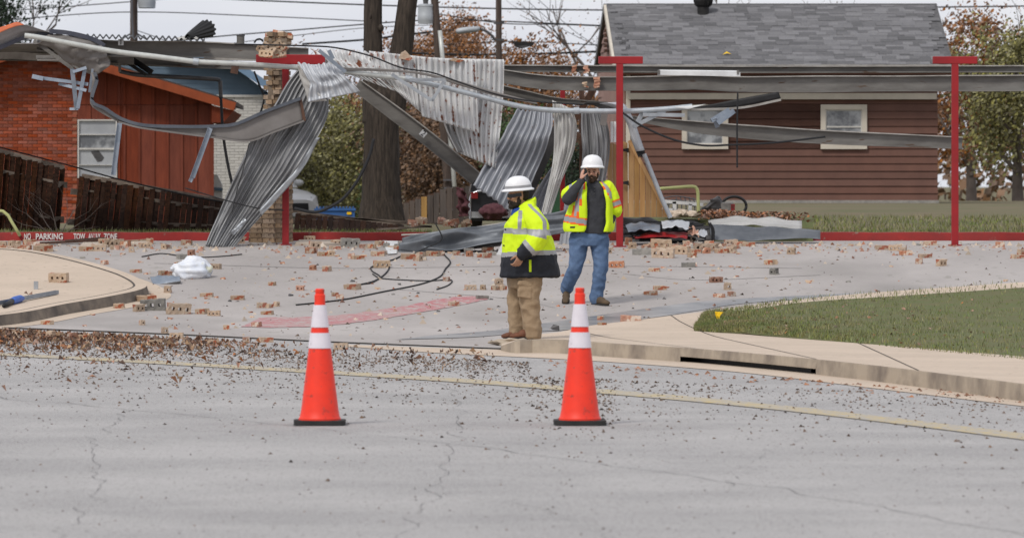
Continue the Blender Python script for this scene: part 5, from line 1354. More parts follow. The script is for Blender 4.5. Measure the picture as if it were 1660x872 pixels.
sheet('white_edge', '', '', PL(YW - .55, (1094, 173.5), (1120, 172), (1145, 169)), PL(YW - .55, (1096, 175), (1115, 177.5), (1120, 176)), 0, 'tube_white', parent=t, nu=3)
b = MB(); b.sweep(cat(PL(YW - .5, (1120, 178), (1200, 175), (1266, 162)), 12), [(-.02, -.015), (.02, -.015), (.02, .015), (-.02, .015)]); b.build('lower_trim', M['steel_lip'], t)
t = thing('strip_light', 'long white tube light fitting lying on the purlin below the shingle eave', 'light', W(1135, 124, 76.3))
b = MB(); b.box(W(1133, 120, 76.3), (1.13, .12, .055), rot=Matrix.Rotation(R(1), 3, 'Y')); b.build('housing', M['tube_white'], t)
b = MB(); b.tube([W(1068, 115.5, 76.26), W(1198, 117, 76.26)], .018, 8); b.build('tube', M['tube_white'], t)
for x in (1068, 1196):
    b = MB(); b.box(W(x, 117.5, 76.26), (.03, .06, .06)); b.build('end_cap', M['steel'], t)
for i, (lab, pts, r_) in enumerate((
    ('thin black cable looping over the white sheets to the sheet tops', [(380, 42 + 30), (500, 75), (545, 78), (600, 91), (650, 110), (700, 118), (740, 132), (800, 152), (860, 164), (945, 170)], .012),
    ('black cable sagging from the red T post across the cream window', [(1008, 182), (1040, 204), (1090, 226), (1140, 236), (1185, 235), (1250, 232), (1338, 222)], .016),
    ('thick black cable hanging in a curve before the big tree', [(606, 225), (598, 255), (580, 292), (556, 322), (530, 338), (508, 344), (477, 338)], .021),
    ('black cable on top of the beam beside the brick cluster', [(412, 70), (416, 65), (422, 64), (427, 68)], .014),
    ('thin black line slung along the sagging fence tops', [(-60, 222), (0, 239), (118, 270), (190, 290), (300, 316), (366, 328), (425, 338)], .012),
    ('thin black wire tied across the great draped sheet', [(300, 305), (370, 326), (420, 338), (460, 341)], .009),
    ('short black cable hanging down the brown siding', [(1196, 150), (1195, 200), (1195, 272)], .012),
    ('thin wire dangling down the great draped sheet', [(404, 232), (394, 275), (384, 310), (376, 345)], .006))):
    b = MB(); b.tube(cat(PL(YW - .68 if i != 4 else 78.0, *pts), 50), r_, 6); tag(b.build('hanging_cable', M['wire'], smooth=True), lab, 'cable', kind='thing')
# --- sheets at the right of the gap
sheet('corrugated_sheet', 'grey corrugated sheet slanting down from the pipe behind the first worker', 'sheet', PL(YW + .2, (840, 182, .2), (815, 222), (790, 262), (766, 303, -.2)), PL(YW + .1, (897, 182, .2), (895, 215), (872, 275), (838, 352, -.2)), 8, 'sheet_rust', amp=.022, nv=40, seed=9, crease=0.050)
sheet('corrugated_sheet', 'rusty corrugated strip low behind the first worker', 'sheet', PL(YW + .45, (897, 268), (880, 292), (862, 322), (852, 350)), PL(YW + .35, (906, 285), (896, 320), (892, 350), (884, 372)), 4, 'sheet_rust', amp=.016, nv=20, seed=14)
sheet('corrugated_sheet', 'pale narrow corrugated sheet curling down between the two workers', 'sheet', PL(YW - .25, (895, 163), (898, 210), (896, 260), (886, 310), (876, 352)), PL(YW - .25, (928, 178), (935, 205), (930, 245), (908, 300), (888, 362)), 6, 'sheet_pale', amp=.017, nv=40, seed=10, crease=0.050, wave=.10)
sheet('corrugated_sheet', 'upright grey corrugated sheet behind the worker with the phone', 'sheet', PL(YW + .1, (942, 180), (942, 215), (944, 250), (938, 300), (918, 410)), PL(YW + .1, (976, 180), (987, 212), (988, 250), (980, 300), (972, 390)), 6, 'sheet_grey', amp=.016, nv=40, seed=11, crease=0.050, wave=.08)
sheet('corrugated_sheet', 'worn grey sheet end reaching the ground between the workers', 'sheet', PL(YW - .1, (915, 330), (910, 370), (905, 407)), PL(YW - .1, (935, 330), (930, 370), (927, 408)), 3, 'sheet_light', amp=.01, nv=14, seed=12)
sheet('bent_flap', 'light speckled metal flap curling past the red T post', 'sheet', PL(YW - .05, (972, 168), (1000, 178), (1016, 200), (1024, 228), (1031, 246)), PL(YW - .05, (998, 166), (1013, 170), (1028, 196), (1038, 224), (1045, 244)), 0, 'sheet_light', nu=8, nv=24, wave=.06, crumple=.02, seed=13)
sheet('bent_flap', 'dark shadowed underside of the curling metal flap', 'sheet', PL(YW + .1, (945, 170), (965, 172), (985, 186)), PL(YW + .05, (950, 166), (985, 168), (1000, 178)), 0, 'steel_dark', nu=6, nv=10)  # shade under the flap is put into the dark colour
b = MB(); pp = [(1031, 246), (1045, 244), (1046, 252), (1043, 249), (1041, 256), (1038, 252), (1036, 257), (1033, 251)]; b.prism(PL(YW - .04, *pp), (0, .02, 0)); tag(b.build('torn_edge', M['black']), 'ragged black torn corner below the curling metal flap', 'sheet', kind='thing')
b = MB(); b.box(W(979, 192, YW - .15), (.085, .1, .2), rot=Matrix.Rotation(.15, 3, 'Y')); tag(b.build('channel_stub', M['gutter']), 'short grey channel stub hanging under the curling flap', 'channel', kind='thing')
b = MB()
for x in (992, 997): b.box(W(x, 214, YW + .02), (.035, .04, .28))
tag(b.build('stud_pair', M['tube_white']), 'pair of pale metal studs standing behind the red T post', 'studs', kind='thing')
sheet('glass_sheet', 'translucent pale green panel slanting behind the corrugated sheets', 'panel', PL(YW + .8, (818, 212), (845, 196), (880, 178)), PL(YW + .8, (818, 218), (835, 215), (868, 186)), 0, 'blue_siding', nu=4)
# --- wooden gate
t = thing('wooden_gate', 'yellowish wooden gate torn into a fan of boards beside the red T post', 'gate', W(1030, 352, YW + .3))
fan = [(985, 1001, 232, 352, 985, 1001), (1002, 1018, 229, 352, 1002, 1019)]
for (a0, a1, yt, yb_, c0, c1) in fan:
    for k in range(2):
        u0, u1 = k / 2, (k + 1) / 2 - .04
        pp = [W(lerp(c0, c1, u0), yb_, YW + .3), W(lerp(c0, c1, u1), yb_, YW + .3), W(lerp(a0, a1, u1), yt + 3 * k, YW + .3), W(lerp(a0, a1, u0), yt, YW + .3)]
        b = MB(); b.prism(pp, (0, .022, 0)); b.build('board', M['wood_new'], t)
nf = 7
def edge_y(x): return lerp(229, 350, (x - 1019) / 64.0)
for k in range(nf):
    xb0, xb1 = lerp(1019, 1083, k / nf), lerp(1019, 1083, (k + 1) / nf) - .7
    pp = [W(xb0, 352, YW + .26), W(xb1, 352, YW + .26), W(xb1, min(351, edge_y(xb1)), YW + .26), W(xb0, edge_y(xb0), YW + .26)]
    b = MB(); b.prism(pp, (0, .02, 0)); b.build('board', M['wood_new'], t)
b = MB(); b.bar(W(1020, 228, YW + .22), W(1084, 350, YW + .22), .05, .03, (0, 1, 0)); b.build('edge_board', M['wood_new'], t)
for y in (244, 297):
    b = MB(); b.prism(PL(YW + .22, (1008, y - 2), (1014, y - 3), (1019, y - 4), (1019, y + 4), (1014, y + 2), (1008, y + 1)), (0, .03, 0)); b.build('hinge', M['black_metal'], t)
b = MB(); b.tube(cat(PL(YW - .1, (1044, 250), (1060, 290), (1074, 325), (1087, 353)), 14), .031, 12); o = b.build('leaning_pipe', M['galv'], smooth=True, sharp=60); tag(o, 'galvanised pipe leaning against the fanned wooden gate', 'pipe', kind='thing')
# --- crumpled metal trough on the ground
t = thing('metal_trough', 'long crumpled grey metal trough lying on the concrete', 'trough', G(770, 408))
YTr = G(720, 409).y
sheet('face', '', '', PL(YTr, (651, 381, .1), (690, 379), (730, 374), (775, 368), (820, 361), (870, 353), (918, 345)), PL(YTr - .1, (645, 411), (690, 410), (735, 408), (775, 402), (820, 396), (868, 388), (916, 380)), 0, 'trough', parent=t, nu=18, nv=60, crumple=.05, seed=5, crease=.07)
sheet('underside', '', '', PL(YTr - .06, (645, 404), (690, 407), (735, 401), (775, 391), (820, 385), (868, 380)), PL(YTr + .25, (646, 411), (700, 410), (735, 408), (775, 403), (820, 398), (868, 392)), 0, 'steel_dark', parent=t, nu=4, nv=40)
b = MB(); b.tube(cat(PL(YTr + .06, (651, 381, .1), (690, 379), (730, 374), (775, 368), (820, 361), (870, 353), (918, 345)), 40), .012, 6); b.build('rim', M['steel_lip'], t)
sheet('bent_sheet', 'light grey bent sheet between the two workers on the debris', 'sheet', PL(YTr + .3, (843, 355), (870, 348), (914, 347)), PL(YTr + .1, (846, 368), (875, 366), (913, 362)), 0, 'sheet_light', nu=8, nv=20, crumple=.03, wave=.05)
b = MB(); b.prism([G(620, 393) + V((0, .1, .25 * 0 + .02)), G(645, 394) + V((0, .1, .02)), G(643, 411, .02), G(629, 412, .02)], (0, 0, .006)); tag(b.build('white_sheet', M['tube_white']), 'white scrap sheet lying at the end of the crumpled trough', 'sheet', kind='thing')
b = MB(); b.prism(PL(YTr - .5, (803, 416), (815, 392), (822, 389), (818, 416)), (0, .05, 0)); tag(b.build('white_sheet', M['tube_white']), 'white scrap panel standing just behind the first worker', 'sheet', kind='thing')
# ================================================================== people
def organic(b, voxel, name, mats, parent, colour=None, smooth=6, wrinkle=0., wscale=12., stretch=(1, 1, 1), seed=0):
    """one continuous surface grown over the shapes in b"""
    org = ORG[parent.name]
    me = b.mesh('shape', [M['black']], origin=org, fixn=True)
    o = bpy.data.objects.new('shape', me); COL.objects.link(o)
    md = o.modifiers.new('r', 'REMESH'); md.mode = 'VOXEL'; md.voxel_size = voxel
    ms = o.modifiers.new('s', 'SMOOTH'); ms.factor = .5; ms.iterations = smooth
    bpy.context.view_layer.update()
    out = bpy.data.meshes.new_from_object(o.evaluated_get(bpy.context.evaluated_depsgraph_get()))
    bpy.data.objects.remove(o)
    out.name = name; out.materials.clear()
    for m in mats: out.materials.append(M[m])
    if wrinkle:
        out.update(); co = [v.co.copy() for v in out.vertices]; no = [v.normal.copy() for v in out.vertices]
        for v, c, n_ in zip(out.vertices, co, no):
            q = V((c.x * stretch[0], c.y * stretch[1], c.z * stretch[2])) * wscale + V((seed * 3.7, seed, 0))
            v.co = c + n_ * wrinkle * ((1 - abs(noise.noise(q)) * 2.6) * .7 + noise.noise(q * 2.3) * .6)
    if colour:
        out.update()
        for p in out.polygons: p.material_index = colour(p.center + org, p.normal)
    out.polygons.foreach_set('use_smooth', [True] * len(out.polygons)); out.update()
    k = bpy.data.objects.new(name, out); COL.objects.link(k); k.parent = parent; ORG[k.name] = org
    return k
def ellring(c, a, bb, n=30, p=2.3, tilt=0., yaw=0.):
    out = []
    for i in range(n):
        t = 2 * math.pi * i / n; ct, st = math.cos(t), math.sin(t)
        x = a * math.copysign(abs(ct) ** (2 / p), ct); y = bb * math.copysign(abs(st) ** (2 / p), st)
        out.append(V((c[0] + x * math.cos(yaw) - y * math.sin(yaw), c[1] + x * math.sin(yaw) + y * math.cos(yaw), c[2] + tilt * x)))
    return out
def limb(b, pts, rad, n=16, k=18):
    P = cat(pts, k); rr = []
    for i in range(k + 1):
        u = i / k * (len(rad) - 1); j = min(len(rad) - 2, int(u)); rr.append(lerp(rad[j], rad[j+1], u - j))
    b.tube(P, rr, n)
    b.ell(P[0], (rr[0],) * 3, nu=12, nv=8); b.ell(P[-1], (rr[-1],) * 3, nu=12, nv=8)
def hand(b, wrist, d, pn, side, curl=.6, size=1., spread=.02):
    d, pn, side = V(d).normalized(), V(pn).normalized(), V(side).normalized()
    rings = []
    for t, w_, h_ in ((0, .028, .019), (.3, .034, .018), (.7, .042, .016), (1, .041, .014)):
        c = wrist + d * .088 * t * size
        rings.append([c + side * (w_ * size * math.cos(a)) + pn * (h_ * size * math.sin(a)) for a in [2 * math.pi * i / 12 for i in range(12)]])
    b.loft(rings)
    for f in range(4):
        p = wrist + d * .082 * size + side * ((.031 - .0205 * f) * size); ang = curl * .5; pts = [p]
        fl = (.92, 1., .95, .76)[f] * size
        for L_ in (.045, .029, .023):
            dd = (d * math.cos(ang) + pn * math.sin(ang) + side * spread * (1.5 - f)).normalized(); p = p + dd * L_ * fl; pts.append(p); ang += curl
        b.tube(pts, [.0105 * size, .0098 * size, .009 * size, .0075 * size], 8)
    p = wrist + d * .028 * size + side * .030 * size; dd = (d * .65 + side * .55 + pn * .45).normalized(); pts = [p]
    for L_ in (.040, .030, .026):
        p = p + dd * L_ * size; pts.append(p); dd = (dd + pn * curl * .35 - side * curl * .35).normalized()
    b.tube(pts, [.015 * size, .0125 * size, .011 * size, .009 * size], 8)
def headshape(b, c, f, s=1.):
    """head on a neck; c = centre, f = facing"""
    f = V(f).normalized(); l = V((0, 0, 1)).cross(f).normalized(); u = f.cross(l)
    Rm = Matrix((f, l, u)).transposed()
    def E(x, y, z, r): b.ell(c + Rm @ V((x, y, z)) * s, tuple(k * s for k in r), rot=Rm)
    E(-.005, 0, .035, (.098, .077, .10)); E(.025, 0, -.045, (.068, .060, .072)); E(.068, 0, -.088, (.026, .028, .022))
    E(.092, 0, .012, (.016, .011, .028)); E(.104, 0, -.012, (.018, .0145, .015)); E(.078, 0, .036, (.020, .052, .013))
    for k in (-1, 1):
        E(.062, k * .040, -.012, (.028, .022, .022)); E(-.002, k * .078, 0, (.020, .010, .032)); E(.100, k * .011, -.017, (.010, .008, .008))
    E(.090, 0, -.048, (.010, .024, .006)); E(.088, 0, -.060, (.011, .021, .007))
    b.tube([c + Rm @ V((-.025, 0, -.03)) * s, c + Rm @ V((-.035, 0, -.10)) * s, c + Rm @ V((-.045, 0, -.20)) * s], [.056 * s, .058 * s, .072 * s], 14)
    return Rm
def beard(c, Rm, s, parent, material, full=1.):
    b = MB()
    def E(x, y, z, r): b.ell(c + Rm @ V((x, y, z)) * s, tuple(k * s for k in r), rot=Rm)
    E(.034, 0, -.070, (.064, .061, .046)); E(.074, 0, -.092, (.033, .036, .028 * full)); E(.098, .0, -.037, (.013, .030, .006)); E(.052, 0, -.052, (.046, .053, .030))
    for k in (-1, 1): E(.018, k * .064, -.035, (.022, .014, .040)); E(.006, k * .075, .01, (.012, .006, .03)); E(.092, k * .027, -.050, (.012, .008, .018))
    organic(b, .006, 'beard', [material], parent, smooth=3, wrinkle=.004, wscale=60)
    b = MB()
    E = lambda x, y, z, r: b.ell(c + Rm @ V((x, y, z)) * s, tuple(k * s for k in r), rot=Rm)
    E(-.043, 0, .028, (.072, .0805, .086)); 
    organic(b, .008, 'hair', [material], parent, smooth=2, wrinkle=.003, wscale=60)
def hardhat(c, Rm, parent, ra=.150, rb=.130, brim=1.18, h=.15, tilt=0., band=False, s=1.):
    Rt = Rm @ Matrix.Rotation(tilt, 3, 'Y')
    prof = [(brim, -.006), (brim + .01, .0), (brim, .007), (1.05, .016), (.985, .022), (.97, .045), (.93, .075), (.80, .110), (.55, .138), (.28, .149), (.001, .152)]
    b = MB(); rings = []
    for r_, z_ in prof:
        ring = []
        for i in range(40):
            a = 2 * math.pi * i / 40; x, y = math.cos(a), math.sin(a)
            bump = 1 + (.02 if z_ > .05 and abs(y) < .25 and r_ < .95 else 0)
            ring.append(c + Rt @ V((ra * r_ * x * s + (.012 if r_ > 1.02 and x > 0 else 0) * x, rb * r_ * y * s, z_ * h / .152 * s * bump)))
        rings.append(ring)
    b.loft(rings); 
    inner = [[c + Rt @ V((ra * r_ * math.cos(2*math.pi*i/40) * s, rb * r_ * math.sin(2*math.pi*i/40) * s, z_)) for i in range(40)] for r_, z_ in ((brim, -.007), (.95, .0), (.9, .07))]
    b.loft(inner, caps=False)
    o = b.build('hard_hat', M['hat_white'], parent, smooth=True, sharp=50)
    if band:
        b = MB(); b.loft([[c + Rt @ V((ra * r_ * math.cos(2*math.pi*i/40) * s, rb * r_ * math.sin(2*math.pi*i/40) * s, z_)) for i in range(40)] for r_, z_ in ((1.005, .026), (.995, .050))], caps=False)
        b.build('hat_band', M['silver'], o, smooth=True)
        b = MB(); b.loft([[c + Rt @ V((ra * r_ * math.cos(a) * s, rb * r_ * math.sin(a) * s, z_)) for a in [R(200 + 5 * k) for k in range(28)]] for r_, z_ in ((.975, .058), (.90, .088))], caps=False)
        b.build('reflective_sticker', M['silver'], o, smooth=True)
    return o
def boot(b, heel, toe, ankle, r=.05, lift=0.):
    ax = (toe - heel); ln = ax.length; f = ax.normalized(); sd = f.cross(V((0, 0, 1))).normalized()
    for t, w_, h_ in ((.12, .040, .055), (.35, .042, .065), (.60, .047, .050), (.82, .046, .034), (.93, .038, .028)):
        c = heel.lerp(toe, t) + V((0, 0, h_ * .9)); b.ell(c, (ln * .2, w_, h_), rot=Matrix((f, sd, f.cross(sd) * -1)).transposed())
    b.tube([heel.lerp(toe, .22) + V((0, 0, .06)), ankle], [.052, .058], 14)
def sole(heel, toe, parent, material='rubber'):
    f = (toe - heel).normalized(); sd = f.cross(V((0, 0, 1))).normalized(); ln = (toe - heel).length; b = MB(); pts = []
    for t, w_ in ((-.02, .018), (.0, .034), (.15, .041), (.4, .037), (.65, .048), (.85, .046), (.97, .030), (1.02, .012)): pts.append(heel + f * ln * t + sd * w_)
    for t, w_ in ((1.02, .012), (.97, .030), (.85, .046), (.65, .048), (.4, .037), (.15, .041), (.0, .034), (-.02, .018)): pts.append(heel + f * ln * t - sd * w_)
    b.prism(pts, sd.cross(f) * .026 if sd.cross(f).z > 0 else sd.cross(f) * -.026); b.build('sole', M[material], parent)

# ---------------- worker in the hi-vis jacket, standing in profile on the kerb nose
ga = G(848, 547, .06); YA_ = ga.y
pa_ = thing('person', 'bearded worker in yellow reflective jacket and khaki trousers standing sideways on the kerb corner', 'person', V((ga.x, YA_, ga.z)), 'workers in white hard hats')
def A(x, y, d=0.): return W(x, y, YA_ + d)
hc_, hf = A(840, 319.5), (-1, -.40, -.03)
b = MB(); Rm = headshape(b, hc_, hf, 1.08)
b.loft([ellring(A(852, y), a, bb) for y, a, bb in ((350, .12, .17), (380, .20, .19), (420, .22, .20), (450, .20, .19))])
limb(b, [A(866, 356, -.18), A(868, 390, -.30), A(846, 412, -.35)], [.06, .05, .032]); limb(b, [A(848, 356, .18), A(840, 395, .28), A(828, 420, .24)], [.06, .05, .032])
hand(b, A(846, 411, -.35), (-.35, -.05, -.9), (-.5, .5, -.1), (-.9, -.35, .3), .75, 1.05)
hand(b, A(828, 420, .24), (-.2, -.1, -.95), (-.4, -.8, 0), (-.9, .2, .1), .6, 1.0)
limb(b, [A(856, 446, -.1), A(859, 495, -.1), A(863, 536, -.1)], [.09, .07, .05]); limb(b, [A(842, 446, .1), A(842, 495, .1), A(843, 536, .1)], [.09, .07, .05])
organic(b, .0055, 'body', ['skin_a'], pa_, smooth=4)
beard(hc_, Rm, 1.08, pa_, 'hair', 1.0)
hardhat(hc_ + Rm @ V((-.004, 0, .075)), Rm, pa_, .150, .128, 1.16, .150, R(3), True, 1.0)
# dark wraparound glasses
b = MB()
b.sweep(cat([hc_ + Rm @ (V(p) * 1.08) for p in ((.0, -.086, .03), (.055, -.074, .024), (.088, -.045, .018), (.108, 0, .020), (.088, .045, .018), (.055, .074, .024), (.0, .086, .03))], 24), [(-.004, -.023), (.004, -.023), (.004, .014), (-.004, .014)], up=tuple(Rm @ V((0, 0, 1)))); b.build('sunglasses', M['lens_dark'], pa_)
b = MB()   # collar of a blue shirt
b.loft([ellring(A(843, y), a, bb, tilt=.25) for y, a, bb in ((336, .085, .085), (347, .10, .10))]); organic(b, .008, 'shirt_collar', ['royal'], pa_)
# jacket
def ringA(y, xl, xr, bb, dy=0., p=2.4, tilt=0.): c = A((xl + xr) / 2, y, dy); return ellring(c, (xr - xl) / 2 * YA_ / F, bb, p=p, tilt=tilt)
b = MB()
b.loft([ringA(*r) for r in ((327, 840, 868, .088, 0, 2.4, .52), (333, 838, 868, .105, 0, 2.4, .5), (340, 833, 869, .15, 0, 2.4, .35), (346, 828, 874, .20, 0, 2.4, .22), (354, 823, 880, .245, 0, 2.4, .1), (364, 819, 886, .26), (380, 817, 892, .265), (398, 815, 898, .27), (414, 814, 902, .275), (432, 812, 905, .28), (447, 810, 907.5, .285), (449, 812, 905, .26))])
limb(b, [A(862, 352, -.19), A(872, 370, -.29), A(871, 388, -.335), A(859, 402, -.36)], [.105, .118, .112, .098])
limb(b, [A(850, 352, .19), A(846, 375, .30), A(838, 402, .30), A(830, 414, .26)], [.10, .11, .10, .085])
limb(b, [A(860, 401, -.36), A(846.5, 411, -.36)], [.088, .070])
def colA(p, n_):
    x = CX + p.x * F / p.y; y = HY + (EYE - p.z) * F / p.y; near_ = p.y < YA_ - .215
    # sleeve of the near arm
    if near_ and 838 < x < 886 and 345 < y < 420:
        # distance along the forearm
        if y > 384 and abs((x - 871) * .68 + (y - 388) * .73) < 13.5 and p.y < YA_ - .27:
            t = (872 - x) * .75 + (y - 388) * .66
            if t > 23: return 2 if p.y < YA_ - .26 else (2 if y > 413 else 0)
            if 15.5 < t < 23 and p.y < YA_ - .25: return 1
        if p.y < YA_ - .25 and 374 < y - (x - 868) * .25 < 383.5: return 1
    if y > 414.5 - (x - 860) * .05: 
        if n_.y < 0 and 857.5 < x < 861 and 421 < y < 441: return 0
        return 2
    if 407 < y + (x - 860) * .05 < 415.5: return 1
    if 371.5 + .04 * (x - 860) < y < 380.5 + .04 * (x - 860): return 1
    xs = 843.5 - (y - 345) * .06
    if n_.y < 0 and 341 < y < 374 and abs(x - xs) < 3.3: return 1
    xb = 858 + 25 * sstep(330, 362, y) ** .8
    if n_.y < 0.2 and 331 < y < 374 and abs(x - xb) < 3.2: return 1
    return 0
jk = organic(b, .0085, 'jacket', ['hivis', 'silver', 'navy'], pa_, colA, smooth=5, wrinkle=.013, wscale=8, stretch=(1, 1, .8), seed=1)
b = MB()
for x, y in ((822, 354), (819, 372), (816.5, 398)): b.ell(A(x, y, -.13), (.010, .010, .010), nu=8, nv=5)
b.build('snap', M['black'], jk)
# trousers and boots
b = MB()
b.loft([ringA(*r) for r in ((436, 824, 880, .19), (452, 824, 879, .185), (466, 825, 877, .16))])
limb(b, [A(857, 448, -.10), A(859, 490, -.11), A(862, 520, -.11), A(863.5, 540, -.11)], [.145, .112, .094, .098])
limb(b, [A(840, 448, .10), A(837, 490, .10), A(838, 520, .10), A(839, 538, .10)], [.122, .096, .085, .09])
b.box(A(851, 470, -.205), (.13, .05, .16), rot=Matrix.Rotation(.1, 3, 'Y')); b.box(A(851, 459, -.215), (.14, .05, .045), rot=Matrix.Rotation(.1, 3, 'Y'))
organic(b, .0085, 'trousers', ['khaki'], pa_, smooth=3, wrinkle=.015, wscale=7, stretch=(1, 1, 1.15), seed=2)
for (h_, t_, an, d) in ((876, 829, 866, -.11), (858, 815, 845, .10)):
    zf = A(850, 550, d).z
    he, to = A(h_ - 2, 550, d), A(t_ + 2, 550, d - .05); he.z = to.z = zf + .012
    b = MB(); boot(b, he, to, A(an, 534, d)); organic(b, .007, 'boot', ['boot_brown'], pa_, smooth=4); sole(he + V((0, 0, -.012)), to + V((0, 0, -.012)), pa_)

# ---------------- worker on the phone, walking towards the camera
gb_ = G(952, 494); YB_ = gb_.y
pb_ = thing('person', 'bearded worker in open hi-vis vest and jeans walking with phone at his ear', 'person', V((gb_.x, YB_, gb_.z)), 'workers in white hard hats')
def B(x, y, d=0.): return W(x, y, YB_ + d)
hc2, hf2 = B(960.5, 280, -.03), (-.16, -1, -.05)
b = MB(); Rm2 = headshape(b, hc2, hf2, 1.0)
b.loft([ellring(B(963, y), a, bb) for y, a, bb in ((300, .15, .09), (330, .17, .11), (375, .16, .11), (392, .15, .10))])
limb(b, [B(937, 306, 0), B(920, 324, -.2), B(944, 292, -.20)], [.055, .045, .030]); limb(b, [B(986, 306, 0), B(994, 343, .02), B(984, 373, -.12)], [.055, .045, .030])
hand(b, B(941.5, 293, -.205), (.18, -.1, .95), (.75, .45, 0), (.3, -.9, .1), .42, 1.02)
hand(b, B(984, 376, -.06), (-.25, 0, -.95), (-.8, .3, 0), (-.2, -.9, 0), .3, .95)
limb(b, [B(939, 385, 0), B(933, 430, -.03), B(919, 470, .20)], [.07, .055, .045]); limb(b, [B(971, 385, 0), B(974, 432, -.06), B(967, 482, -.02)], [.07, .055, .045])
organic(b, .0055, 'body', ['skin_b'], pb_, smooth=4)
beard(hc2, Rm2, 1.0, pb_, 'hair_b', 1.1)
hardhat(hc2 + Rm2 @ V((-.006, 0, .062)), Rm2, pb_, .145, .128, 1.12, .155, R(-4), False, 1.0)
b = MB()
for k in (-1, 1):
    b.ell(hc2 + Rm2 @ V((.086, k * .031, .013)), (.012, .012, .007)); 
b.build('eye', M['lens_dark'], pb_, smooth=True)
b = MB()
for k in (-1, 1): b.sweep([hc2 + Rm2 @ V((.096, k * .014, .032)), hc2 + Rm2 @ V((.096, k * .034, .037)), hc2 + Rm2 @ V((.082, k * .054, .030))], [(-.004, -.004), (.004, -.004), (.004, .004), (-.004, .004)])
b.build('eyebrow', M['hair_b'], pb_)
b = MB(); b.box(B(951, 282.5, -.225), (.030, .07, .15), rot=Matrix.Rotation(R(-16), 3, 'Y')); o = b.build('phone', M['black']); 
tag(o, 'black phone held to the ear of the worker in jeans', 'phone', kind='thing')
# shirt
b = MB()
def ringB(y, xl, xr, bb, dy=0., p=2.3): c = B((xl + xr) / 2, y, dy); return ellring(c, (xr - xl) / 2 * YB_ / F, bb, p=p)
b.loft([ringB(*r) for r in ((293, 951, 972, .07), (298, 944, 980, .10), (304, 936, 988, .125), (316, 933, 990, .145), (335, 932, 990, .155), (355, 931, 990, .165), (372, 930, 990, .165), (379, 929, 990, .16))])
limb(b, [B(940, 307, 0), B(924, 321, -.17), B(921, 324, -.20)], [.078, .070, .066]); limb(b, [B(919.5, 323, -.205), B(931, 308, -.21), B(943, 293.5, -.205)], [.066, .056, .043])
limb(b, [B(984, 307, 0), B(993, 340, .03), B(991, 352, -.02), B(986, 369, -.11)], [.078, .062, .056, .045])
organic(b, .0085, 'shirt', ['charcoal'], pb_, smooth=5, wrinkle=.006, wscale=10, seed=4)
b = MB()
for y in (304, 309, 314): b.ell(B(963.5, y, -.145 - (y - 304) * .001), (.006, .006, .006), nu=8, nv=5)
b.build('shirt_button', M['steel_dark'], pb_)
# vest: open shell plus short sleeves
rowsV = [(295, 944, 951, 971, 979), (300, 936, 951, 975, 988), (308, 931, 951, 979, 992), (320, 926, 951, 981, 994), (335, 922, 951.5, 982, 995), (350, 917, 952, 982, 995), (362, 914, 951, 982, 996), (371, 913, 950, 980, 995), (376, 915, 947, 979, 992)]
b = MB(); rows = []
for i, (y, lo, li, ri, ro_) in enumerate(rowsV):
    k = min(1, i / 3); fd = lerp(-.06, -.185, k); bk = lerp(.06, .175, k)
    pts = [B(li, y, fd - .015), B(lerp(li, lo, .45), y, fd - .012), B(lo + 2, y, fd * .55), B(lo, y, 0), B(lerp(lo, li, .3), y, bk * .9), B((li + ri) / 2, y, bk), B(lerp(ro_, ri, .3), y, bk * .9), B(ro_, y, 0), B(ro_ - 2, y, fd * .55), B(lerp(ri, ro_, .45), y, fd - .012), B(ri, y, fd - .015)]
    rows.append(cat(pts, 44))
R2 = []
for j in range(45):
    R2.append(cat([r[j] for r in rows], 56))
b.grid([[R2[j][i] for j in range(45)] for i in range(57)])
vest_me = b.mesh('vest', [M['hivis'], M['silver'], M['vis_orange'], M['black']], True, ORG[pb_.name], False)
def colB(p, n_):
    x = CX + p.x * F / p.y; y = HY + (EYE - p.z) * F / p.y
    yb_ = 357 + (x - 930) * .18 if x < 960 else 345 + (x - 985) * .0
    front = p.y < YB_ - .02
    if front and x < 960:
        if abs(y - yb_) < 4: return 1
        if abs(y - yb_) < 6.5: return 2
        if 937 < x + 0 and False: return 3
        xs = 942 - (y - 300) * .19
        if y < yb_:
            if abs(x - xs) < 3.2: return 1
            if abs(x - xs) < 5.4: return 2
        if 367 < y < 370.5 and 924 < x < 932: return 3
    elif front:
        xs = 980 + (y - 298) * .55
        if y < 322:
            if abs(x - xs) < 3: return 1
            if abs(x - xs) < 4.6: return 2
    else:
        if abs(y - 345) < 5: return 1
        if abs(y - 345) < 7.5: return 2
    return 0
for p in vest_me.polygons: p.material_index = colB(p.center + ORG[pb_.name], p.normal)
co = [v.co.copy() for v in vest_me.vertices]
for v, c in zip(vest_me.vertices, co):
    q = V((c.x * 14, c.y * 14, c.z * 6)); v.co = c + V((noise.noise(q), noise.noise(q + V((9, 0, 0))), 0)) * .012
vo = bpy.data.objects.new('vest', vest_me); COL.objects.link(vo); vo.parent = pb_; ORG[vo.name] = ORG[pb_.name]
md = vo.modifiers.new('solid', 'SOLIDIFY'); md.thickness = .012
b = MB(); limb(b, [B(985, 304, -.01), B(992, 322, .0), B(997.5, 341, .0)], [.085, .092, .086])
def colS(p, n_):
    x = CX + p.x * F / p.y; y = HY + (EYE - p.z) * F / p.y; t = y + (x - 995) * .35
    return 1 if 328 < t < 335 else (2 if 325 < t < 338 else 0)
organic(b, .008, 'vest_sleeve', ['hivis', 'silver', 'vis_orange'], pb_, colS, smooth=3, wrinkle=.007, wscale=10, seed=5)
b = MB(); limb(b, [B(940, 303, -.0), B(930, 309, -.06), B(921, 316, -.12)], [.082, .088, .088])
def colS2(p, n_):
    x = CX + p.x * F / p.y; t = x - 0
    return 1 if 922 < t < 927 and n_.z > -.2 else 0
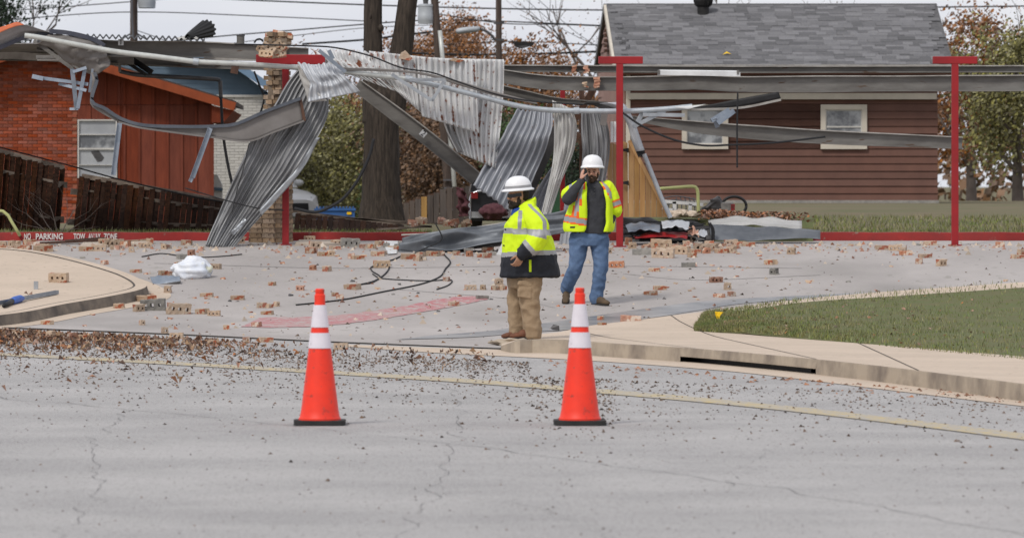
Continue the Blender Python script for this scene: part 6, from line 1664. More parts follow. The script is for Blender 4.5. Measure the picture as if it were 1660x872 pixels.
organic(b, .008, 'vest_sleeve', ['hivis', 'silver', 'vis_orange'], pb_, colS2, smooth=3, wrinkle=.006, wscale=10, seed=6)
# jeans and boots
b = MB()
b.loft([ringB(*r) for r in ((371, 930, 986, .15), (384, 925, 987, .155), (398, 924, 987, .14))])
limb(b, [B(939, 388, 0), B(934, 430, -.03), B(924, 453, .08), B(918.5, 467, .18)], [.122, .092, .080, .076])
limb(b, [B(971, 388, 0), B(974, 432, -.06), B(970, 460, -.04), B(967, 483, -.02)], [.122, .090, .082, .084])
organic(b, .0085, 'jeans', ['denim'], pb_, smooth=3, wrinkle=.012, wscale=8, stretch=(1, 1, 1.1), seed=7)
to = B(916.5, 492, .02); he = B(919, 477, .24); b = MB(); boot(b, he, to, B(920, 470, .22)); organic(b, .007, 'boot', ['boot_tan'], pb_, smooth=4); sole(he + V((0, 0, -.012)), to + V((0, 0, -.012)), pb_)
to = B(985, 495, -.22); he = B(962, 494, .02); to.z = he.z = B(970, 495.5, -.1).z + .012; b = MB(); boot(b, he, to, B(967, 482, -.01)); organic(b, .007, 'boot', ['boot_tan'], pb_, smooth=4); sole(he + V((0, 0, -.012)), to + V((0, 0, -.012)), pb_)
# ================================================================== traffic cones
def cone(x, ytop, label, lean_=0.):
    Yc = 39.4; s = F / Yc; base = V((W(x, 0, Yc).x, Yc, gz(0, Yc) + .0))
    t = thing('traffic_cone', label, 'traffic cone', base, 'orange cones in the street')
    H_ = W(x, ytop, Yc).z - base.z - .006
    k = H_ / .914
    def rad(z): return lerp(.142, .037, (z - .03) / .80)
    def lathe(prof, name, m_, n=40):
        b = MB(); b.loft([[base + V((r_ * math.cos(2*math.pi*i/n) + lean_ * z, r_ * math.sin(2*math.pi*i/n), z * k)) for i in range(n)] for r_, z in prof], caps=False); return b.build(name, M[m_], t, smooth=True, sharp=35)
    lathe([(.150, .03), (.150, .045), (.142, .055)] + [(rad(z), z) for z in (.10, .2, .4, .6, .79)] + [(.038, .82), (.0385, .872), (.030, .880), (.033, .887), (.033, .908), (.028, .914), (.0, .914)], 'body', 'cone')
    for z0, z1 in ((.655, .808), (.515, .618)):
        z1 = min(z1, .805); lathe([(rad(z0) + .001, z0), (rad(z0) + .0045, z0), (rad(z1) + .0045, z1), (rad(z1) + .001, z1)], 'collar', 'cone_white')
    b = MB(); pts = []
    for i in range(32):
        a = 2 * math.pi * (i + .5) / 32; e = .3; pts.append(base + V((.185 * math.copysign(abs(math.cos(a)) ** e, math.cos(a)), .185 * math.copysign(abs(math.sin(a)) ** e, math.sin(a)), .004)))
    b.prism(pts, (0, 0, .032)); o = b.build('foot', M['rubber'], t); o.rotation_euler = (0, 0, 0)
cone(518.5, 466.5, 'orange cone with two white collars standing below the pinkish stripe')
cone(940, 465, 'orange cone with two white collars standing below the worker in jeans')

# ================================================================== loose bricks and rubble
BR = """95 458 28 t i;139 408 20 t;160 408 22 t;180 401 24 t;198 414 10 r;214 410 12 p;34 404 18 r;8 405 16 r;20 402 14 p;48 398 15 t;70 409 28 t;134 420 10 k;170 430 12 r;228 427 9 r;220 443 17 r;236 446 9 r;158 422 7 r
288 408 10 r;311 416 13 r;294 421 14 g;285 428 9 r;264 447 13 t;276 447 11 r;334 432 10 t;349 437 18 p;273 476 15 p;246 480 8 r;237 490 27 t;225 506 15 t;248 504 36 g;290 510 34 t;327 510 15 t;347 513 16 r;335 482 18 t;385 487 19 p;361 454 10 r;315 485 8 r;336 486 9 r;350 484 9 r;334 493 9 r;275 519 10 r;253 516 9 r;231 528 11 r;368 535 13 t;378 527 9 r;417 531 14 r
424 500 15 t;436 500 12 t;449 498 11 r;433 511 18 p;373 490 8 k;268 542 14 p;286 549 18 r;76 527 16 p;192 501 14 p;150 512 9 p;137 530 9 r;83 549 15 p;117 551 14 r;131 551 13 t;40 557 14 r;251 561 17 p;400 556 15 r;431 555 18 p;344 560 14 r;553 567 20 r
525 416 18 t;537 416 12 p;546 417 10 r;552 421 9 r;571 420 14 r;580 421 18 p;591 417 10 p;612 416 20 t;621 414 11 r;563 434 9 r;508 439 11 r;531 441 15 r;458 429 10 r;619 435 24 t;571 470 25 p;571 458 9 k;475 455 10 r;486 453 9 r;442 464 11 r;487 472 11 r;499 479 8 r;507 474 8 r;543 481 11 p;552 485 12 r;581 492 9 r;612 470 10 t;637 479 7 k;648 463 7 k;470 481 9 k;543 405 16 r;568 401 27 g;593 403 19 r;615 399 13 t;502 391 16 r
664 421 25 p;684 417 13 p;680 424 14 r;702 416 20 t;760 413 12 g;762 417 12 r;778 418 11 p;790 410 15 p;790 419 14 r;797 427 9 t;725 457 12 r;763 471 16 t;784 471 11 r;805 471 12 t;815 471 13 t;810 463 14 p;782 486 16 g;736 497 13 r;680 511 9 t;795 503 9 r;815 508 9 t
1000 435 22 r;1061 441 16 t;1076 436 9 r;1116 434 20 g;1155 432 8 r;1197 435 9 r;1161 459 19 r;1181 471 15 t;1070 471 18 p;1080 468 9 r;1055 479 19 r;1166 483 17 r;1187 481 13 r;1023 523 30 r;1050 504 8 r;975 520 12 r;976 530 11 t;1077 486 6 k;1190 490 7 k;900 538 17 k
1041 414 27 g;1075 419 34 p;1072 404 30 r;1103 413 26 r;1122 418 13 t;1140 409 27 p;1163 407 17 r;1176 411 12 p;1187 411 14 t;1197 413 9 r;1026 404 13 r;1015 408 10 p;1050 404 12 p;1090 402 16 p;1118 402 14 r;1152 400 15 p;1180 401 16 r;985 412 12 r;978 405 13 p"""
LAND = [(95, 458, 20, 'on the tan island'), (310, 437, 60, 'near the white sack'), (70, 400, 130, 'under the kerb lettering'), (200, 415, 50, 'behind the island kerb'), (235, 475, 60, 'beside the island kerb'), (300, 495, 90, 'below the white sack'), (130, 550, 190, 'among the dead leaves'), (330, 550, 120, 'along the street joint'), (430, 505, 60, 'above the pinkish stripe'), (500, 475, 50, 'beyond the first cone'), (560, 412, 90, 'before the metal trough end'), (600, 465, 70, 'beside the looping cables'), (720, 420, 90, 'along the crumpled metal trough'), (760, 485, 60, 'by the pinkish stripe end'), (810, 467, 30, 'close to the khaki trousers'), (900, 540, 60, 'by the kerb corner'), (1000, 430, 60, 'behind the worker in jeans'), (1080, 410, 140, 'in the rubble row'), (1060, 470, 60, 'on open concrete'), (1170, 465, 60, 'beyond the corner lawn'), (1020, 520, 50, 'in the damp patch')]
def near_land(x, y):
    best = min(LAND, key=lambda l: math.hypot(x - l[0], (y - l[1]) * 1.6) / l[2])
    return best[3]
KW = {'t': 'tan', 'r': 'red', 'p': 'crusted pinkish', 'g': 'grey', 'k': 'dark'}
seen = {}
def place_brick(x, y, w, kind, up=0., zx=0):
    if kind == 'r' and random.random() < .35: kind = random.choice('ptp')
    if w >= 11: w *= 1.12
    p = G(x, y, up); s = F / p.y; ln = w / s
    if kind == 'k': me = random.choice(BM['k']); base = .07; word = 'small dark stone chip'
    elif w >= 17: me = random.choice(BM[kind]); base = .195; word = 'whole %s brick' % KW[kind]
    elif w >= 11: me = random.choice(BM[kind + 'h']); base = .12; word = 'broken %s brick' % KW[kind]
    else: me = random.choice(BM[kind + 'c']); base = .085; word = 'small %s brick chip' % KW[kind]
    k = min(1.5, max(.75, ln / base)); rz = random.gauss(0, .35) if w >= 17 else random.uniform(-.9, .9)
    edge = random.random() < .35 and w >= 11
    slope = -math.atan((gz(p.x, p.y + .2) - gz(p.x, p.y - .2)) / .4)
    o = inst('loose_brick', me, p, None, rot=((R(90) if edge else 0) + slope * -1, random.uniform(-.06, .06), rz), scale=(k, k, k) if w < 17 else (k, k, k * random.uniform(.95, 1.1)))
    h_ = (.046 if edge else .035) if w >= 11 else .018
    o.location = p + V((0, .04, h_ * o.scale[2] + zx - .002))
    lab = '%s lying %s' % (word, near_land(x, y)); 
    tag(o, lab, 'brick'); seen.setdefault(lab, []).append(o)
    return o
for tok in BR.replace('\n', ';').split(';'):
    a = tok.split(); place_brick(float(a[0]), float(a[1]), float(a[2]), a[3], .13 if len(a) > 4 else 0)
rb = random.Random(5); n_extra = 0
def extra(n, x0, x1, y0, y1, sizes=(7, 8, 9, 12, 14, 19, 22), kinds='rrptpg'):
    for _ in range(n):
        x, y = rb.uniform(x0, x1), rb.uniform(y0, y1)
        place_brick(x, y, rb.choice(sizes), rb.choice(kinds), 0)
random.seed(11)
extra(20, 0, 250, 396, 406, (9, 12, 15, 18)); extra(10, 250, 400, 395, 408, (8, 11, 14)); extra(12, 480, 650, 396, 412, (9, 12, 15)); extra(22, 1010, 1200, 396, 412, (9, 12, 15, 19)); extra(6, 700, 800, 408, 420, (9, 12))
extra(10, 1000, 1200, 425, 490, (6, 7, 8)); extra(14, 250, 800, 430, 540, (5, 6, 7), 'rtk'); extra(16, 1210, 1660, 398, 420, (10, 14, 19)); extra(10, 1210, 1640, 425, 465, (7, 10, 14))
ORD = 'first second third fourth fifth sixth seventh eighth ninth tenth eleventh twelfth thirteenth fourteenth fifteenth sixteenth seventeenth eighteenth nineteenth twentieth'.split()
for lab, obs in seen.items():
    if len(obs) > 1:
        obs.sort(key=lambda o: px(o.location)); w_, l_ = lab.split(' lying ')
        for k, o in enumerate(obs): o['label'] = '%s %s from the island side, lying %s' % (ORD[min(19, k)], w_, l_)
    for o in obs: o['group'] = 'loose bricks strewn over the driveway'
# fine crumbs, too small to pick apart
def crumbs(name, pts, size, material, flat_=.5):
    b = MB(); vs = []; fs = []
    for p in pts:
        k = size * random.choice((.4, .6, .8, 1, 1.5)); a = random.uniform(0, 6.28); i = len(vs)
        for j in range(3):
            t = a + j * 2.1 + random.uniform(-.3, .3); vs.append(p + V((math.cos(t) * k, math.sin(t) * k, -.002)))
        vs.append(p + V((random.uniform(-.3, .3) * k, random.uniform(-.3, .3) * k, k * flat_ * random.uniform(.5, 1.5))))
        fs += [(i, i+1, i+3), (i+1, i+2, i+3), (i+2, i, i+3)]
    b.v = vs; b.f = fs; b.mi = [0] * len(fs); return stuff(b.build(name, M[material], fixn=True))
M['crumb_red'] = mat('crumb_red', (.30,.145,.095), .95, isl=.5); M['crumb_pale'] = mat('crumb_pale', (.46,.38,.30), .95, isl=.3)
P_ = []
for i in range(420): P_.append(G(random.uniform(-60, 1660), 396 + abs(random.gauss(0, 9)), .006))
for i in range(170): P_.append(G(random.uniform(230, 1500), random.uniform(400, 545), .006))
crumbs('brick_rubble', P_, .026, 'crumb_red', .8)
P_ = []
for i in range(420): P_.append(G(random.uniform(-60, 1660), 395 + abs(random.gauss(0, 8)), .006))
for i in range(160): P_.append(G(random.uniform(230, 1500), random.uniform(400, 545), .006))
crumbs('mortar_rubble', P_, .034, 'crumb_pale', .8)
# dead leaves and black specks along the street edge
def edge_y_(x): return 532 + x * .045
P_ = []
for i in range(4600):
    x = random.triangular(-200, 470, -60) if i % 9 else random.uniform(-120, 800); y = edge_y_(x) + 5 + abs(random.gauss(0, 11)) * (1 + .5 * noise.noise(V((x * .03, 0, 0)))) + (random.expovariate(1 / 18.0) if random.random() < .15 else 0)
    if y > 640: continue
    P_.append(G(x, y, .008))
ALL_ = P_
for nm_, m_, P_ in (('dead_leaves', 'dead_leaf', ALL_[0::5] + ALL_[1::5]), ('tan_leaves', 'dead_tan', ALL_[2::5] + ALL_[3::10]), ('dark_leaves', 'dead_dark', ALL_[4::5] + ALL_[8::10])):
    b = MB(); vs = []; fs = []
    for p in P_:
        k = random.choice((.010, .014, .018, .022, .028, .036)); a = random.uniform(0, 6.28); t = random.gauss(0, .5); u = V((math.cos(a), math.sin(a), math.sin(t) * .6)); w_ = V((-math.sin(a), math.cos(a), random.gauss(0, .5))); h_ = V((0, 0, random.random() ** 2 * .05 + .012)); i = len(vs)
        vs += [p - u * k, p - u * k * .1 + w_ * k * .55 + h_, p + u * k * 1.1 + h_ * .6, p + u * .1 * k - w_ * k * .55 + h_ * .8]; fs += [(i, i+1, i+2), (i, i+2, i+3)]
    b.v = vs; b.f = fs; b.mi = [0] * len(fs);
    stuff(b.build(nm_, M[m_], fixn=False))
P_ = []
for i in range(9500):
    x = random.uniform(-100, 1000) if i % 3 else random.uniform(-100, 1660); y = edge_y_(x) + 16 + random.expovariate(1 / 26.0) 
    if x > 860: y += 22
    if y < 868 and noise.noise(V((x * .02, y * .06, 2))) > random.uniform(-.7, .25) - .2 * (y < 590): P_.append(G(x, y, .003))
crumbs('street_specks', P_, .0125, 'speck', .6)
P_ = [G(random.uniform(860, 1660), 0, 0) for _ in range(0)]
for i in range(220):
    x = random.uniform(880, 1660); P_.append(G(x, 583 + (x - 870) * .075 + random.expovariate(1 / 5.0), .006))
crumbs('gutter_leaves', P_, .022, 'dead_leaf', .5)
P_ = [G(random.uniform(0, 1660), random.uniform(610, 868) , .004) for _ in range(700)]
crumbs('road_grit', P_, .006, 'speck', .5)
P_ = [G(random.uniform(240, 1640), random.uniform(405, 560), .008) for _ in range(520)]
crumbs('driveway_bits', P_, .022, 'speck', .5)

# ================================================================== other loose things
# white sack
def sack():
    c = G(310, 452); s = F / c.y; bm = bmesh.new(); bmesh.ops.create_icosphere(bm, subdivisions=4, radius=1)
    for v in bm.verts:
        d = v.co.copy(); k = 1 + .20 * noise.noise(d * 1.6 + V((3, 1, 0))) + .10 * noise.noise(d * 4) + .05 * (1 - abs(noise.noise(d * 5 + V((1, 7, 2)))) * 2)
        k *= 1 + .12 * (1 - abs(noise.noise(d * 2.2 + V((5, 2, 8)))) * 3); x, y, z = d.x * k * .245, d.y * k * .17, d.z * k * .165
        if d.x < -.2: z *= 1 - .45 * min(1, -d.x - .2)
        v.co = V((x, y, max(z, -.105)))
    me = bpy.data.meshes.new('plastic_sack'); bm.to_mesh(me); bm.free(); me.materials.append(M['bag']); me.polygons.foreach_set('use_smooth', [True] * len(me.polygons))
    o = inst('plastic_sack', me, c + V((0, .1, .10))); tag(o, 'stuffed white plastic sack lying on the concrete', 'sack')
sack()
t = thing('bent_flashing', 'bent galvanised flashing piece lying beside the white sack', 'flashing', G(268, 460))
Yf = G(268, 460).y
sheet('panel', '', '', PL(Yf, (243, 449, .1), (262, 447, .1), (291, 447, .1)), PL(Yf, (249, 463, -.1), (268, 460, -.1), (293, 456, -.1)), 0, 'galv_blue', parent=t, nu=6, crumple=.02)
sheet('lip', '', '', PL(Yf - .1, (249, 462), (268, 459), (293, 455)), PL(Yf - .1, (251, 465), (269, 463), (293, 459)), 0, 'steel_dark', parent=t, nu=2)
# things on the island
def on(x, y): return G(x, y, .13)
t = thing('slotted_strut', 'perforated steel strut lying across the tan island', 'strut', on(40, 484))
p, q = on(-30, 500), on(93, 477); b = MB(); b.sweep([p + V((0, 0, .03)), q + V((0, 0, .03))], [(-.02, -.025), (.02, -.025), (.02, .02), (.014, .02), (.014, -.019), (-.014, -.019), (-.014, .02), (-.02, .02)]); b.build('channel', M['galv_blue'], t)
b = MB()
for i in range(26):
    c = p.lerp(q, (i + .5) / 26) + V((0, -.022, .028)); b.box(c, (.012, .006, .018))
stuff(b.build('slots', M['black'], t))
t = thing('power_tool', 'blue and black hand tool lying by the strut on the island', 'tool', on(24, 497))
b = MB(); p, q = on(19, 494), on(36, 489); b.tube([p + V((0, 0, .04)), p.lerp(q, .3) + V((0, 0, .045)), p.lerp(q, .8) + V((0, 0, .045)), q + V((0, 0, .04))], [.038, .046, .044, .03], 12); b.build('body', M['blue_tool'], t, smooth=True, sharp=60)
b = MB(); b.tube([on(6, 500) + V((0, 0, .03)), on(14, 496) + V((0, 0, .035)), p + V((0, 0, .04))], [.022, .03, .036], 10); b.build('grip', M['black'], t, smooth=True)
b = MB(); c = on(58, 469); b.box(c + V((0, 0, .05)), (.05, .004, .10)); b.box(c + V((.025, .03, .05)), (.004, .06, .10)); o = b.build('angle_clip', M['galv']); tag(o, 'small perforated angle clip standing on the tan island', 'clip')
b = MB()
for i in range(3):
    a = i * 2.1; b.add([on(46, 484) + V((0, 0, .05)), on(46, 484) + V((math.cos(a) * .05, 0, .05 + math.sin(a) * .05)), on(46, 484) + V((math.cos(a + .7) * .06, .01, .05 + math.sin(a + .7) * .06))], [(0, 1, 2)])
tag(b.build('curled_leaf', M['dead_leaf'], fixn=False, solid=.003), 'curled brown leaf caught on the perforated strut', 'leaf')
b = MB(); b.tube(cat([G(34, 384, .0) + V((0, -.3, .02)), W(30, 378, 75.6), W(18, 358, 75.6), W(10, 345, 75.6), W(2, 342, 75.6), W(-30, 341, 75.6)], 24), .022, 10); tag(b.build('bent_rail', M['rail_yellow'], smooth=True), 'bent pale green rail curving before the dark fence', 'rail', kind='thing')
t = thing('dead_branch', 'bare dead branch lying before the dark fence', 'branch', G(95, 388))
b = MB(); random.seed(21)
for d in ((.5, 0, .8), (-.4, 0, .7), (.1, 0, 1), (-.9, 0, .25), (.8, .1, .3)): branch(b, G(92, 388) + V((0, .15, .03)), V(d), .009, .45, 2, .5, .1, n=4, seg=4)
b.build('twig', M['twig'], t, fixn=False)
for x0, x1, y, lab in ((60, 155, 397, 'dark broken plank lying under the red kerb lettering'), (110, 165, 393, 'long thin dark board against the red kerb'), (170, 245, 396, 'pale board lying by the red kerb')):
    b = MB(); p, q = G(x0, y + 1), G(x1, y - 2); b.bar(p + V((0, 0, .03)), q + V((0, 0, .04)), .12, .03); tag(b.build('loose_board', M['tan_brick' if 'pale' in lab else 'wood_brown']), lab, 'board')
for x0, x1, y, lab in ((480, 560, 398, 'pale flat slab lying beyond the brick pier'), (130, 175, 402, 'pale flat slab under the red kerb lettering'), (205, 245, 399, 'pale broken slab by the end of the lettering')):
    pts = [G(x0, y), G((x0 + x1) / 2, y + 1.5), G(x1, y), G(x1 - 6, y - 5), G(x0 + 5, y - 5)]; b = MB(); b.prism([p + V((0, 0, .008)) for p in pts], (0, 0, .03)); tag(b.build('concrete_slab', M['crumb_pale']), lab, 'slab')
b = MB(); p, q = G(206, 398), G(250, 397); 
for i, (lab, pts, r_) in enumerate((
   ('black cable curving across the driveway from the trough to the cone', [(480, 494), (520, 490), (560, 485), (620, 473), (680, 461), (712, 449), (722, 436), (730, 425), (722, 415), (718, 410)], .010),
   ('black cable crossing itself in a loop on the driveway', [(585, 461), (605, 456), (622, 446), (631, 434), (629, 424), (640, 420), (652, 414)], .010),
   ('second looped black cable beside the tan cored brick', [(582, 461), (600, 459), (616, 449), (604, 440), (601, 434), (608, 430)], .009),
   ('thin black cable ending in a hook on the concrete', [(604, 444), (618, 451), (660, 454), (700, 455), (727, 453), (733, 456), (725, 463), (708, 469)], .008),
   ('thin black wire lying beyond the white sack', [(230, 416), (262, 411), (300, 416), (330, 417), (365, 415), (392, 412)], .008),
   ('thin black wires drooping over the crumpled trough', [(706, 362, 1), (716, 388, 1), (690, 402, 1), (662, 416)], .008))):
    g = [G(p[0], p[1], .016) if len(p) == 2 else W(p[0], p[1], G(700, 409).y - .35) for p in pts]
    b = MB(); b.tube(cat(g, 60), r_, 6); tag(b.build('loose_cable', M['wire'], smooth=True), lab, 'cable', kind='thing')
b = MB()
for p in LV:
    k = random.uniform(.012, .03); a = random.uniform(0, 6.28); u = V((math.cos(a), math.sin(a), random.gauss(0, .3))) * k; w_ = V((-math.sin(a), math.cos(a), random.gauss(0, .4))) * k * .6; b.add([p - u, p + w_, p + u, p - w_], [(0, 1, 2, 3)])
stuff(b.build('lawn_leaves', M['dead_leaf'], fixn=False))
# marker flag in the lawn
t = thing('marker_flag', 'small yellow marker flag stuck in the corner lawn', 'flag', G(1162, 524, .1))
Yf = G(1162, 524, .1).y
b = MB(); b.tube([W(1161, 526, Yf), W(1165, 506, Yf)], .003, 5); b.build('wire', M['wire_grey'], t)
sheet('cloth', '', '', PL(Yf, (1159, 505), (1160, 511), (1163, 519)), PL(Yf - .03, (1173, 506), (1168, 511), (1166, 520)), 0, 'flag', parent=t, nu=8, nv=8, crumple=.02)
# ---- heap at the right, before the brown house
YH = 76.3
def heap(name, label, Lp, Rp, m_, Y=YH, cr=.05, nu=10, seed=0, cat_='sheet'): return sheet(name, label, cat_, PL(Y, *Lp), PL(Y - .3, *Rp), 0, m_, nu=nu, nv=24, crumple=cr, seed=seed)
heap('black_tarp', 'black crumpled plastic sheet spread under the tangled cables', [(1008, 356), (1060, 354), (1110, 360), (1154, 364)], [(1008, 396), (1060, 394), (1110, 392), (1156, 393)], 'steel_dark', cr=.12, seed=21, Y=YH + .1)
heap('blue_grey_panel', 'pale blue grey metal panel in the tangled cable heap', [(1014, 366), (1036, 361), (1056, 362), (1070, 364)], [(1018, 374), (1040, 373), (1058, 374), (1070, 377)], 'galv_blue', YH - .75, seed=22, cr=.03)
heap('blue_grey_panel', 'second pale panel by the end of the fanned gate', [(1072, 358), (1095, 357), (1118, 360)], [(1074, 370), (1096, 368), (1116, 372)], 'sheet_light', YH - .75, seed=23, cr=.03)
heap('red_panel', 'red painted sheet strip under the tangled cables', [(1026, 381), (1060, 377), (1098, 376), (1116, 378)], [(1030, 387), (1062, 385), (1098, 386), (1114, 386)], 'red_steel', YH - .8, seed=24, cr=.04)
heap('grey_channel', 'grey painted channel end lying past the tangled cables', [(1150, 364), (1180, 366), (1205, 366), (1330, 372)], [(1153, 391), (1180, 390), (1205, 389), (1330, 388)], 'trough', YH - .4, seed=25, cr=.03)
heap('white_sheet', 'pale bent sheet lying on the grey channel by the brown house', [(1148, 358), (1175, 353), (1205, 352), (1300, 358)], [(1150, 367), (1178, 367), (1205, 366), (1300, 370)], 'sheet_pale', YH + .1, seed=26, cr=.04)
heap('small_panel', 'small pale disc shaped panel at the cable end', [(1132, 374), (1140, 372), (1146, 375)], [(1130, 381), (1140, 384), (1147, 381)], 'sheet_light', YH - .6, seed=27, cr=.02)
heap('burlap_scrap', 'brown torn scrap on the tangled cables', [(1116, 373), (1124, 369), (1132, 372)], [(1114, 383), (1124, 382), (1134, 382)], 'chip_red', YH - .65, seed=28, cr=.05)
random.seed(31)
t = thing('cable_tangle', 'tangle of black cables heaped beside the red T post', 'cables', W(1080, 394, YH - .7))
for i in range(18):
    x0, x1 = random.uniform(1005, 1040), random.uniform(1090, 1158); y0, y1 = random.uniform(355, 392), random.uniform(360, 393)
    pts = [(x0, y0), (lerp(x0, x1, .3), lerp(y0, y1, .3) + random.uniform(-7, 9)), (lerp(x0, x1, .65), lerp(y0, y1, .65) + random.uniform(-7, 7)), (x1, y1)]
    b = MB(); b.tube(cat(PL(YH - .6 + random.uniform(-.2, .2), *pts), 20), random.choice((.010, .014, .018)), 6); b.build('cable', M['wire'], t, smooth=True)
for x in (1154, 1157):
    b = MB(); b.tube(cat(PL(YH - .75, (x - 6, 361), (x, 372), (x, 392)), 10), .014, 6); b.build('cable', M['wire'], t, smooth=True)
b = MB(); b.tube(cat(PL(YH + .6, (1058, 307), (1090, 304.5), (1120, 302.5), (1128, 304), (1131, 311), (1132, 330), (1133, 350)), 40), .024, 10); tag(b.build('hand_rail', M['rail_yellow'], smooth=True), 'pale yellow green hoop rail before the brown house wall', 'rail', kind='thing')
t = thing('wire_rack', 'crushed white wire rack frame in the heap before the brown house', 'rack', W(1100, 348, YH + .9))
YR = YH + .9
for p_, q_, w_ in (((1072, 326), (1140, 332), .045), ((1093, 327), (1094, 346), .05), ((1119, 331), (1118, 348), .05), ((1094, 345), (1120, 347), .035), ((1070, 338), (1092, 340), .03)):
    b = MB(); b.bar(W(*p_, YR), W(*q_, YR), .03, w_, (0, 0, 1) if abs(p_[0] - q_[0]) > 5 else (1, 0, 0)); b.build('frame_bar', M['tube_white'], t)
for i in range(9):
    b = MB(); x = 1068 + i * 7; b.tube(cat(PL(YR + .15, (x, 320 + random.uniform(-2, 3)), (x + 2, 333), (x + random.uniform(-4, 5), 350)), 8), .008, 5); b.build('wire', M['wire_grey'], t)
for i in range(4):
    b = MB(); y = 322 + i * 6; b.tube(cat(PL(YR + .14, (1066, y + 2), (1095, y - 3 + random.uniform(-2, 2)), (1128, y + random.uniform(0, 4))), 8), .008, 5); b.build('wire', M['wire_grey'], t)
t = thing('broken_motor', 'dark broken machine part with a red piece and a loose wheel before the brown house', 'machine', W(1165, 346, YR))
b = MB(); b.prism([W(x, y, YR - .1) for x, y in ((1136, 346), (1138, 338), (1146, 334), (1156, 324), (1166, 318), (1171, 326), (1168, 346))], (0, .25, 0)); b.box(W(1160, 336, YR - .15), (.13, .12, .18), jit=.03); b.tube([W(1145, 338, YR - .2), W(1165, 322, YR - .2)], .02, 6); organic(b, .012, 'housing', ['steel_dark'], t, smooth=2, wrinkle=.01)
b = MB(); b.box(W(1174, 336, YR - .12), (.24, .16, .13), jit=.01); b.build('casing', M['chip_grey'], t)
b = MB(); b.box(W(1188, 338, YR - .2), (.05, .05, .12), jit=.006); b.build('lever', M['red_steel'], t)
b = MB(); c = W(1190, 334, YR + .1); b.tube(cat([c + V((math.cos(a) * .17, 0, math.sin(a) * .13)) for a in [2 * math.pi * i / 24 for i in range(25)]], 40), .02, 8); b.build('wheel', M['black'], t, smooth=True)
P_ = []
for i in range(1500):
    x = random.triangular(1128, 1320, 1165); P_.append(W(x, random.uniform(344, 358) - 4 * math.exp(-((x - 1160) / 30) ** 2), YH + random.uniform(.1, .7)))
b = MB(); 
for p in P_:
    k = random.uniform(.012, .032); a = random.uniform(0, 6.28); u = V((math.cos(a), .3 * math.sin(a), math.sin(a * 2) * .5)) * k; w_ = V((-.3 * math.sin(a), .5, .8 * math.cos(a))) * k; b.add([p - u, p + w_, p + u, p - w_ * .6], [(0, 1, 2, 3)])
stuff(b.build('leaf_heap', M['dead_leaf'], fixn=False))
b = MB(); rows = []
for i in range(15):
    x = 1010 + i * 22; rows.append([W(x, 392 - 0, YH - .1), W(x, 372 + 6 * noise.noise(V((i * .6, 0, 0))), YH + .35), W(x, 356 + 6 * noise.noise(V((i * .5, 3, 0))), YH + .8), W(x, 352 + 4 * noise.noise(V((i * .5, 8, 0))), YH + 1.4), W(x, 372, YH + 2.5)])
b.grid(rows); structure(b.build('rubble_bank', M['soil'], smooth=True, fixn=False))
lmp = [lump(None, (.10, .07, .05), k, 'crumb_pale', 'rubble_lump') for k in range(4)]
LUMPS = []
for i in range(14):
    x = random.uniform(1084, 1132); o = inst('rubble_lump', random.choice(lmp), W(x, random.uniform(344, 352), YR - .2 + random.uniform(-.1, .1)), rot=(0, 0, random.uniform(0, 6))); o['_x'] = o.location.x; LUMPS.append(o)
# chunks of broken kerb at the corner
for (x, y, sx, sy, sz, lab) in ((830, 561, .20, .13, .055, 'broken grey kerb lump under the brown boots'), (855, 556, .10, .12, .06, 'cracked pale kerb piece beside the brown boots')):
    me = lump(None, (sx, sy, sz), x, 'kerbtan', 'kerb_lump', 3, .3); o = inst('kerb_lump', me, G(x, y) + V((0, .08, .03))); tag(o, lab, 'kerb lump')
# ---- half hidden vehicles and the bin
Ycar = 129.0; sc_ = F / Ycar
hd = V((.50, -.866, 0)); ld = V((0, 0, 1)).cross(hd)
nose = W(440, 0, Ycar - 1); gzc = .56
co_ = V((nose.x, nose.y, gzc)) - hd * 2.25 - ld * -.55
car = thing('parked_car', 'white parked car seen past the brick pier', 'car', co_)
def Cp(x, y, z): return co_ + hd * x + ld * y + V((0, 0, z))
def carloft(st, name, m_):
    b = MB(); rings = []
    for (x, z0, z1, hw, rnd) in st:
        r_ = [(-hw, z0), (-hw * 1.0, (z0 + z1) / 2), (-hw * rnd, z1 - .03), (-hw * rnd * .7, z1), (hw * rnd * .7, z1), (hw * rnd, z1 - .03), (hw, (z0 + z1) / 2), (hw, z0)]
        rings.append([Cp(x, y, z) for y, z in r_])
    b.loft(rings); o = b.build(name, M[m_], car, smooth=True, sharp=40); return o
carloft([(-2.25, .45, 1.0, .80, .95), (-2.1, .3, 1.12, .88, .95), (-1, .25, 1.15, .92, .95), (.6, .25, 1.12, .92, .95), (1.5, .28, 1.02, .90, .92), (2.05, .3, .92, .84, .88), (2.25, .42, .80, .66, .8)], 'body', 'car_white')
carloft([(-1.9, 1.1, 1.3, .74, .9), (-1.5, 1.1, 1.62, .76, .84), (-.2, 1.1, 1.70, .78, .82), (.35, 1.1, 1.62, .78, .82), (.7, 1.1, 1.38, .79, .9), (1.05, 1.08, 1.13, .80, .95)], 'cabin', 'car_white')
b = MB(); b.prism([Cp(1.03, -.70, 1.16), Cp(1.03, .70, 1.16), Cp(.42, .62, 1.61), Cp(.42, -.62, 1.61)], hd * .02 + V((0, 0, .02))); b.build('windscreen', M['car_glass'], car)
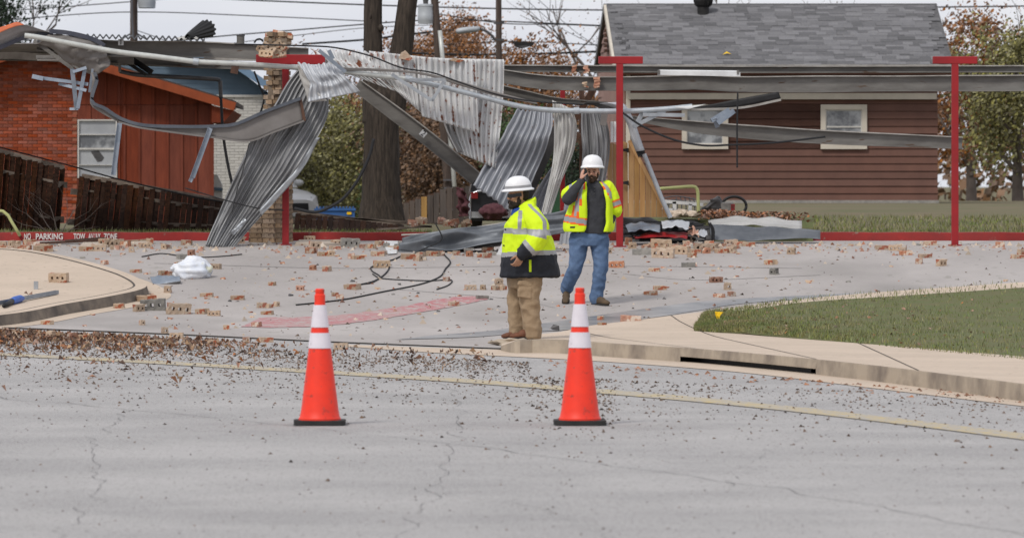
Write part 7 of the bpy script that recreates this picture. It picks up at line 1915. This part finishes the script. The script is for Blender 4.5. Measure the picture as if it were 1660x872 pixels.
for k in (-1, 1):
    b = MB(); b.prism([Cp(.80, k * .81, 1.16), Cp(-.1, k * .81, 1.16), Cp(-.1, k * .70, 1.60), Cp(.36, k * .70, 1.58)], ld * (.02 * k)); b.build('side_window', M['car_glass'], car)
    b = MB(); b.ell(Cp(.72, k * 1.02, 1.19), (.10, .14, .085), rot=Matrix((hd, ld, V((0, 0, 1)))).transposed()); b.bar(Cp(.72, k * .8, 1.14), Cp(.72, k * .98, 1.17), .05, .05); b.build('mirror', M['car_white'], car, smooth=True)
    b = MB(); b.prism([Cp(2.17, k * .50, .64), Cp(1.92, k * .86, .64), Cp(1.80, k * .885, .88), Cp(2.10, k * .56, .86)], hd * .05); b.build('headlight', M['lamp_glass'], car)
    for x in (1.35, -1.35):
        b = MB(); b.tube([Cp(x, k * .72, .33), Cp(x, k * .93, .33)], .33, 22); w_ = b.build('wheel', M['rubber'], car, smooth=True, sharp=40)
        b = MB(); b.tube([Cp(x, k * .92, .33), Cp(x, k * .945, .33)], [.21, .19], 16); b.build('rim', M['chrome'], w_)
b = MB(); b.prism([Cp(2.27, -.42, .55), Cp(2.27, .42, .55), Cp(2.24, .42, .72), Cp(2.24, -.42, .72)], hd * .02); b.build('grille', M['black'], car)
t = thing('waste_bin', 'long blue waste bin with a ribbed lid behind the flattened fence', 'bin', V((W(542, 0, 112).x, 112, gz(-.7, 112))))
x0, x1 = W(511, 0, 112).x, W(575, 0, 112).x; zt_ = W(0, 341, 112).z
b = MB(); b.box(((x0 + x1) / 2, 112.3, (zt_ + gz(-.7, 112)) / 2), (x1 - x0, .8, zt_ - gz(-.7, 112) - .02)); b.build('tub', M['blue_bin'], t)
b = MB(); b.box(((x0 + x1) / 2, 112.3, zt_ + .015), (x1 - x0 + .04, .86, .045))
for i in range(12): b.box((lerp(x0, x1, (i + .5) / 12), 112.3, zt_ + .055), (.035, .86, .035))
b.build('lid', M['blue_bin'], t)
b = MB(); b.box((lerp(x0, x1, .86), 111.88, zt_ - .06), (.09, .01, .05)); b.build('sticker', M['flag'], t)
t = thing('white_cabinet', 'white cabinet with a blue band at the corner of the red sided house', 'cabinet', V((W(352, 0, 118).x, 118, .7)))
b = MB(); b.prism(PL(118, (341, 340), (360, 340), (360, 300), (352, 283), (341, 283)), (0, .6, 0)); b.build('body', M['white_frame'], t)
b = MB(); b.prism(PL(117.95, (341, 308), (361, 310), (361, 305), (341, 303)), (0, .06, 0)); b.build('band', M['blue_siding'], t)
t = thing('dark_truck', 'dark pickup truck with red tail lamps buried under the slanting sheets', 'truck', V((W(800, 0, 80.5).x, 80.5, gz(1.7, 80.5))))
Yt = 80.5; x0, x1 = W(764, 0, Yt).x, W(842, 0, Yt).x; g0 = gz(1.7, Yt)
b = MB(); b.box(((x0 + x1) / 2, Yt + 1.0, g0 + .34), (x1 - x0, 2, .42)); b.build('tailgate', M['car_black'], t)
b = MB(); b.loft([[V((lerp(x0, x1, .5) + k * (x1 - x0) / 2 * s_, Yt + 1.6 + d_, z_)) for k, d_ in ((-1, 0), (1, 0), (1, 1.2), (-1, 1.2))] for s_, z_ in ((.98, g0 + .52), (.82, g0 + .80))]); b.build('cabin', M['car_black'], t)
b = MB(); b.box(((x0 + x1) / 2, Yt - .06, g0 + .22), (x1 - x0, .12, .09)); b.build('bumper', M['chrome'], t)
b = MB(); b.tube(cat([V((x0 - .02, Yt - .03, g0 + .1)), V((x0, Yt - .03, g0 + .5)), V((x0 + .25, Yt - .03, g0 + .57)), V((x0 + .5, Yt - .03, g0 + .54))], 16), .018, 8); b.build('chrome_trim', M['chrome'], t, smooth=True)
b = MB(); b.box(W(769, 317, Yt - .04), (.10, .06, .09)); b.build('tail_lamp', M['tail_red'], t)
for k in (.12, .88):
    b = MB(); c = V((lerp(x0, x1, k), Yt + .5, g0 + .2)); b.tube([c + V((-.08, 0, 0)), c + V((.08, 0, 0))], .2, 18); b.build('wheel', M['rubber'], t)
b = MB(); b.ell(W(800, 344, 79.6), (.20, .15, .11)); o = None
hp = thing('cloth_heap', 'dark burgundy cloth heap behind the crumpled trough', 'cloth', W(800, 357, 79.6)); organic(b, .012, 'cloth', ['burgundy'], hp, smooth=2, wrinkle=.03, wscale=9)
sheet('hanging_cloth', 'dark mauve cloth scrap hanging on the end of the plank fence', 'cloth', PL(79.8, (744, 303), (746, 325), (745, 352)), PL(79.7, (757, 306), (761, 328), (762, 350)), 0, 'burgundy', nu=10, nv=24, crumple=.07, crease=.05, seed=33)
b = MB(); b.box((W(905, 0, 80).x, 80, gz(2.7, 80) + .38), (.22, .1, .76)); tag(b.build('green_panel', M['green_paint']), 'dark green panel standing between the two workers', 'panel', kind='thing')
for x0, y0, x1, y1, lab in ((460, 341, 700, 368, 'long weathered board lying on the flattened fence'), (560, 354, 740, 364, 'grey board fallen across the flattened fence'), (610, 372, 700, 367, 'thin splintered board lying in the grass verge')):
    b = MB(); b.bar(W(x0, y0, 77.4), W(x1, y1, 77.4), .10, .025); tag(b.build('loose_board', M['fence_top']), lab, 'board')
BITS = []
for i in range(9):
    x = random.uniform(655, 760); p = W(x, random.uniform(356, 364), 77.0); o = inst('loose_brick', random.choice(BM['rh'] + BM['th']), p, rot=(random.uniform(-.4, .4), random.uniform(-.3, .3), random.uniform(0, 3))); o['_x'] = x; BITS.append(o)

BITS.sort(key=lambda o: o['_x'])
for k, o in enumerate(BITS):
    del o['_x']; tag(o, '%s brick bit from the big tree, lying on the boards behind the trough' % ORD[k], 'brick', 'brick bits on the fallen boards')

LUMPS.sort(key=lambda o: o['_x'])
for k, o in enumerate(LUMPS):
    del o['_x']; tag(o, '%s pale plaster lump from the wooden gate, heaped below the white wire rack' % ORD[k], 'rubble', 'plaster lumps below the wire rack')
